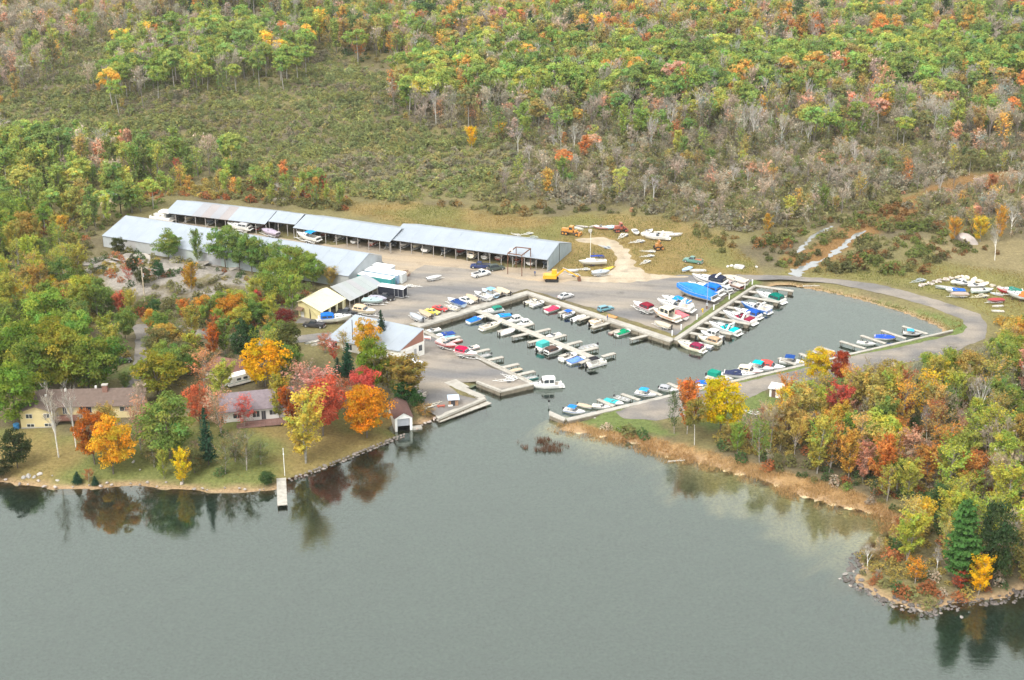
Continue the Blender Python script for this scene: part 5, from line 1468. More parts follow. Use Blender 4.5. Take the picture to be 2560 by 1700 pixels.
boat('run', DD(1442, 255), DD(1215, 205), 'beige covered runabout nearest the bend of the road', (.70, .66, .58), None, (.50, .44, .36), 'full', on='g', L=7.4)
# pier
boat('cruise', DD(1815, 425), DD(1528, 338), 'white cruiser with a dark green canopy on the outermost berth', W_, None, (.0, .13, .10), 'camper', L=9)
boat('run', DD(1690, 470), DD(1540, 432), 'white runabout with a red patch on its deck on the pier', W_, RED, top='open')
boat('cruise', DD(1682, 525), DD(1368, 440), 'blue hulled white cruiser with blue seats on the pier', (.02, .16, .55), None, (.02, .10, .42), 'arch', L=8.8)
boat('cruise', DD(1588, 575), DD(1305, 498), 'white cruiser with a navy blue camper top on the pier', W_, None, (.01, .08, .38), 'camper', L=8.0)
boat('cruise', DD(1530, 632), DD(1195, 535), 'large white cruiser with maroon canvas and a radar arch on the pier', W_, (.5, .5, .52), MAROON, 'split', L=9.8)
boat('cruise', DD(1375, 735), DD(1058, 640), 'white cruiser with turquoise covers and arch on the pier', W_, None, (.0, .45, .50), 'split', L=9.2)
boat('run', DD(1222, 785), DD(975, 715), 'small white hardtop cabin boat on the pier', W_, None, None, 'hard', L=6.6, ob='b')
boat('run', DD(1180, 825), DD(965, 768), 'cream boat with a tan camper top on the pier', CREAM, None, (.40, .28, .18), 'camper', L=6.4)
boat('run', DD(1085, 860), DD(945, 830), 'little white boat with a blue stern on the pier', W_, (.03, .10, .42), top='open', L=5)
boat('cruise', DD(1025, 900), DD(758, 828), 'cream cruiser with a maroon camper top at the corner of the pier', CREAM, None, (.22, .02, .06), 'camper', L=7.6)
# road side dock
boat('run', FF(180, 425), FF(335, 455), 'blue and white fishing boat with a blue top and antenna by the channel', W_, (.03, .14, .50), (.02, .20, .58), 'bimini', ob='b')
boat('alu', FF(285, 385), FF(385, 412), 'tan covered skiff right of the blue fishing boat', (.60, .55, .48), cv=(.48, .38, .28), top='cover', ob='b')
boat('run', FF(400, 398), FF(520, 412), 'white runabout with brown trim and brown seats on the road side', W_, (.20, .10, .06), top='open')
boat('run', FF(505, 362), FF(590, 385), 'small white boat under a teal cover on the road side', W_, None, (.05, .40, .42), 'cover', L=5)
boat('alu', FF(565, 332), FF(655, 358), 'little open white skiff with a black motor on the road side', W_, ob='b', L=4.2, top='open')
boat('run', FF(705, 300), FF(870, 330), 'white runabout with a bright sky blue bimini on the road side', W_, NAVY, (.03, .30, .68), 'bimini')
boat('run', FF(895, 268), FF(1008, 290), 'white boat with grey clear canvas and black outboard on the road side', W_, BLACK, (.36, .37, .40), 'camper', ob='b')
boat('run', FF(1062, 240), FF(1205, 258), 'white boat with a rust red canopy behind the orange tree', W_, None, (.42, .08, .05), 'camper')
boat('run', FF(1162, 222), FF(1282, 242), 'white runabout with a blue cover behind the orange tree', W_, None, (.01, .13, .55), 'cover')
boat('pont', FF(1245, 178), FF(1370, 212), 'pontoon boat under a sloping green canopy on the road side', (.55, .55, .5), cv=(.01, .24, .17), top='camper')
boat('row', FF(1345, 178), FF(1412, 198), 'small white dinghy beside the green canopy', W_, L=3.6)
boat('cruise', FF(1382, 165), FF(1558, 182), 'white cruiser with dark navy canvas and windscreen on the road side', W_, None, (.03, .04, .09), 'cover', L=7.4)
boat('run', FF(1490, 135), FF(1618, 155), 'white boat with a cream canopy on the road side', W_, RED, (.70, .62, .46), 'camper', L=6.2)
boat('run', FF(1560, 108), FF(1702, 138), 'white boat with a turquoise bimini on the road side', W_, NAVY, (.0, .38, .40), 'bimini', L=6.4)
boat('run', FF(1640, 100), FF(1785, 125), 'white boat with a coral red canopy on the road side', W_, None, (.60, .08, .07), 'camper', L=6.4)
boat('run', FF(1795, 70), FF(1938, 88), 'white boat with a navy canopy left of the yellow tree', W_, None, (.01, .06, .25), 'bimini', L=6.4)
boat('pont', EE(330, 1090), EE(445, 1128), 'low brown swim raft with a flat tan top beside a finger dock', (.30, .20, .14), cv=(.48, .36, .26), top='cover', ob=False, L=5)
boat('run', EE(720, 1008), EE(902, 1035), 'white runabout with dark green trim on the road side', W_, (.0, .08, .06), (.0, .22, .18), 'open')
boat('run', EE(888, 955), EE(1098, 975), 'white runabout under a royal blue cover near the dock end', W_, None, (.02, .08, .55), 'full')
boat('run', EE(1168, 918), EE(1362, 935), 'black hulled runabout with a light blue bimini at the dock end', BLACK, W_, (.05, .34, .62), 'bimini')
# stored between and in front of the sheds
boat('cruise', ('A', 1240, 382), ('A', 1108, 362), 'white cruiser with grey canvas between the two long sheds', W_, None, (.42, .42, .42), 'camper', on='g', L=8.4)
boat('run', ('A', 1460, 418), ('A', 1345, 392), 'mauve grey covered runabout between the two long sheds', MAUVE, None, (.36, .31, .38), 'full', on='g', L=6.6)
boat('cruise', ('A', 1752, 465), ('A', 1612, 432), 'white cruiser with a bright blue bimini between the two long sheds', W_, None, (.01, .25, .68), 'bimini', on='g', L=8.6)
boat('pont', ('A', 690, 305), ('A', 540, 285), 'pontoon boat with a long white flat roof behind the near shed', W_, cv=(.85, .84, .80), top='top', on='s', L=9)
boat('cruise', ('G', 612, 418), ('G', 868, 402), 'big white cruiser with a royal blue canopy beside the yellow building', W_, None, (.01, .13, .50), 'camper', on='k', L=8.6)
boat('run', ('G', 955, 318), ('G', 1112, 345), 'cream cuddy boat with a rounded tan hood near the black truck', CREAM, (.3, .18, .1), (.62, .46, .30), 'camper', on='g', L=6.6)
boat('run', ('G', 1040, 222), ('G', 1182, 235), 'pale green covered runabout parked by the lean-to', (.36, .46, .46), None, (.32, .43, .43), 'full', on='g', L=5.8)
boat('run', ('G', 1115, 195), ('G', 1212, 212), 'grey violet covered runabout parked beside the pale green one', (.30, .28, .36), None, (.34, .34, .40), 'full', on='g', L=5.4)
boat('alu', ('B', 515, 585), ('B', 580, 575), 'boxy silver covered boat alone on the gravel', (.52, .52, .52), cv=(.50, .50, .49), top='cover', on='g', L=4.6)
# field boats
TT = lambda x, y: ('T', x, y)
boat('sail', TT(700, 790), TT(365, 800), 'white sailboat with a mast and blue sail cover on a cradle', W_, on='k', L=8)
boat('run', TT(570, 960), TT(770, 950), 'boat under a grey cover on a trailer beside the dirt track', GREY, None, (.36, .40, .45), 'full', on='g', L=5.2)
boat('row', TT(610, 140), TT(470, 175), 'white dinghy lying upright among the scrap', W_, on='s')
boat('row', TT(495, 205), TT(495, 265), 'white hull with a dark green inside pointing at the track', W_, on='s')
boat('run', TT(745, 190), TT(600, 185), 'pinkish old runabout lying among the scrap', (.58, .32, .30), None, (.5, .3, .28), 'open', on='s', L=5)
boat('run', TT(910, 190), TT(785, 195), 'pale blue old hull beside the red machine', PALE, None, PALE, 'full', on='s', L=4.8)
boat('run', TT(1215, 235), TT(1275, 310), 'white hull lying alone right of the red machine', W_, None, W_, 'open', on='s', L=5)
boat('run', TT(1370, 300), TT(1510, 240), 'faded white hull behind the big white boat in the field', (.70, .70, .67), None, W_, 'open', on='s', L=5.2)
boat('cruise', TT(1740, 370), TT(1395, 350), 'big white cruiser hull sitting in the field', W_, None, None, 'arch', on='s', L=8)
boat('row', TT(1590, 270), TT(1800, 280), 'long pale hull behind the big white boat', (.66, .66, .62), on='s', L=6)
boat('row', TT(1760, 305), TT(1945, 300), 'white punt last in the line of field hulls', W_, on='s', L=6)
boat('row', TT(330, 200), TT(240, 180), 'white and green dinghy behind the yellow machine', (.55, .62, .52), on='s', L=4)
boat('row', TT(395, 165), TT(310, 160), 'dark punt behind the yellow machine', (.18, .17, .17), on='s', L=4)
boat('row', TT(735, 870), TT(850, 840), 'yellow kayak lying in the grass by the sailboat', (.75, .50, .05), on='s', L=4, top='cover', cv=(.75, .52, .06))
boat('row', TT(80, 885), TT(280, 890), 'grey overturned skiff beyond the excavator arm', (.52, .53, .52), cv=(.5, .5, .5), top='cover', on='s', L=4.6)
boat('row', TT(2150, 830), TT(2000, 905), 'light blue hull lying tipped beside the road', (.30, .48, .68), on='s', L=5, top='cover', cv=(.35, .52, .72))
boat('row', TT(2355, 885), TT(2155, 890), 'white hull lying beside the light blue one', W_, on='s', L=5)
VV = lambda x, y: ('V', x, y)
boat('run', VV(960, 380), VV(725, 450), 'white open hull at the back of the field stack', W_, None, W_, 'open', on='s', L=5.6)
boat('run', VV(1140, 440), VV(880, 460), 'white and navy hull next to the boulder line', W_, NAVY, top='open', on='s', L=5.6)
boat('run', VV(1380, 490), VV(1130, 520), 'white runabout with dark seats in the field stack', W_, BLACK, top='open', on='s', L=5.4)
boat('run', VV(1250, 620), VV(1595, 610), 'pale aqua runabout with a tall windscreen in the field', (.48, .64, .64), W_, top='open', on='s', L=6)
boat('alu', VV(700, 545), VV(400, 515), 'green grey aluminium skiff beside the rubble heap', (.26, .33, .29), on='s', L=5.2, top='open')
boat('run', VV(960, 610), VV(625, 610), 'white and navy boat under a royal blue cover in the field', W_, NAVY, (.02, .12, .48), 'cover', on='s', L=5.4)
boat('alu', VV(1060, 715), VV(700, 725), 'tan covered boat on a cream trailer in the field', TAN, cv=(.38, .31, .27), top='cover', on='g', L=5.2, ob='b')
boat('cruise', VV(2290, 690), VV(1770, 660), 'red and white boat under a green cover on a trailer', (.52, .03, .04), W_, (.03, .18, .14), 'cover', on='g', L=6.8)
boat('row', VV(1820, 680), VV(1655, 650), 'short pale dinghy beside the red and white boat', PALE, on='s', L=3.6)
boat('alu', VV(1870, 835), VV(1540, 860), 'dark red covered boat on a trailer under the yellow tree', MAROON, cv=(.34, .06, .06), top='cover', on='g', L=4.8)
boat('row', VV(1830, 930), VV(1700, 940), 'white dinghy stacked near the yellow tree', W_, on='s', L=3.4)
boat('row', VV(1840, 1050), VV(1690, 1045), 'white punt beneath the green bush by the road', W_, on='s', L=3.4)
boat('cruise', VV(2560, 840), VV(2080, 760), 'big pale grey cruiser with an orange tarpaulin at the field edge', (.62, .65, .68), None, (.75, .16, .04), 'cover', on='k', L=8.5)
boat('row', ('G', 570, 590), ('G', 445, 625), 'green grey rowboat lying behind the workshop', (.28, .32, .30), on='s', L=4.2)
boat('row', ('G', 640, 605), ('G', 500, 645), 'pale rowboat lying behind the workshop', (.58, .55, .50), on='s', L=4.4)
boat('row', ('G', 1570, 1165), ('G', 1648, 1095), 'wooden rowboat with open ribs beside the cedar', (.50, .42, .34), on='s', L=4.2)
boat('row', ('G', 1512, 1110), ('G', 1580, 1085), 'navy skiff beside the wooden rowboat', (.03, .05, .10), on='s', L=3.4)

# boats kept in the open shed
i = 0
for (a_, b_, ro, rz_, bo, bz, wp), nn_ in ((SECS[0], 11), (SECS[1], 6), (SECS[2], 4)):
    d = (b_ - a_).normalized(); nrm = Vector((-d.y, d.x, 0))
    for k in range(nn_):
        u = (k + .5 + rnd.uniform(-.15, .15)) / nn_
        p_ = a_.lerp(b_, u) + nrm * rnd.uniform(4.2, 5.6)
        rz0 = math.atan2(-nrm.y, -nrm.x) + (math.pi if rnd.random() < .5 else 0)
        st, bw = p_ - Vector((math.cos(rz0), math.sin(rz0), 0)) * 2.8, p_ + Vector((math.cos(rz0), math.sin(rz0), 0)) * 2.8
        # points back to photo pixels so that the same builder can be used
        pa, pb = project(st.x, st.y, LZ + .5), project(bw.x, bw.y, LZ + .5)
        hc, cc, tp, nm = rnd.choice([(W_, (.35, .33, .30), 'cover', 'white runabout under a grey brown cover'), (W_, NAVY, 'bimini', 'white runabout with a navy top'), ((.30, .06, .05), TAN, 'open', 'dark red runabout'), ((.1, .14, .2), BLACK, 'cover', 'dark blue covered runabout'), (CREAM, TAN, 'camper', 'cream boat with a tan canopy')])
        tk = {0: 'in the gabled end section of the open shed', 1: 'in the middle section of the open shed', 2: 'in the rust patched section of the open shed'}[i]
        lab = nm + ' ' + tk
        boat('run', ('p', *pa), ('p', *pb), lab, hc, None, cc, tp, L=rnd.uniform(5.2, 6.4), on='g', group='boats stored in the open shed', trailer_label='dim trailer under a ' + nm + ' ' + tk.replace('section of the ', ''))
    i += 1

# empty trailers
def etrailer(a, b, label, color=(.76, .76, .74), s=None):
    A_, B_ = ground(*a), ground(*b); d = B_ - A_; c_ = (A_ + B_) / 2
    return trailer(c_, math.atan2(d.y, d.x), s or min(1.1, max(.7, d.length / 6.7)), label, color)
etrailer(CC(1165, 1075), CC(1005, 1020), 'white empty trailer angled on the gravel by the ramp wall')
etrailer(CC(1100, 1075), CC(980, 1080), 'white empty trailer lying low beside another by the ramp wall', s=.75)
etrailer(FF(1665, 490), FF(1500, 440), 'long white tandem trailer on the grass beside the yellow maple')
etrailer(VV(1580, 730), VV(1160, 790), 'cream empty tandem trailer in the field in front of the aqua boat', (.72, .68, .56))
etrailer(('E', 1400, 395), ('E', 1250, 430), 'pale blue grey empty trailer left of the rubble heap', (.45, .50, .52))
etrailer(('G', 1420, 65), ('G', 1575, 75), 'white empty trailer on the gravel beyond the black box trailer')
etrailer(('J', 1570, 415), ('J', 1650, 375), 'cream triangular trailer frame near the fuel shack', (.74, .70, .58), .8)
etrailer(TT(1100, 300), TT(960, 390), 'white empty trailer below the red machine')
etrailer(TT(1410, 415), TT(1150, 460), 'white empty trailer in front of the big field cruiser')
etrailer(TT(1590, 600), TT(1340, 590), 'white empty trailer upper one of a pair in the grass')
etrailer(TT(1570, 660), TT(1330, 685), 'white empty trailer lower one of a pair in the grass')
etrailer(TT(1470, 745), TT(1340, 800), 'white triangular trailer nearest the dirt track mouth', s=.75)
etrailer(('B', 1165, 265), ('B', 1140, 258), 'white trailer scrap left of the yellow machine behind the shed', s=.6)
etrailer(('B', 1270, 250), ('B', 1205, 262), 'white trailer scrap behind the open shed', s=.7)
etrailer(('B', 1310, 280), ('B', 1220, 292), 'grey trailer scrap behind the open shed', (.5, .55, .52), s=.8)
etrailer(TT(800, 540), TT(690, 510), 'blue grey trailer at the bend of the dirt track', (.42, .48, .55), s=.7)
etrailer(TT(690, 690), TT(590, 650), 'dark trailer behind the sailboat', (.12, .12, .20), s=.8)
etrailer(TT(300, 1000), TT(130, 960), 'grey trailer lying behind the excavator arm', (.55, .56, .55), s=.8)
etrailer(TT(480, 890), TT(300, 890), 'white low trailer in front of the sailboat', s=.7)

# ---------------------------------------------------------------- vehicles (front +x, ground z=0)
CARS = {  # length, width, belt profile (x, z) rear to front, cabin (x rear-base, rear-top, front-top, front-base), roof z
    'sedan': (4.7, 1.78, [(-2.35, .62), (-2.3, .88), (-1.5, .93), (-1.2, .95), (.75, .93), (1.0, .90), (2.1, .78), (2.35, .55)], (-1.65, -.95, .25, .95), 1.42),
    'wagon': (4.6, 1.76, [(-2.3, .6), (-2.27, .95), (-1.2, .96), (.7, .93), (.95, .90), (2.05, .78), (2.3, .55)], (-2.22, -2.0, .2, .92), 1.44),
    'sport': (4.3, 1.78, [(-2.15, .6), (-2.1, .85), (-1.2, .85), (.4, .82), (.7, .80), (1.8, .62), (2.15, .45)], (-1.55, -.7, .0, .75), 1.2),
    'suv': (4.8, 1.9, [(-2.4, .7), (-2.37, 1.08), (-1.2, 1.1), (.8, 1.08), (1.05, 1.02), (2.2, .92), (2.4, .65)], (-2.3, -2.1, .3, 1.0), 1.8),
    'pickup': (5.6, 1.98, [(-2.8, .75), (-2.78, 1.12), (-.45, 1.12), (1.2, 1.12), (1.3, 1.08), (2.6, 1.0), (2.8, .7)], (-.5, -.38, .75, 1.3), 1.82)}
def car_parts(k):
    L_, W2, prof, cab, zr = CARS[k]; hw = W2 / 2
    body = MB(); rows = []
    for x, z in prof:
        tp = .94 if abs(x) < L_ / 2 - .25 else .86
        rows.append([(x, -hw * tp, .28), (x, -hw * (tp + .05), (.28 + z) / 2), (x, -hw * tp * .97, z - .05), (x, -hw * tp * .88, z), (x, hw * tp * .88, z), (x, hw * tp * .97, z - .05), (x, hw * (tp + .05), (.28 + z) / 2), (x, hw * tp, .28)])
    body.grid(rows); body.add(rows[0], [tuple(range(8))]); body.add(rows[-1], [tuple(range(8))[::-1]])
    a, b, c, d = cab
    def zb(x):
        for (x0, z0), (x1, z1) in zip(prof, prof[1:]):
            if x0 <= x <= x1: return z0 + (z1 - z0) * (x - x0) / (x1 - x0)
        return prof[-1][1]
    wb, wt = hw * .86, hw * .70
    V = [(a, -wb, zb(a) - .02), (d, -wb, zb(d) - .02), (d, wb, zb(d) - .02), (a, wb, zb(a) - .02), (b, -wt, zr), (c, -wt, zr), (c, wt, zr), (b, wt, zr)]
    cabin = MB().add(V, [(4, 5, 6, 7), (0, 1, 5, 4), (1, 2, 6, 5), (2, 3, 7, 6), (3, 0, 4, 7)])
    def inset(q, f, off):
        q = [Vector(V[i]) for i in q]; ctr = sum(q, Vector()) / 4
        n_ = (q[1] - q[0]).cross(q[2] - q[0]).normalized()
        return [ctr + (p_ - ctr) * f + n_ * off for p_ in q]
    gl = {}
    gl['windshield'] = MB().add(inset((1, 2, 6, 5), .88, .012), [(0, 1, 2, 3)])
    gl['rear_window'] = MB().add(inset((3, 0, 4, 7), .84, .012), [(0, 1, 2, 3)])
    gl['side_window'] = [MB().add(inset(q, .84, .012), [(0, 1, 2, 3)]) for q in ((0, 1, 5, 4), (2, 3, 7, 6))]
    wr = .34 if k != 'pickup' else .4
    wx = (-L_ / 2 + .85, L_ / 2 - .85)
    lights = MB().box(L_ / 2 - .12, L_ / 2, -.17, .17, .55, .70)
    tail = MB().box(-L_ / 2 - .01, -L_ / 2 + .1, -.14, .14, .66, .82)
    bump = MB().box(-.09, .09, -hw * .84, hw * .84, .32, .5)
    return dict(body=body, cabin=cabin, gl=gl, wr=wr, wx=wx, hw=hw, lights=lights, tail=tail, bump=bump)
CPARTS = {}
def car(kind, rear, front, label, color, name=None, cat='car', bed=(.06, .06, .065), chrome=False):
    A_, B_ = ground(*rear), ground(*front); d = B_ - A_; c_ = (A_ + B_) / 2
    t = thing(name or {'pickup': 'pickup_truck', 'suv': 'parked_van'}.get(kind, 'parked_car'), label, cat, (c_.x, c_.y, c_.z + .03), math.atan2(d.y, d.x), 'parked vehicles')
    if kind not in CPARTS:
        p_ = car_parts(kind)
        CPARTS[kind] = {k: (v.mesh(kind + k) if isinstance(v, MB) else v) for k, v in p_.items() if k != 'gl'}
        CPARTS[kind]['gl'] = {k: (v.mesh(k) if isinstance(v, MB) else [q.mesh(k) for q in v]) for k, v in p_['gl'].items()}
    p_ = CPARTS[kind]
    obj('body', p_['body'], 'carpaint', t, color); obj('cabin', p_['cabin'], 'carpaint', t, color)
    obj('windshield', p_['gl']['windshield'], 'glass', t); obj('rear_window', p_['gl']['rear_window'], 'glass', t)
    for m_ in p_['gl']['side_window']: obj('side_window', m_, 'glass', t)
    for x in p_['wx']:
        for s in (-1, 1):
            wl = obj('wheel', cached('tyre%.2f' % p_['wr'], lambda: MB().wheel(0, 0, 0, p_['wr'], .22, 14)), 'rubber', t, None, (x, s * (p_['hw'] - .1), p_['wr']))
            obj('rim', cached('rim%.2f' % p_['wr'], lambda: MB().wheel(0, 0, 0, p_['wr'] * .58, .24, 10)), 'galv', wl)
    for s in (-1, 1):
        obj('headlight', p_['lights'], 'galv', t, None, (0, s * p_['hw'] * .62, 0)); obj('taillight', p_['tail'], 'plain', t, (.45, .02, .02), (0, s * p_['hw'] * .68, 0))
        obj('bumper', p_['bump'], 'galv' if kind == 'pickup' else 'plain', t, (.12, .12, .12), (s * (CARS[kind][0] / 2), 0, 0))
    if kind == 'pickup':
        b_ = obj('bed', cached('bedm', lambda: MB().box(-2.66, -.6, -.78, .78, 1.10, 1.135)), 'plain', t, bed)
        obj('bed_rails', cached('bedr', lambda: MB().box(-2.78, -.5, -.95, -.80, 1.10, 1.2).box(-2.78, -.5, .80, .95, 1.10, 1.2).box(-2.8, -2.68, -.8, .8, 1.08, 1.2)), 'carpaint', b_, color)
    return t
car('sedan', ('B', 1472, 735), ('B', 1560, 712), 'silver sedan parked on the gravel behind the yard wall', (.50, .50, .50))
car('wagon', ('B', 1764, 827), ('B', 1857, 805), 'teal blue station wagon parked on the gravel', (.12, .30, .36))
car('sport', ('C', 260, 395), ('C', 385, 422), 'yellow sports car in the row along the dock wall', (.75, .62, .08))
car('sport', ('C', 335, 362), ('C', 460, 392), 'red convertible with a dark top in the row along the dock wall', (.50, .02, .02))
car('sedan', ('C', 592, 285), ('C', 712, 318), 'white car in the row between two covered boats', (.72, .71, .68))
car('pickup', ('B', 845, 572), ('B', 942, 548), 'white pickup truck with a dark bed on the gravel', (.76, .76, .75), cat='truck')
car('pickup', ('B', 945, 503), ('B', 830, 500), 'dark blue pickup truck in front of the open shed', (.02, .035, .12), cat='truck')
car('pickup', ('G', 620, 470), ('G', 448, 455), 'black pickup truck beside the yellow building', (.03, .03, .035), cat='truck')
car('pickup', ('G', 935, 352), ('G', 785, 335), 'black flatbed truck behind the cream cuddy boat', (.02, .025, .035), cat='truck')
car('pickup', ('G', 1150, 192), ('G', 1292, 198), 'black pickup truck next to the black box trailer', (.025, .025, .03), cat='truck')
car('wagon', ('G', 1450, 828), ('G', 1555, 835), 'white hatchback under the ochre tree by the workshop door', (.74, .75, .76))
car('suv', ('B', 972, 522), ('B', 1038, 512), 'small dark green utility vehicle beside the blue pickup', (.05, .07, .06), 'utility_vehicle', 'vehicle')
car('suv', ('S', 1210, 130), ('S', 1460, 90), 'dark loader with an orange beacon at the end of the near shed', (.015, .02, .03), 'loader', 'vehicle')
car('pickup', ('T', 2340, 790), ('T', 2020, 740), 'old truck with a green cab and rusty bed in the grass', (.10, .24, .20), 'derelict_truck', 'truck', (.35, .12, .05))
car('sedan', ('I', 985, 35), ('I', 1070, 20), 'black car on the driveway behind the green maples', (.02, .02, .02))
car('wagon', ('O', 1170, 500), ('O', 1215, 520), 'pale green van half hidden among the trees in the wood', (.45, .55, .48))

def boxtrailer():
    A_, B_ = ground('S', 1290, 745), ground('S', 1890, 835); d = B_ - A_; c_ = (A_ + B_) / 2
    t = thing('box_trailer', 'long black enclosed trailer with a white roof near the lean-to', 'trailer', c_, math.atan2(d.y, d.x))
    L_ = 7.6
    obj('body', MB().box(-L_ / 2, L_ / 2, -1.15, 1.15, .5, 2.75), 'plain', t, (.015, .018, .03))
    obj('roof', MB().box(-L_ / 2 - .04, L_ / 2 + .04, -1.2, 1.2, 2.75, 2.9, .05, .05), 'plain', t, (.85, .85, .86))
    for x in (-L_ / 2, L_ * .15, L_ * .3, L_ / 2 - .05):
        for s in (-1, 1): obj('seam', MB().box(x, x + .07, s * 1.16 - .02, s * 1.16 + .02, .5, 2.75), 'galv', t)
    for s in (-1, 1): obj('corner_trim', MB().box(L_ / 2 - .02, L_ / 2 + .05, s * 1.12 - .06, s * 1.12 + .06, .5, 2.75), 'galv', t)
    obj('skirt', MB().box(-L_ / 2, L_ / 2, -1.18, 1.18, .4, .52), 'galv', t)
    for x in (-.9, .0):
        for s in (-1, 1): obj('wheel', MB().wheel(x, s * 1.0, .36, .36, .22), 'rubber', t)
    obj('hitch', MB().tube((L_ / 2, 0, .45), (L_ / 2 + 1.2, 0, .45), .06), 'galv', t)
boxtrailer()

def camper():
    A_, B_ = ground('U', 880, 1240), ground('U', 545, 1325); d = B_ - A_; c_ = (A_ + B_) / 2
    t = thing('camper_trailer', 'white camper trailer parked beside the yellow maple', 'camper', c_, math.atan2(d.y, d.x))
    L_ = 6.4
    obj('body', MB().box(-L_ / 2, L_ / 2, -1.15, 1.15, .5, 2.6, .08, .04), 'siding', t, (.80, .80, .76))
    obj('roof', MB().box(-L_ / 2 + .05, L_ / 2 - .05, -1.15, 1.15, 2.6, 2.72, .1, .1), 'siding', t, (.86, .86, .84))
    for x in (-1.4, .2): obj('window', MB().box(x, x + 1.0, 1.14, 1.19, 1.5, 2.05), 'glass', t)
    obj('door', MB().box(1.6, 2.3, 1.13, 1.18, .6, 2.3), 'siding', t, (.70, .70, .66))
    obj('front_window', MB().box(L_ / 2 - .1, L_ / 2 - .02, -.8, .8, 1.5, 2.1), 'glass', t)
    obj('stripe', MB().box(-L_ / 2 + .06, L_ / 2 - .06, 1.14, 1.17, 1.1, 1.25), 'plain', t, (.35, .45, .42))
    for s in (-1, 1): obj('wheel', MB().wheel(-.3, s * 1.0, .35, .35, .22), 'rubber', t)
    obj('tongue', MB().tube((L_ / 2, 0, .5), (L_ / 2 + 1.2, 0, .45), .06), 'galv', t)
    obj('gas_bottle', MB().tube((L_ / 2 + .4, 0, .5), (L_ / 2 + .4, 0, 1.05), .18, n=10), 'plain', t, (.75, .75, .74))
camper()

def excavator():
    A_, B_ = ground('B', 1375, 595), ground('B', 1600, 598); d = B_ - A_; c_ = A_.lerp(B_, .18)
    t = thing('excavator', 'yellow excavator with its arm stretched out along the yard edge', 'excavator', c_, math.atan2(d.y, d.x), None, 1.0)
    Y_ = (.78, .36, .02)
    for s in (-1, 1):
        mb = MB(); rows = []
        pr = [(-1.9, .35), (-1.6, .75), (1.6, .75), (1.9, .35), (1.6, .05), (-1.6, .05)]
        mb.add([(x, s * 1.2 - .28, z) for x, z in pr] + [(x, s * 1.2 + .28, z) for x, z in pr], [tuple(range(6)), tuple(range(6, 12))[::-1]] + [(i, 6 + i, 6 + (i + 1) % 6, (i + 1) % 6) for i in range(6)])
        obj('track', mb, 'rubber', t)
    obj('undercarriage', MB().box(-1.2, 1.2, -.95, .95, .35, .85), 'plain', t, (.12, .10, .08))
    obj('house', MB().box(-2.1, 1.3, -1.3, 1.3, .95, 1.9, .06, .06), 'carpaint', t, Y_)
    obj('counterweight', MB().box(-2.5, -2.05, -1.25, 1.25, .95, 1.8, .08, .05), 'carpaint', t, Y_)
    cb = obj('cab', MB().box(-.1, 1.4, .25, 1.25, 1.9, 3.0, .12, .05), 'carpaint', t, Y_)
    obj('cab_glass', MB().box(-.02, 1.34, 1.19, 1.24, 2.05, 2.85, .08, 0).box(1.24, 1.34, .35, 1.15, 2.05, 2.85), 'glass', cb)
    obj('boom', MB().add([(1.0, -.25, 1.5), (1.3, -.25, 1.2), (3.6, -.25, 3.3), (3.3, -.25, 3.75), (1.0, .15, 1.5), (1.3, .15, 1.2), (3.6, .15, 3.3), (3.3, .15, 3.75)], [(0, 1, 2, 3), (7, 6, 5, 4), (0, 4, 5, 1), (1, 5, 6, 2), (2, 6, 7, 3), (3, 7, 4, 0)]), 'carpaint', t, Y_)
    obj('stick', MB().add([(3.2, -.22, 3.75), (3.5, -.22, 3.2), (7.4, -.22, 1.1), (7.5, -.22, 1.45), (3.2, .12, 3.75), (3.5, .12, 3.2), (7.4, .12, 1.1), (7.5, .12, 1.45)], [(0, 1, 2, 3), (7, 6, 5, 4), (0, 4, 5, 1), (1, 5, 6, 2), (2, 6, 7, 3), (3, 7, 4, 0)]), 'carpaint', t, Y_)
    obj('cylinder', MB().tube((1.6, -.05, 1.35), (3.2, -.05, 2.5), .09), 'galv', t); obj('cylinder', MB().tube((3.0, -.05, 3.9), (4.6, -.05, 3.3), .09), 'galv', t)
    obj('bucket', MB().add([(7.2, -.5, 1.5), (7.9, -.5, 1.2), (8.1, -.5, .1), (7.3, -.5, .02), (7.0, -.5, .6), (7.2, .4, 1.5), (7.9, .4, 1.2), (8.1, .4, .1), (7.3, .4, .02), (7.0, .4, .6)], [(0, 1, 2, 3, 4), (9, 8, 7, 6, 5), (0, 5, 6, 1), (1, 6, 7, 2), (2, 7, 8, 3), (3, 8, 9, 4)]), 'steelrust', t)
excavator()

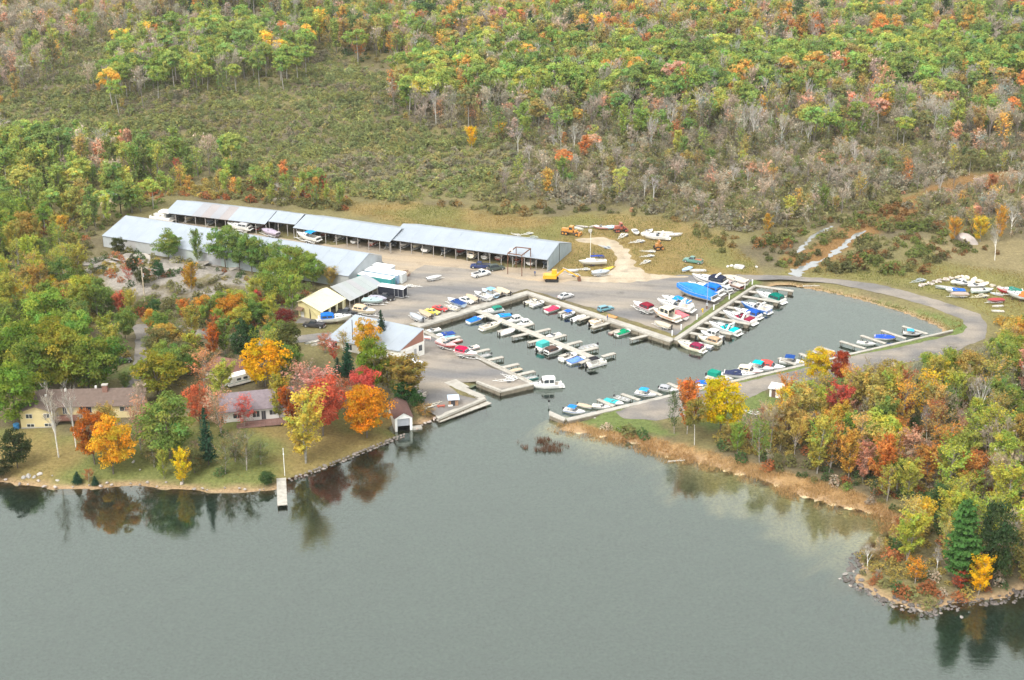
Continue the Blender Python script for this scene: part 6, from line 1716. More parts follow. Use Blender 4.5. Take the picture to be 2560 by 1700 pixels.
def machine(label, a, b, col_, name, kind):
    A_, B_ = ground(*a), ground(*b); d = B_ - A_; c_ = (A_ + B_) / 2
    t = thing(name, label, 'machine', c_, math.atan2(d.y, d.x))
    L_ = d.length
    obj('chassis', MB().box(-L_ / 2, L_ / 2, -.6, .6, .7, 1.05), 'steelrust', t)
    for x in (-L_ * .36, -L_ * .2, L_ * .33):
        for s in (-1, 1):
            w__ = obj('wheel', MB().wheel(x, s * .95, .6, .6, .4), 'rubber', t)
            obj('rim', MB().wheel(x, s * .95, .6, .32, .44), 'plain', w__, col_)
    obj('hood', MB().box(-L_ * .46, -L_ * .1, -.55, .55, 1.05, 2.0, .08, .05), 'carpaint', t, col_)
    cb = obj('cab', MB().box(-L_ * .08, L_ * .12, -.85, .85, 1.05, 2.9, .06, .06), 'carpaint', t, col_)
    obj('cab_glass', MB().box(-L_ * .06, L_ * .10, -.87, .87, 1.9, 2.6, .04, .02), 'glass', cb)
    obj('blade_arm', MB().tube((L_ * .12, 0, 1.6), (L_ * .5, 0, 1.0), .16), 'carpaint', t, col_)
    obj('blade', MB().box(L_ * .42, L_ * .5, -1.3, 1.3, .25, 1.0), 'plain', t, col_)
    obj('ladder', MB().box(L_ * .2, L_ * .3, -.7, .7, 1.1, 1.7), 'plain', t, col_)
machine('old yellow road grader standing in the field behind the dirt track', ('T', 20, 290), ('T', 340, 330), (.55, .25, .05), 'road_grader', 0)
machine('derelict red machine amid scrap in the field', ('T', 880, 265), ('T', 1100, 250), (.36, .10, .06), 'scrap_machine', 1)
machine('small orange tractor half hidden in the field grass', ('T', 1560, 555), ('T', 1680, 545), (.46, .21, .06), 'orange_tractor', 2)

# ---------------------------------------------------------------- poles, pedestals, people, small yard things
def pole(name, label, cat, base, h, r=.13, arm=False, color=(.36, .31, .25), extra=None):
    g = ground(*base)
    t = thing(name, label, cat, g)
    obj('pole', MB().tube((0, 0, -.5), (0, 0, h), r, r * .75, 8), 'bark', t, color)
    if arm: obj('crossarm', MB().box(-1.0, 1.0, -.06, .06, h - .7, h - .55), 'bark', t, color)
    if extra == 'can': obj('transformer', MB().tube((.28, 0, h - 2.6), (.28, 0, h - 1.7), .2, n=8), 'galv', t)
    if extra == 'base': obj('meter_box', MB().box(-.25, .25, -.22, .22, .9, 1.5), 'galv', t); obj('base_wrap', MB().tube((0, 0, 0), (0, 0, .9), .17), 'steelrust', t)
    return t
pole('utility_pole', 'bare wooden utility pole standing in front of the rock outcrop', 'pole', ('Y', 1135, 1100), 9.2, .2, color=(.50, .42, .31), extra='can')
pole('utility_pole', 'dark utility pole in front of the workshop roof', 'pole', ('G', 918, 700), 8.2, .12, color=(.12, .11, .10))
pole('light_pole', 'grey pole with a meter box standing among the stored boats', 'pole', ('D', 1050, 480), 9.2, .1, color=(.30, .32, .36), extra='base')
pole('utility_pole', 'thin pole standing behind the mauve roofed house', 'pole', ('U', 1165, 1330), 6.0, .1, color=(.3, .29, .28))
fp = pole('flagpole', 'tall white flagpole at the head of the lawn dock', 'flagpole', ('J', 378, 975), 6.0, .07, color=(.80, .80, .78))
obj('finial', MB().tube((0, 0, 6.0), (0, 0, 6.25), .11, .05), 'plain', fp, (.8, .8, .78))
obj('lamp', MB().tube((0, 0, 4.8), (0, 0, 5.1), .16, .1), 'plain', fp, (.78, .78, .76))
def pedestal(c_, x, y, label, color=(.80, .81, .80)):
    g = at(c_, x, y, LZ)
    t = thing('power_pedestal', label, 'pedestal', g, 0, 'power pedestals along the pier')
    obj('post', cached('pedp', lambda: MB().box(-.13, .13, -.13, .13, 0, 1.25)), 'plain', t, color); obj('cap', cached('pedc', lambda: MB().box(-.17, .17, -.17, .17, 1.25, 1.4, .06, .06)), 'plain', t, (.7, .72, .72))
for x, y in ((1497, 240), (1422, 285), (1270, 385), (1118, 490), (953, 585), (797, 685), (709, 745)): pedestal('D', x, y, 'white power pedestal on the grass strip along the pier')
g = at('D', 1010, 515, LZ); t = thing('yellow_hydrant', 'yellow valve post on the pier grass beside the grey pole', 'post', g)
obj('post', MB().tube((0, 0, 0), (0, 0, 1.1), .14, n=8), 'plain', t, (.75, .50, .02)); obj('arm', MB().box(-.45, .2, -.1, .1, .75, .95), 'plain', t, (.75, .50, .02))
t = thing('timber', 'loose pale plank lying on the pier grass', 'plank', at('D', 1138, 440, LZ + .1), R(52)); obj('plank', MB().box(-1.6, 1.6, -.15, .15, -.05, .08), 'dockwood', t)
t = thing('lumber_pile', 'stack of fresh orange brown lumber on the yard wall', 'lumber', at('C', 2085, 440, 1.12), R(-40))
for k in range(7): obj('board', MB().box(-1.5 + .15 * (k % 3), 1.5 - .1 * (k % 2), -.6 + .18 * k, -.46 + .18 * k, .01, .13 + .05 * (k % 3)), 'plain', t, (.55 + .03 * (k % 3), .30, .12))
t = thing('picnic_table', 'small red picnic table near the fuel shack', 'table', ground('J', 1695, 408), R(10))
obj('top', MB().box(-.9, .9, -.4, .4, .72, .78), 'plain', t, (.36, .10, .07))
for s in (-1, 1): obj('bench', MB().box(-.9, .9, s * .75 - .13, s * .75 + .13, .42, .47), 'plain', t, (.36, .10, .07)); obj('leg', MB().box(-.06 + s * .6, .06 + s * .6, -.8, .8, 0, .72), 'plain', t, (.30, .09, .06))
t = thing('sign_board', 'white notice board with a red band beside the workshop corner', 'sign', ground('G', 1648, 600), R(-15))
obj('board', MB().box(-.9, .9, -.04, .04, .5, 1.3), 'plain', t, (.80, .80, .78)); obj('band', MB().box(-.85, .85, -.06, -.03, .55, .75), 'plain', t, (.45, .06, .05))
for s in (-1, 1): obj('post', MB().box(s * .7 - .05, s * .7 + .05, -.05, .05, -.1, .5), 'plain', t, (.5, .5, .48))
t = thing('dog_house', 'small white bird house post stack beside the fuel shack door', 'crate', ground('J', 1775, 390), R(10)); obj('panel', MB().box(-.5, .5, -.08, .08, 0, 1.1), 'plain', t, (.78, .77, .74)); obj('leg', MB().box(-.5, -.4, .08, .5, 0, .9), 'plain', t, (.7, .69, .66))
t['label'] = 'white panel leaning against the fuel shack'; t.name = 'leaning_panel'; t['category'] = 'panel'
t = thing('channel_marker', 'dark round channel marker on a thin post off the dock end', 'marker', at('F', 66, 395, 0)); obj('post', MB().tube((0, 0, -1.5), (0, 0, .9), .05), 'galv', t); obj('ball', MB().tube((0, 0, .9), (0, 0, 1.15), .2, .28, 8).tube((0, 0, 1.15), (0, 0, 1.4), .28, .18, 8), 'rubber', t)
t = thing('blue_barrel', 'blue plastic barrel beside the yellow house wall', 'barrel', ground('I', 140, 578)); obj('body', MB().tube((0, 0, 0), (0, 0, 1.0), .62, n=12), 'plain', t, (.03, .18, .42)); obj('lid', MB().tube((0, 0, 1.0), (0, 0, 1.1), .66, n=12), 'plain', t, (.05, .25, .50))
t = thing('red_drum', 'rusty red drum standing at the end of the near shed', 'drum', at('S', 1520, 145, LZ)); obj('body', MB().tube((0, 0, 0), (0, 0, .9), .32, n=10), 'plain', t, (.28, .05, .04)); obj('rim', MB().tube((0, 0, .9), (0, 0, .95), .34, n=10), 'steelrust', t)
sc_ = [(('S', 1900, 300), 'pallet of scrap iron beside the grey container'), (('S', 2000, 290), 'loose scrap frame on the sand beside the containers'), (('S', 1930, 200), 'dark scrap beam heap on the sand behind the containers')]
for q, lb in sc_:
    t = thing('scrap_heap', lb, 'scrap', ground(*q), rnd.uniform(0, 3), 'scrap by the containers')
    for k in range(6): obj('bar', MB().tube((rnd.uniform(-1.2, 1.2), rnd.uniform(-.8, .8), .08), (rnd.uniform(-1.2, 1.2), rnd.uniform(-.8, .8), rnd.uniform(.2, .8)), .07, n=4), 'steelrust', t)

MATS_P = {}
def person(label, base, z, shirt, trousers, rz):
    g = at(*base, z)
    J_ = [(0, 0, .98), (0, 0, 1.18), (0, 0, 1.42), (0, 0, 1.52), (.02, 0, 1.64), (.02, 0, 1.74), (0, .1, .92), (.05, .11, .5), (0, .12, .09), (.14, .12, .05), (0, -.1, .92), (-.08, -.11, .5), (-.12, -.12, .09), (.03, -.12, .05),
          (0, .19, 1.4), (.05, .24, 1.12), (.22, .2, .92), (.28, .19, .86), (0, -.19, 1.4), (-.03, -.25, 1.12), (.1, -.24, .88), (.14, -.23, .81)]
    E_ = [(0, 1), (1, 2), (2, 3), (3, 4), (4, 5), (0, 6), (6, 7), (7, 8), (8, 9), (0, 10), (10, 11), (11, 12), (12, 13), (2, 14), (14, 15), (15, 16), (16, 17), (2, 18), (18, 19), (19, 20), (20, 21)]
    rad = [.15, .145, .16, .06, .10, .085, .095, .065, .045, .04, .095, .065, .045, .04, .065, .05, .035, .04, .065, .05, .035, .04]
    me = bpy.data.meshes.new('body'); me.from_pydata(J_, E_, [])
    o = obj('person', me, None)
    sk = o.modifiers.new('skin', 'SKIN'); sub = o.modifiers.new('sub', 'SUBSURF'); sub.levels = sub.render_levels = 1
    if not me.skin_vertices: 
        me.attributes  # the modifier adds the layer when it is created on an object
    sv = me.skin_vertices[0].data
    for i_, r_ in enumerate(rad): sv[i_].radius = (r_, r_)
    sv[0].use_root = True
    m, n, out = new_mat('clothes_' + label[:12])
    L = n.links.new
    tc = n.nodes.new('ShaderNodeTexCoord'); sp = n.nodes.new('ShaderNodeSeparateXYZ'); L(tc.outputs['Object'], sp.inputs[0])
    cr = n.nodes.new('ShaderNodeValToRGB'); cr.color_ramp.interpolation = 'CONSTANT'
    dv = n.nodes.new('ShaderNodeMath'); dv.operation = 'DIVIDE'; dv.inputs[1].default_value = 2.0; L(sp.outputs[2], dv.inputs[0]); L(dv.outputs[0], cr.inputs[0])
    el = cr.color_ramp.elements; el[0].color = (.05, .04, .03, 1); el[1].position = .05; el[1].color = (*trousers, 1)
    for p_, c2 in ((.49, shirt), (.745, (.55, .33, .24)), (.845, (.06, .04, .03))): e_ = el.new(p_); e_.color = (*c2, 1)
    b = n.nodes.new('ShaderNodeBsdfPrincipled'); b.inputs['Roughness'].default_value = .85; L(cr.outputs[0], b.inputs['Base Color']); L(b.outputs[0], out.inputs[0])
    me.materials.append(m)
    o.location = g; o.rotation_euler = (0, 0, rz)
    return tag(o, label, 'person')
person('person in a blue jacket standing on the yard wall by the lumber', ('C', 2040, 478), 1.1, (.03, .09, .24), (.04, .05, .09), R(200))
person('person in dark blue standing at the corner of the open shed', ('B', 1290, 562), LZ + .03, (.05, .09, .20), (.05, .06, .10), R(260))

# ---------------------------------------------------------------- vegetation prototypes (triangles: leaf or twig = 0, bark = 1)
def rdir(r, n):
    v = r.normal(size=(n, 3)); return v / np.linalg.norm(v, axis=1, keepdims=True)

def leaf_tris(r, P, N, size):
    """one small triangle per point, facing roughly along N"""
    n_ = len(P)
    N = N + rdir(r, n_) * .75; N /= np.linalg.norm(N, axis=1, keepdims=True)
    u = np.cross(N, rdir(r, n_)); u /= np.linalg.norm(u, axis=1, keepdims=True) + 1e-9
    v = np.cross(N, u)
    s = size * r.uniform(.4, 1.0, (n_, 1)) ** 1.3 * 1.75
    a = P + u * s; b_ = P - u * s * .5 + v * s * .87; c_ = P - u * s * .5 - v * s * .87
    return np.stack([a, b_, c_], 1)

def tube_tris(a, b_, r0, r1, n=3):
    a = np.asarray(a, float); b_ = np.asarray(b_, float)
    d = b_ - a; d /= np.linalg.norm(d) + 1e-9
    u = np.cross(d, [0, 0, 1.0] if abs(d[2]) < .9 else [1.0, 0, 0]); u /= np.linalg.norm(u); w2 = np.cross(d, u)
    t = []
    for k in range(n):
        p0, p1 = 2 * math.pi * k / n, 2 * math.pi * (k + 1) / n
        e0, e1 = u * math.cos(p0) + w2 * math.sin(p0), u * math.cos(p1) + w2 * math.sin(p1)
        t.append([a + e0 * r0, a + e1 * r0, b_ + e1 * r1]); t.append([a + e0 * r0, b_ + e1 * r1, b_ + e0 * r1])
    return t

def proto(tris, tint, kind): return dict(t=np.asarray(tris, float), c=np.asarray(tint, float), k=np.asarray(kind, int))

def vary(r, n, amt=.22, hue=.12):
    b_ = r.uniform(1 - amt, 1 + amt, (n, 1)); h = r.normal(0, hue, n)
    return np.clip(b_ * np.stack([1 + h, np.ones(n), 1 - h * .4], 1), .3, 2)

def make_broad(seed, H=10., Rr=3.4, zc=.60, rz=.38, clumps=26, leaves=90, size=.36, open_=.0, trunk=.16, limbs=7, cz=.72, hue=.10):
    """leafy crown of separate clumps on limbs"""
    r = np.random.RandomState(seed)
    tr, ti, kd = [], [], []
    top_z = H * (zc + .1)
    bend = r.uniform(-.5, .5, 2)
    tt = tube_tris((0, 0, -.3), (bend[0] * .4, bend[1] * .4, H * .35), trunk, trunk * .75, 5) + tube_tris((bend[0] * .4, bend[1] * .4, H * .35), (bend[0], bend[1], top_z), trunk * .75, trunk * .3, 4)
    tr += tt; ti += [[1, 1, 1]] * len(tt); kd += [1] * len(tt)
    C_ = []
    for i in range(clumps):
        d = rdir(r, 1)[0]; d[2] = d[2] * .9 + .12
        k = r.uniform(.35, 1.0) ** .6
        asym = 1 + .22 * math.sin(3 * math.atan2(d[1], d[0]) + seed) + r.uniform(-.12, .12)
        p_ = np.array([d[0] * Rr * asym * k, d[1] * Rr * asym * k, H * zc + d[2] * H * rz * k])
        C_.append(p_)
        if i < limbs:
            tt = tube_tris((bend[0] * .6, bend[1] * .6, H * (zc - rz * .7) + r.uniform(0, H * rz * .7)), p_, trunk * .38, trunk * .1, 3)
            tr += tt; ti += [[1, 1, 1]] * len(tt); kd += [1] * len(tt)
    for p_ in C_:
        if r.rand() < open_: continue
        rc = Rr * r.uniform(.24, .42)
        n_ = int(leaves * r.uniform(.7, 1.2))
        D = rdir(r, n_); D[:, 2] = np.where(D[:, 2] < -.3, -D[:, 2] * .6, D[:, 2])
        q = p_ + D * rc * (r.uniform(.35, 1.05, (n_, 1)) ** .6) * np.array([1, 1, cz])
        out = D * .8 + np.array([0, 0, .45])
        tl = leaf_tris(r, q, out, size)
        tr += list(tl); kd += [0] * n_
        cl = vary(r, 1, .18, hue)[0]
        ti += list(vary(r, n_, .18, .06) * cl)
    return proto(tr, ti, kd)

def make_upright(seed, H=10., Rr=2.2, branches=46, leaves=70, size=.15, stems=1, low=.16, trunk=.12, spread=.26, hue=.12, up=1.15, bare_=.0):
    """airy crown: leaves strung along steep rising branches, limbs and sky showing between"""
    r = np.random.RandomState(seed)
    tr, ti, kd = [], [], []
    def wood(a_, b_, r0, r1, n_=3, k=1):
        tt = tube_tris(a_, b_, r0, r1, n_); tr.extend(tt); ti.extend([[1, 1, 1]] * len(tt)); kd.extend([k] * len(tt))
    S = []
    for q in range(stems):
        ln = r.uniform(-.10, .10, 2) * H * (1 if stems > 1 else .35); mid = ln * .5 + r.normal(0, .12, 2)
        b0 = np.array([0, 0, -.3]); b1 = np.array([mid[0], mid[1], H * .48]); b2 = np.array([ln[0], ln[1], H * r.uniform(.9, .98)])
        wood(b0, b1, trunk, trunk * .7, 5); wood(b1, b2, trunk * .7, .02, 4); S.append((b0, b1, b2))
    for i in range(branches):
        b0, b1, b2 = S[i % stems]
        u = low + (.97 - low) * (i + r.rand()) / branches
        p_ = b0 + (b1 - b0) * (u / .5) if u < .5 else b1 + (b2 - b1) * ((u - .5) / .5)
        rad = Rr * (math.sin(math.pi * min(1, .18 + .80 * (u - low) / (1 - low))) ** .75) * r.uniform(.5, 1.2)
        a_ = r.uniform(0, 6.283)
        d = np.array([math.cos(a_), math.sin(a_), 0])
        rise = rad * up * r.uniform(.6, 1.4)
        e = p_ + d * rad + np.array([0, 0, rise]); e[2] = min(e[2], H * 1.02)
        m_ = p_ + (e - p_) * .5 - np.array([0, 0, rise * .12])
        wood(p_, m_, trunk * .26, trunk * .16); wood(m_, e, trunk * .16, .012)
        if r.rand() < bare_: continue
        n_ = int(leaves * (rad / Rr + .25) * r.uniform(.55, 1.25))
        t = r.uniform(.15, 1.08, n_) ** .75
        P = p_[None] + (e - p_)[None] * t[:, None] + r.normal(0, 1, (n_, 3)) * spread * (.55 + .6 * r.rand())
        tl = leaf_tris(r, P, np.tile([0, 0, .7], (n_, 1)) + (P - p_) * .15, size)
        tr.extend(list(tl)); kd.extend([0] * n_); ti.extend(list(vary(r, n_, .22, .07) * vary(r, 1, .2, hue)[0]))
    return proto(tr, ti, kd)

def make_bare(seed, H=10., Rr=2.6, twigs=380, leaves=0, width=.035, trunk=.13):
    r = np.random.RandomState(seed)
    tr, ti, kd = [], [], []
    tips = []
    def br(p_, d, ln, rad, lv):
        q = p_ + d * ln
        tt = tube_tris(p_, q, rad, rad * .6, 3); tr.extend(tt); ti.extend([[1, 1, 1]] * len(tt)); kd.extend([1 if lv < 2 else 0] * len(tt))
        if lv >= 3: tips.append((q, d)); return
        for k in range(r.randint(3, 5) if lv else r.randint(6, 9)):
            dd = d + rdir(r, 1)[0] * (.75 if lv else .6) + np.array([0, 0, .28]); dd /= np.linalg.norm(dd)
            s = p_ + d * ln * r.uniform(.45, 1.0)
            br(s, dd, ln * r.uniform(.45, .68) if lv else H * r.uniform(.22, .36), rad * .42, lv + 1)
    br(np.array([0, 0, -.3]), np.array([r.uniform(-.05, .05), r.uniform(-.05, .05), 1.]), H * .62, trunk, 0)
    T = [tips[i] for i in r.randint(0, len(tips), twigs)]
    for q, d in T:
        dd = d + rdir(r, 1)[0] * .8 + np.array([0, 0, .2]); dd /= np.linalg.norm(dd)
        sd = np.cross(dd, rdir(r, 1)[0]); sd /= np.linalg.norm(sd)
        s = q - d * r.uniform(0, .8); ln = r.uniform(.5, 1.3)
        tr.append([s - sd * width, s + sd * width, s + dd * ln]); ti.append(vary(r, 1, .15, .05)[0]); kd.append(0)
    if leaves:
        I = r.randint(0, len(tips), leaves)
        q = np.array([tips[i][0] for i in I]) + r.normal(0, .45, (leaves, 3))
        tl = leaf_tris(r, q, rdir(r, leaves) + np.array([0, 0, .5]), .22)
        tr += list(tl); ti += list(vary(r, leaves, .25, .08) * 1.15); kd += [0] * leaves
    return proto(tr, ti, kd)

def make_conifer(seed, H=10., Rr=2.0, layers=26, per=13, pine=False, size=.34):
    r = np.random.RandomState(seed)
    tr, ti, kd = [], [], []
    tt = tube_tris((0, 0, -.3), (0, 0, H * .97), .14, .02, 5); tr += tt; ti += [[1, 1, 1]] * len(tt); kd += [1] * len(tt)
    z0 = .14 if not pine else .16
    for i in range(layers):
        u = (i + r.uniform(-.2, .2)) / layers
        z = H * (z0 + (1 - z0) * u)
        rad = Rr * (1 - u) ** .85 * (r.uniform(.82, 1.12) if not pine else r.uniform(.6, 1.25)) + .12
        if pine: rad = Rr * (1 - u) ** .62 * r.uniform(.72, 1.18) * (.75 if u < .08 else 1) + .1
        n_ = max(4, int(per * (rad / Rr + .25)))
        ph = r.uniform(0, 6.28)
        for k in range(n_):
            a = ph + 6.283 * k / n_ + r.uniform(-.25, .25)
            L_ = rad * r.uniform(.75, 1.1)
            m_ = max(2, int(L_ / (.28 if not pine else .075)))
            f = np.linspace(.25, 1, m_)
            droop = (-.28 if not pine else -.06)
            P = np.stack([np.cos(a) * L_ * f, np.sin(a) * L_ * f, z + droop * L_ * f + (.16 if pine else .08) * L_ * f ** 2], 1)
            P = P + r.normal(0, 1, P.shape) * (np.array([.07, .07, .07]) if not pine else np.array([.2, .2, .05]))
            N = np.tile(np.array([np.cos(a) * .35, np.sin(a) * .35, 1.]), (m_, 1))
            tl = leaf_tris(r, P, N, size * (1.15 if pine else 1) * (1.1 - .35 * f[:, None]))
            tr += list(tl); kd += [0] * m_
            ti += list(vary(r, m_, .16, .05) * (.9 + .25 * f[:, None]))
    return proto(tr, ti, kd)

def make_shrub(seed, H=2., Rr=1.3, n_=60, size=.34, stems=4):
    r = np.random.RandomState(seed)
    tr, ti, kd = [], [], []
    for k in range(stems):
        d = rdir(r, 1)[0]; tt = tube_tris((0, 0, -.2), (d[0] * Rr * .6, d[1] * Rr * .6, H * .7), .04, .02, 3); tr += tt; ti += [[1, 1, 1]] * len(tt); kd += [1] * len(tt)
    D = rdir(r, n_); D[:, 2] = np.abs(D[:, 2])
    asym = 1 + .3 * np.sin(2 * np.arctan2(D[:, 1], D[:, 0]) + seed) + r.normal(0, .12, n_)
    k = r.uniform(.45, 1, (n_, 1)) ** .5
    P = np.stack([D[:, 0] * Rr * asym, D[:, 1] * Rr * asym, .2 + D[:, 2] * H * .85], 1) * np.concatenate([k, k, k], 1)
    tl = leaf_tris(r, P, D * .7 + np.array([0, 0, .6]), size)
    tr += list(tl); kd += [0] * n_; ti += list(vary(r, n_, .25, .08))
    return proto(tr, ti, kd)

HI = dict(maple=[make_broad(s, 10, 3.7, .53, .47, 78, 110, .165, .06, .18, 12, .8, .15) for s in range(1, 7)],
          poplar=[make_upright(s, 10, 2.5, 62, 88, .145, 1 + s % 2, .12) for s in range(11, 19)],
          aspen=[make_broad(s, 10, 2.9, .66, .34, 60, 84, .155, .08, .12, 10, .95, .14) for s in range(21, 26)],
          birch=[make_bare(s, 10, 2.4, 420, 0, .03, .15) for s in range(31, 35)],
          thin=[make_upright(s, 10, 2.7, 54, 42, .135, 1 + s % 3, .14, .11, .32, .14, 1.0, .1) for s in range(41, 47)],
          bare=[make_bare(s, 10, 2.6, 760, 60, .04, .12) for s in range(51, 56)],
          spruce=[make_conifer(s, 10, 2.0, 30, 15, False, .26) for s in range(61, 64)], pine=[make_conifer(s, 10, 2.5, 13, 20, True, .24) for s in range(71, 73)],
          cedar=[make_broad(s, 10, 3.0, .49, .50, 70, 105, .15, 0, .16, 3, 1.1, .08) for s in range(81, 83)])
LO = dict(maple=[make_broad(s, 10, 3.5, .54, .45, 50, 46, .26, .04, .20, 8, .75, .15) for s in range(101, 107)],
          poplar=[make_upright(s, 10, 2.0, 44, 44, .20, 1 + s % 2, .16, .15, .27) for s in range(111, 121)],
          aspen=[make_broad(s, 10, 2.8, .74, .25, 40, 42, .25, .05, .17, 8, .8, .14) for s in range(121, 128)],
          birch=[make_bare(s, 10, 2.4, 170, 0, .05, .17) for s in range(131, 134)],
          thin=[make_upright(s, 10, 2.1, 40, 22, .19, 1 + s % 3, .14, .12, .34, .15, 1.0, .12) for s in range(141, 148)],
          bare=[make_bare(s, 10, 2.6, 260, 40, .06, .13) for s in range(151, 157)],
          spruce=[make_conifer(s, 10, 2.0, 18, 10, False, .42) for s in range(161, 163)], pine=[make_conifer(s, 10, 2.4, 12, 10, True, .45) for s in range(171, 173)])
SHR = [make_shrub(s, 2, 1.3, 95, .25, 2) for s in range(201, 209)]
SHU = [make_shrub(s, 2, 1.3, 170, .17, 3) for s in range(221, 227)]
SHB = [make_bare(s, 3.2, .9, 60, 26, .035, .05) for s in range(211, 214)]

def tri_mesh(name, T, Cc, mt):
    n_ = len(T)
    me = bpy.data.meshes.new(name)
    me.vertices.add(n_ * 3); me.vertices.foreach_set('co', np.ascontiguousarray(T, dtype=np.float32).ravel())
    me.loops.add(n_ * 3); me.loops.foreach_set('vertex_index', np.arange(n_ * 3, dtype=np.int32))
    me.polygons.add(n_); me.polygons.foreach_set('loop_start', np.arange(0, n_ * 3, 3, dtype=np.int32))
    me.update(calc_edges=True)
    a_ = me.attributes.new('tint', 'FLOAT_COLOR', 'FACE')
    a_.data.foreach_set('color', np.concatenate([Cc, np.ones((n_, 1))], 1).astype(np.float32).ravel())
    me.materials.append(MATS[mt])
    return me

HIM = {}
def hi_mesh(sp, i):
    if (sp, i) not in HIM:
        p_ = HI[sp][i]
        l_, b_ = p_['k'] == 0, p_['k'] == 1
        HIM[(sp, i)] = (tri_mesh(sp + '_crown', p_['t'][l_], p_['c'][l_], 'leaf'), tri_mesh(sp + '_trunk', p_['t'][b_], p_['c'][b_], 'bark'))
    return HIM[(sp, i)]

PAL = dict(G1=(.265, .345, .065), G2=(.185, .26, .06), G3=(.075, .13, .045), YG=(.385, .40, .07), Y=(.66, .47, .045), GO=(.56, .335, .060), O=(.53, .225, .055), RO=(.37, .145, .06), RD=(.46, .095, .065),
           PK=(.54, .30, .19), OL=(.21, .205, .080), OC=(.38, .30, .085), TW=(.36, .315, .24), PW=(.42, .34, .255), DK=(.035, .072, .026), BW=(.42, .39, .345), PT=(.42, .31, .12), SP=(.030, .075, .042), GN=(.06, .16, .04))
CN = dict(G1='bright green', G2='green', G3='dark green', YG='yellow-green', Y='yellow', GO='golden', O='orange', RO='rust-coloured', RD='red', PK='salmon pink', OL='olive', OC='ochre', TW='grey leafless', PW='pinkish leafless', DK='very dark green', BW='white-barked leafless', PT='tan', SP='dark green', GN='deep green')
BARKC = dict(maple=(.13, .11, .09), poplar=(.30, .28, .24), aspen=(.48, .46, .42), birch=(.72, .70, .66), thin=(.32, .29, .26), bare=(.32, .28, .26), spruce=(.09, .07, .06), pine=(.10, .075, .06), cedar=(.10, .08, .06))
NAMES = dict(maple='maple_tree', poplar='poplar_tree', aspen='aspen_tree', birch='birch_tree', thin='sparse_tree', bare='bare_tree', spruce='spruce_tree', pine='pine_tree', cedar='bushy_tree')
KIND = dict(maple='maple', poplar='poplar', aspen='aspen', birch='birch', thin='tree with thin foliage', bare='tree', spruce='spruce', pine='pine', cedar='bushy tree')
tree_n = 0
SKY_ROW = [(300, 590), (400, 578), (425, 572), (470, 575), (485, 580), (500, 570), (530, 585), (565, 562), (620, 585), (680, 600), (740, 612), (800, 632), (860, 660)]
SKY_SE = [(1640, 1060), (1780, 1065), (1880, 1045), (1925, 1000), (1955, 935), (2000, 900), (2060, 905), (2110, 925), (2160, 900), (2280, 900), (2330, 872), (2400, 868), (2440, 885), (2480, 845), (2560, 790), (2800, 740)]
SKY_ROCK = [(-400, 0), (210, 600), (240, 700), (290, 735), (340, 748), (480, 742), (560, 728), (620, 705), (700, 660), (760, 640)]
def fit(sky, g, h):
    """largest height at which a tree at g stays below the tree line seen in the photograph"""
    px0, py0 = project(g[0], g[1], g[2]); lim = np.interp(px0, *zip(*sky))
    for _ in range(30):
        if project(g[0], g[1], g[2] + h)[1] >= lim or h < 1.5: break
        h *= .94
    return h
def tree(sp, g, h, w_, c_, label, group=None, jit=.10):
    """one tree standing at g: height h and crown width w_ in metres"""
    global tree_n
    tree_n += 1
    i = (tree_n * 7 + int(abs(g[0]) * 3)) % len(HI[sp])
    cr, tk = hi_mesh(sp, i)
    t = bpy.data.objects.new(NAMES[sp], None); t.empty_display_size = .5
    col.objects.link(t)
    t.location = g
    t.rotation_euler = (rnd.uniform(-.03, .03), rnd.uniform(-.03, .03), rnd.uniform(0, 6.28))
    base_w = {'maple': 8.2, 'poplar': 5.8, 'aspen': 6.0, 'birch': 6, 'thin': 6, 'bare': 6, 'spruce': 4.2, 'pine': 5.2, 'cedar': 6.6}[sp]
    t.scale = (w_ / base_w, w_ / base_w, h / 10)
    cc = PAL[c_] if isinstance(c_, str) else c_
    j = [1 + rnd.uniform(-jit, jit) for _ in range(3)]
    obj('crown', cr, None, t, tuple(min(.9, x * y) for x, y in zip(cc, j)))
    obj('trunk', tk, None, t, BARKC[sp])
    return tag(t, label, 'tree', group)

# ---------------------------------------------------------------- single trees picked out in the photograph
def T1(c_, x, y, sp, h, w_, cl, label, group=None): return tree(sp, ground(c_, x, y), h * 1.03, w_ * 1.08, cl, label, group, .04)
T1('I', 495, 820, 'birch', 14, 6, 'BW', 'tall leafless white birch on the lawn before the yellow wing')
T1('I', 640, 735, 'birch', 12.5, 5, 'BW', 'leafless white birch in front of the brown deck')
T1('I', 705, 660, 'birch', 6.5, 3.5, 'BW', 'short leafless white birch behind the orange maples')
T1('I', 800, 880, 'maple', 11.5, 6.8, (.42, .14, .025), 'rusty orange maple on the lawn left of a golden one')
T1('I', 955, 955, 'maple', 11.5, 7.6, (.66, .36, .03), 'golden orange maple on the lawn right of a rusty one')
T1('I', 930, 740, 'poplar', 9.5, 4.5, 'OC', 'ochre green poplar behind the two orange maples')
T1('I', 1190, 790, 'thin', 12.5, 5, 'PK', 'sparse pinkish tree at the right end of the yellow house')
T1('I', 1230, 560, 'bare', 10, 5, 'PW', 'pale leafless tree covering the end of the brown roof')
T1('I', 1440, 850, 'maple', 13.8, 10.2, (.20, .27, .06), 'broad green birch with pale limbs on the lawn')
T1('I', 1385, 1000, 'poplar', 6.5, 2.6, 'YG', 'slender yellow-green sapling by the shore')
T1('I', 1545, 1050, 'poplar', 7.5, 3.6, (.66, .50, .02), 'bright yellow young tree by the shore')
T1('I', 1760, 885, 'spruce', 12.5, 4.0, 'SP', 'dark spire spruce on the lawn')
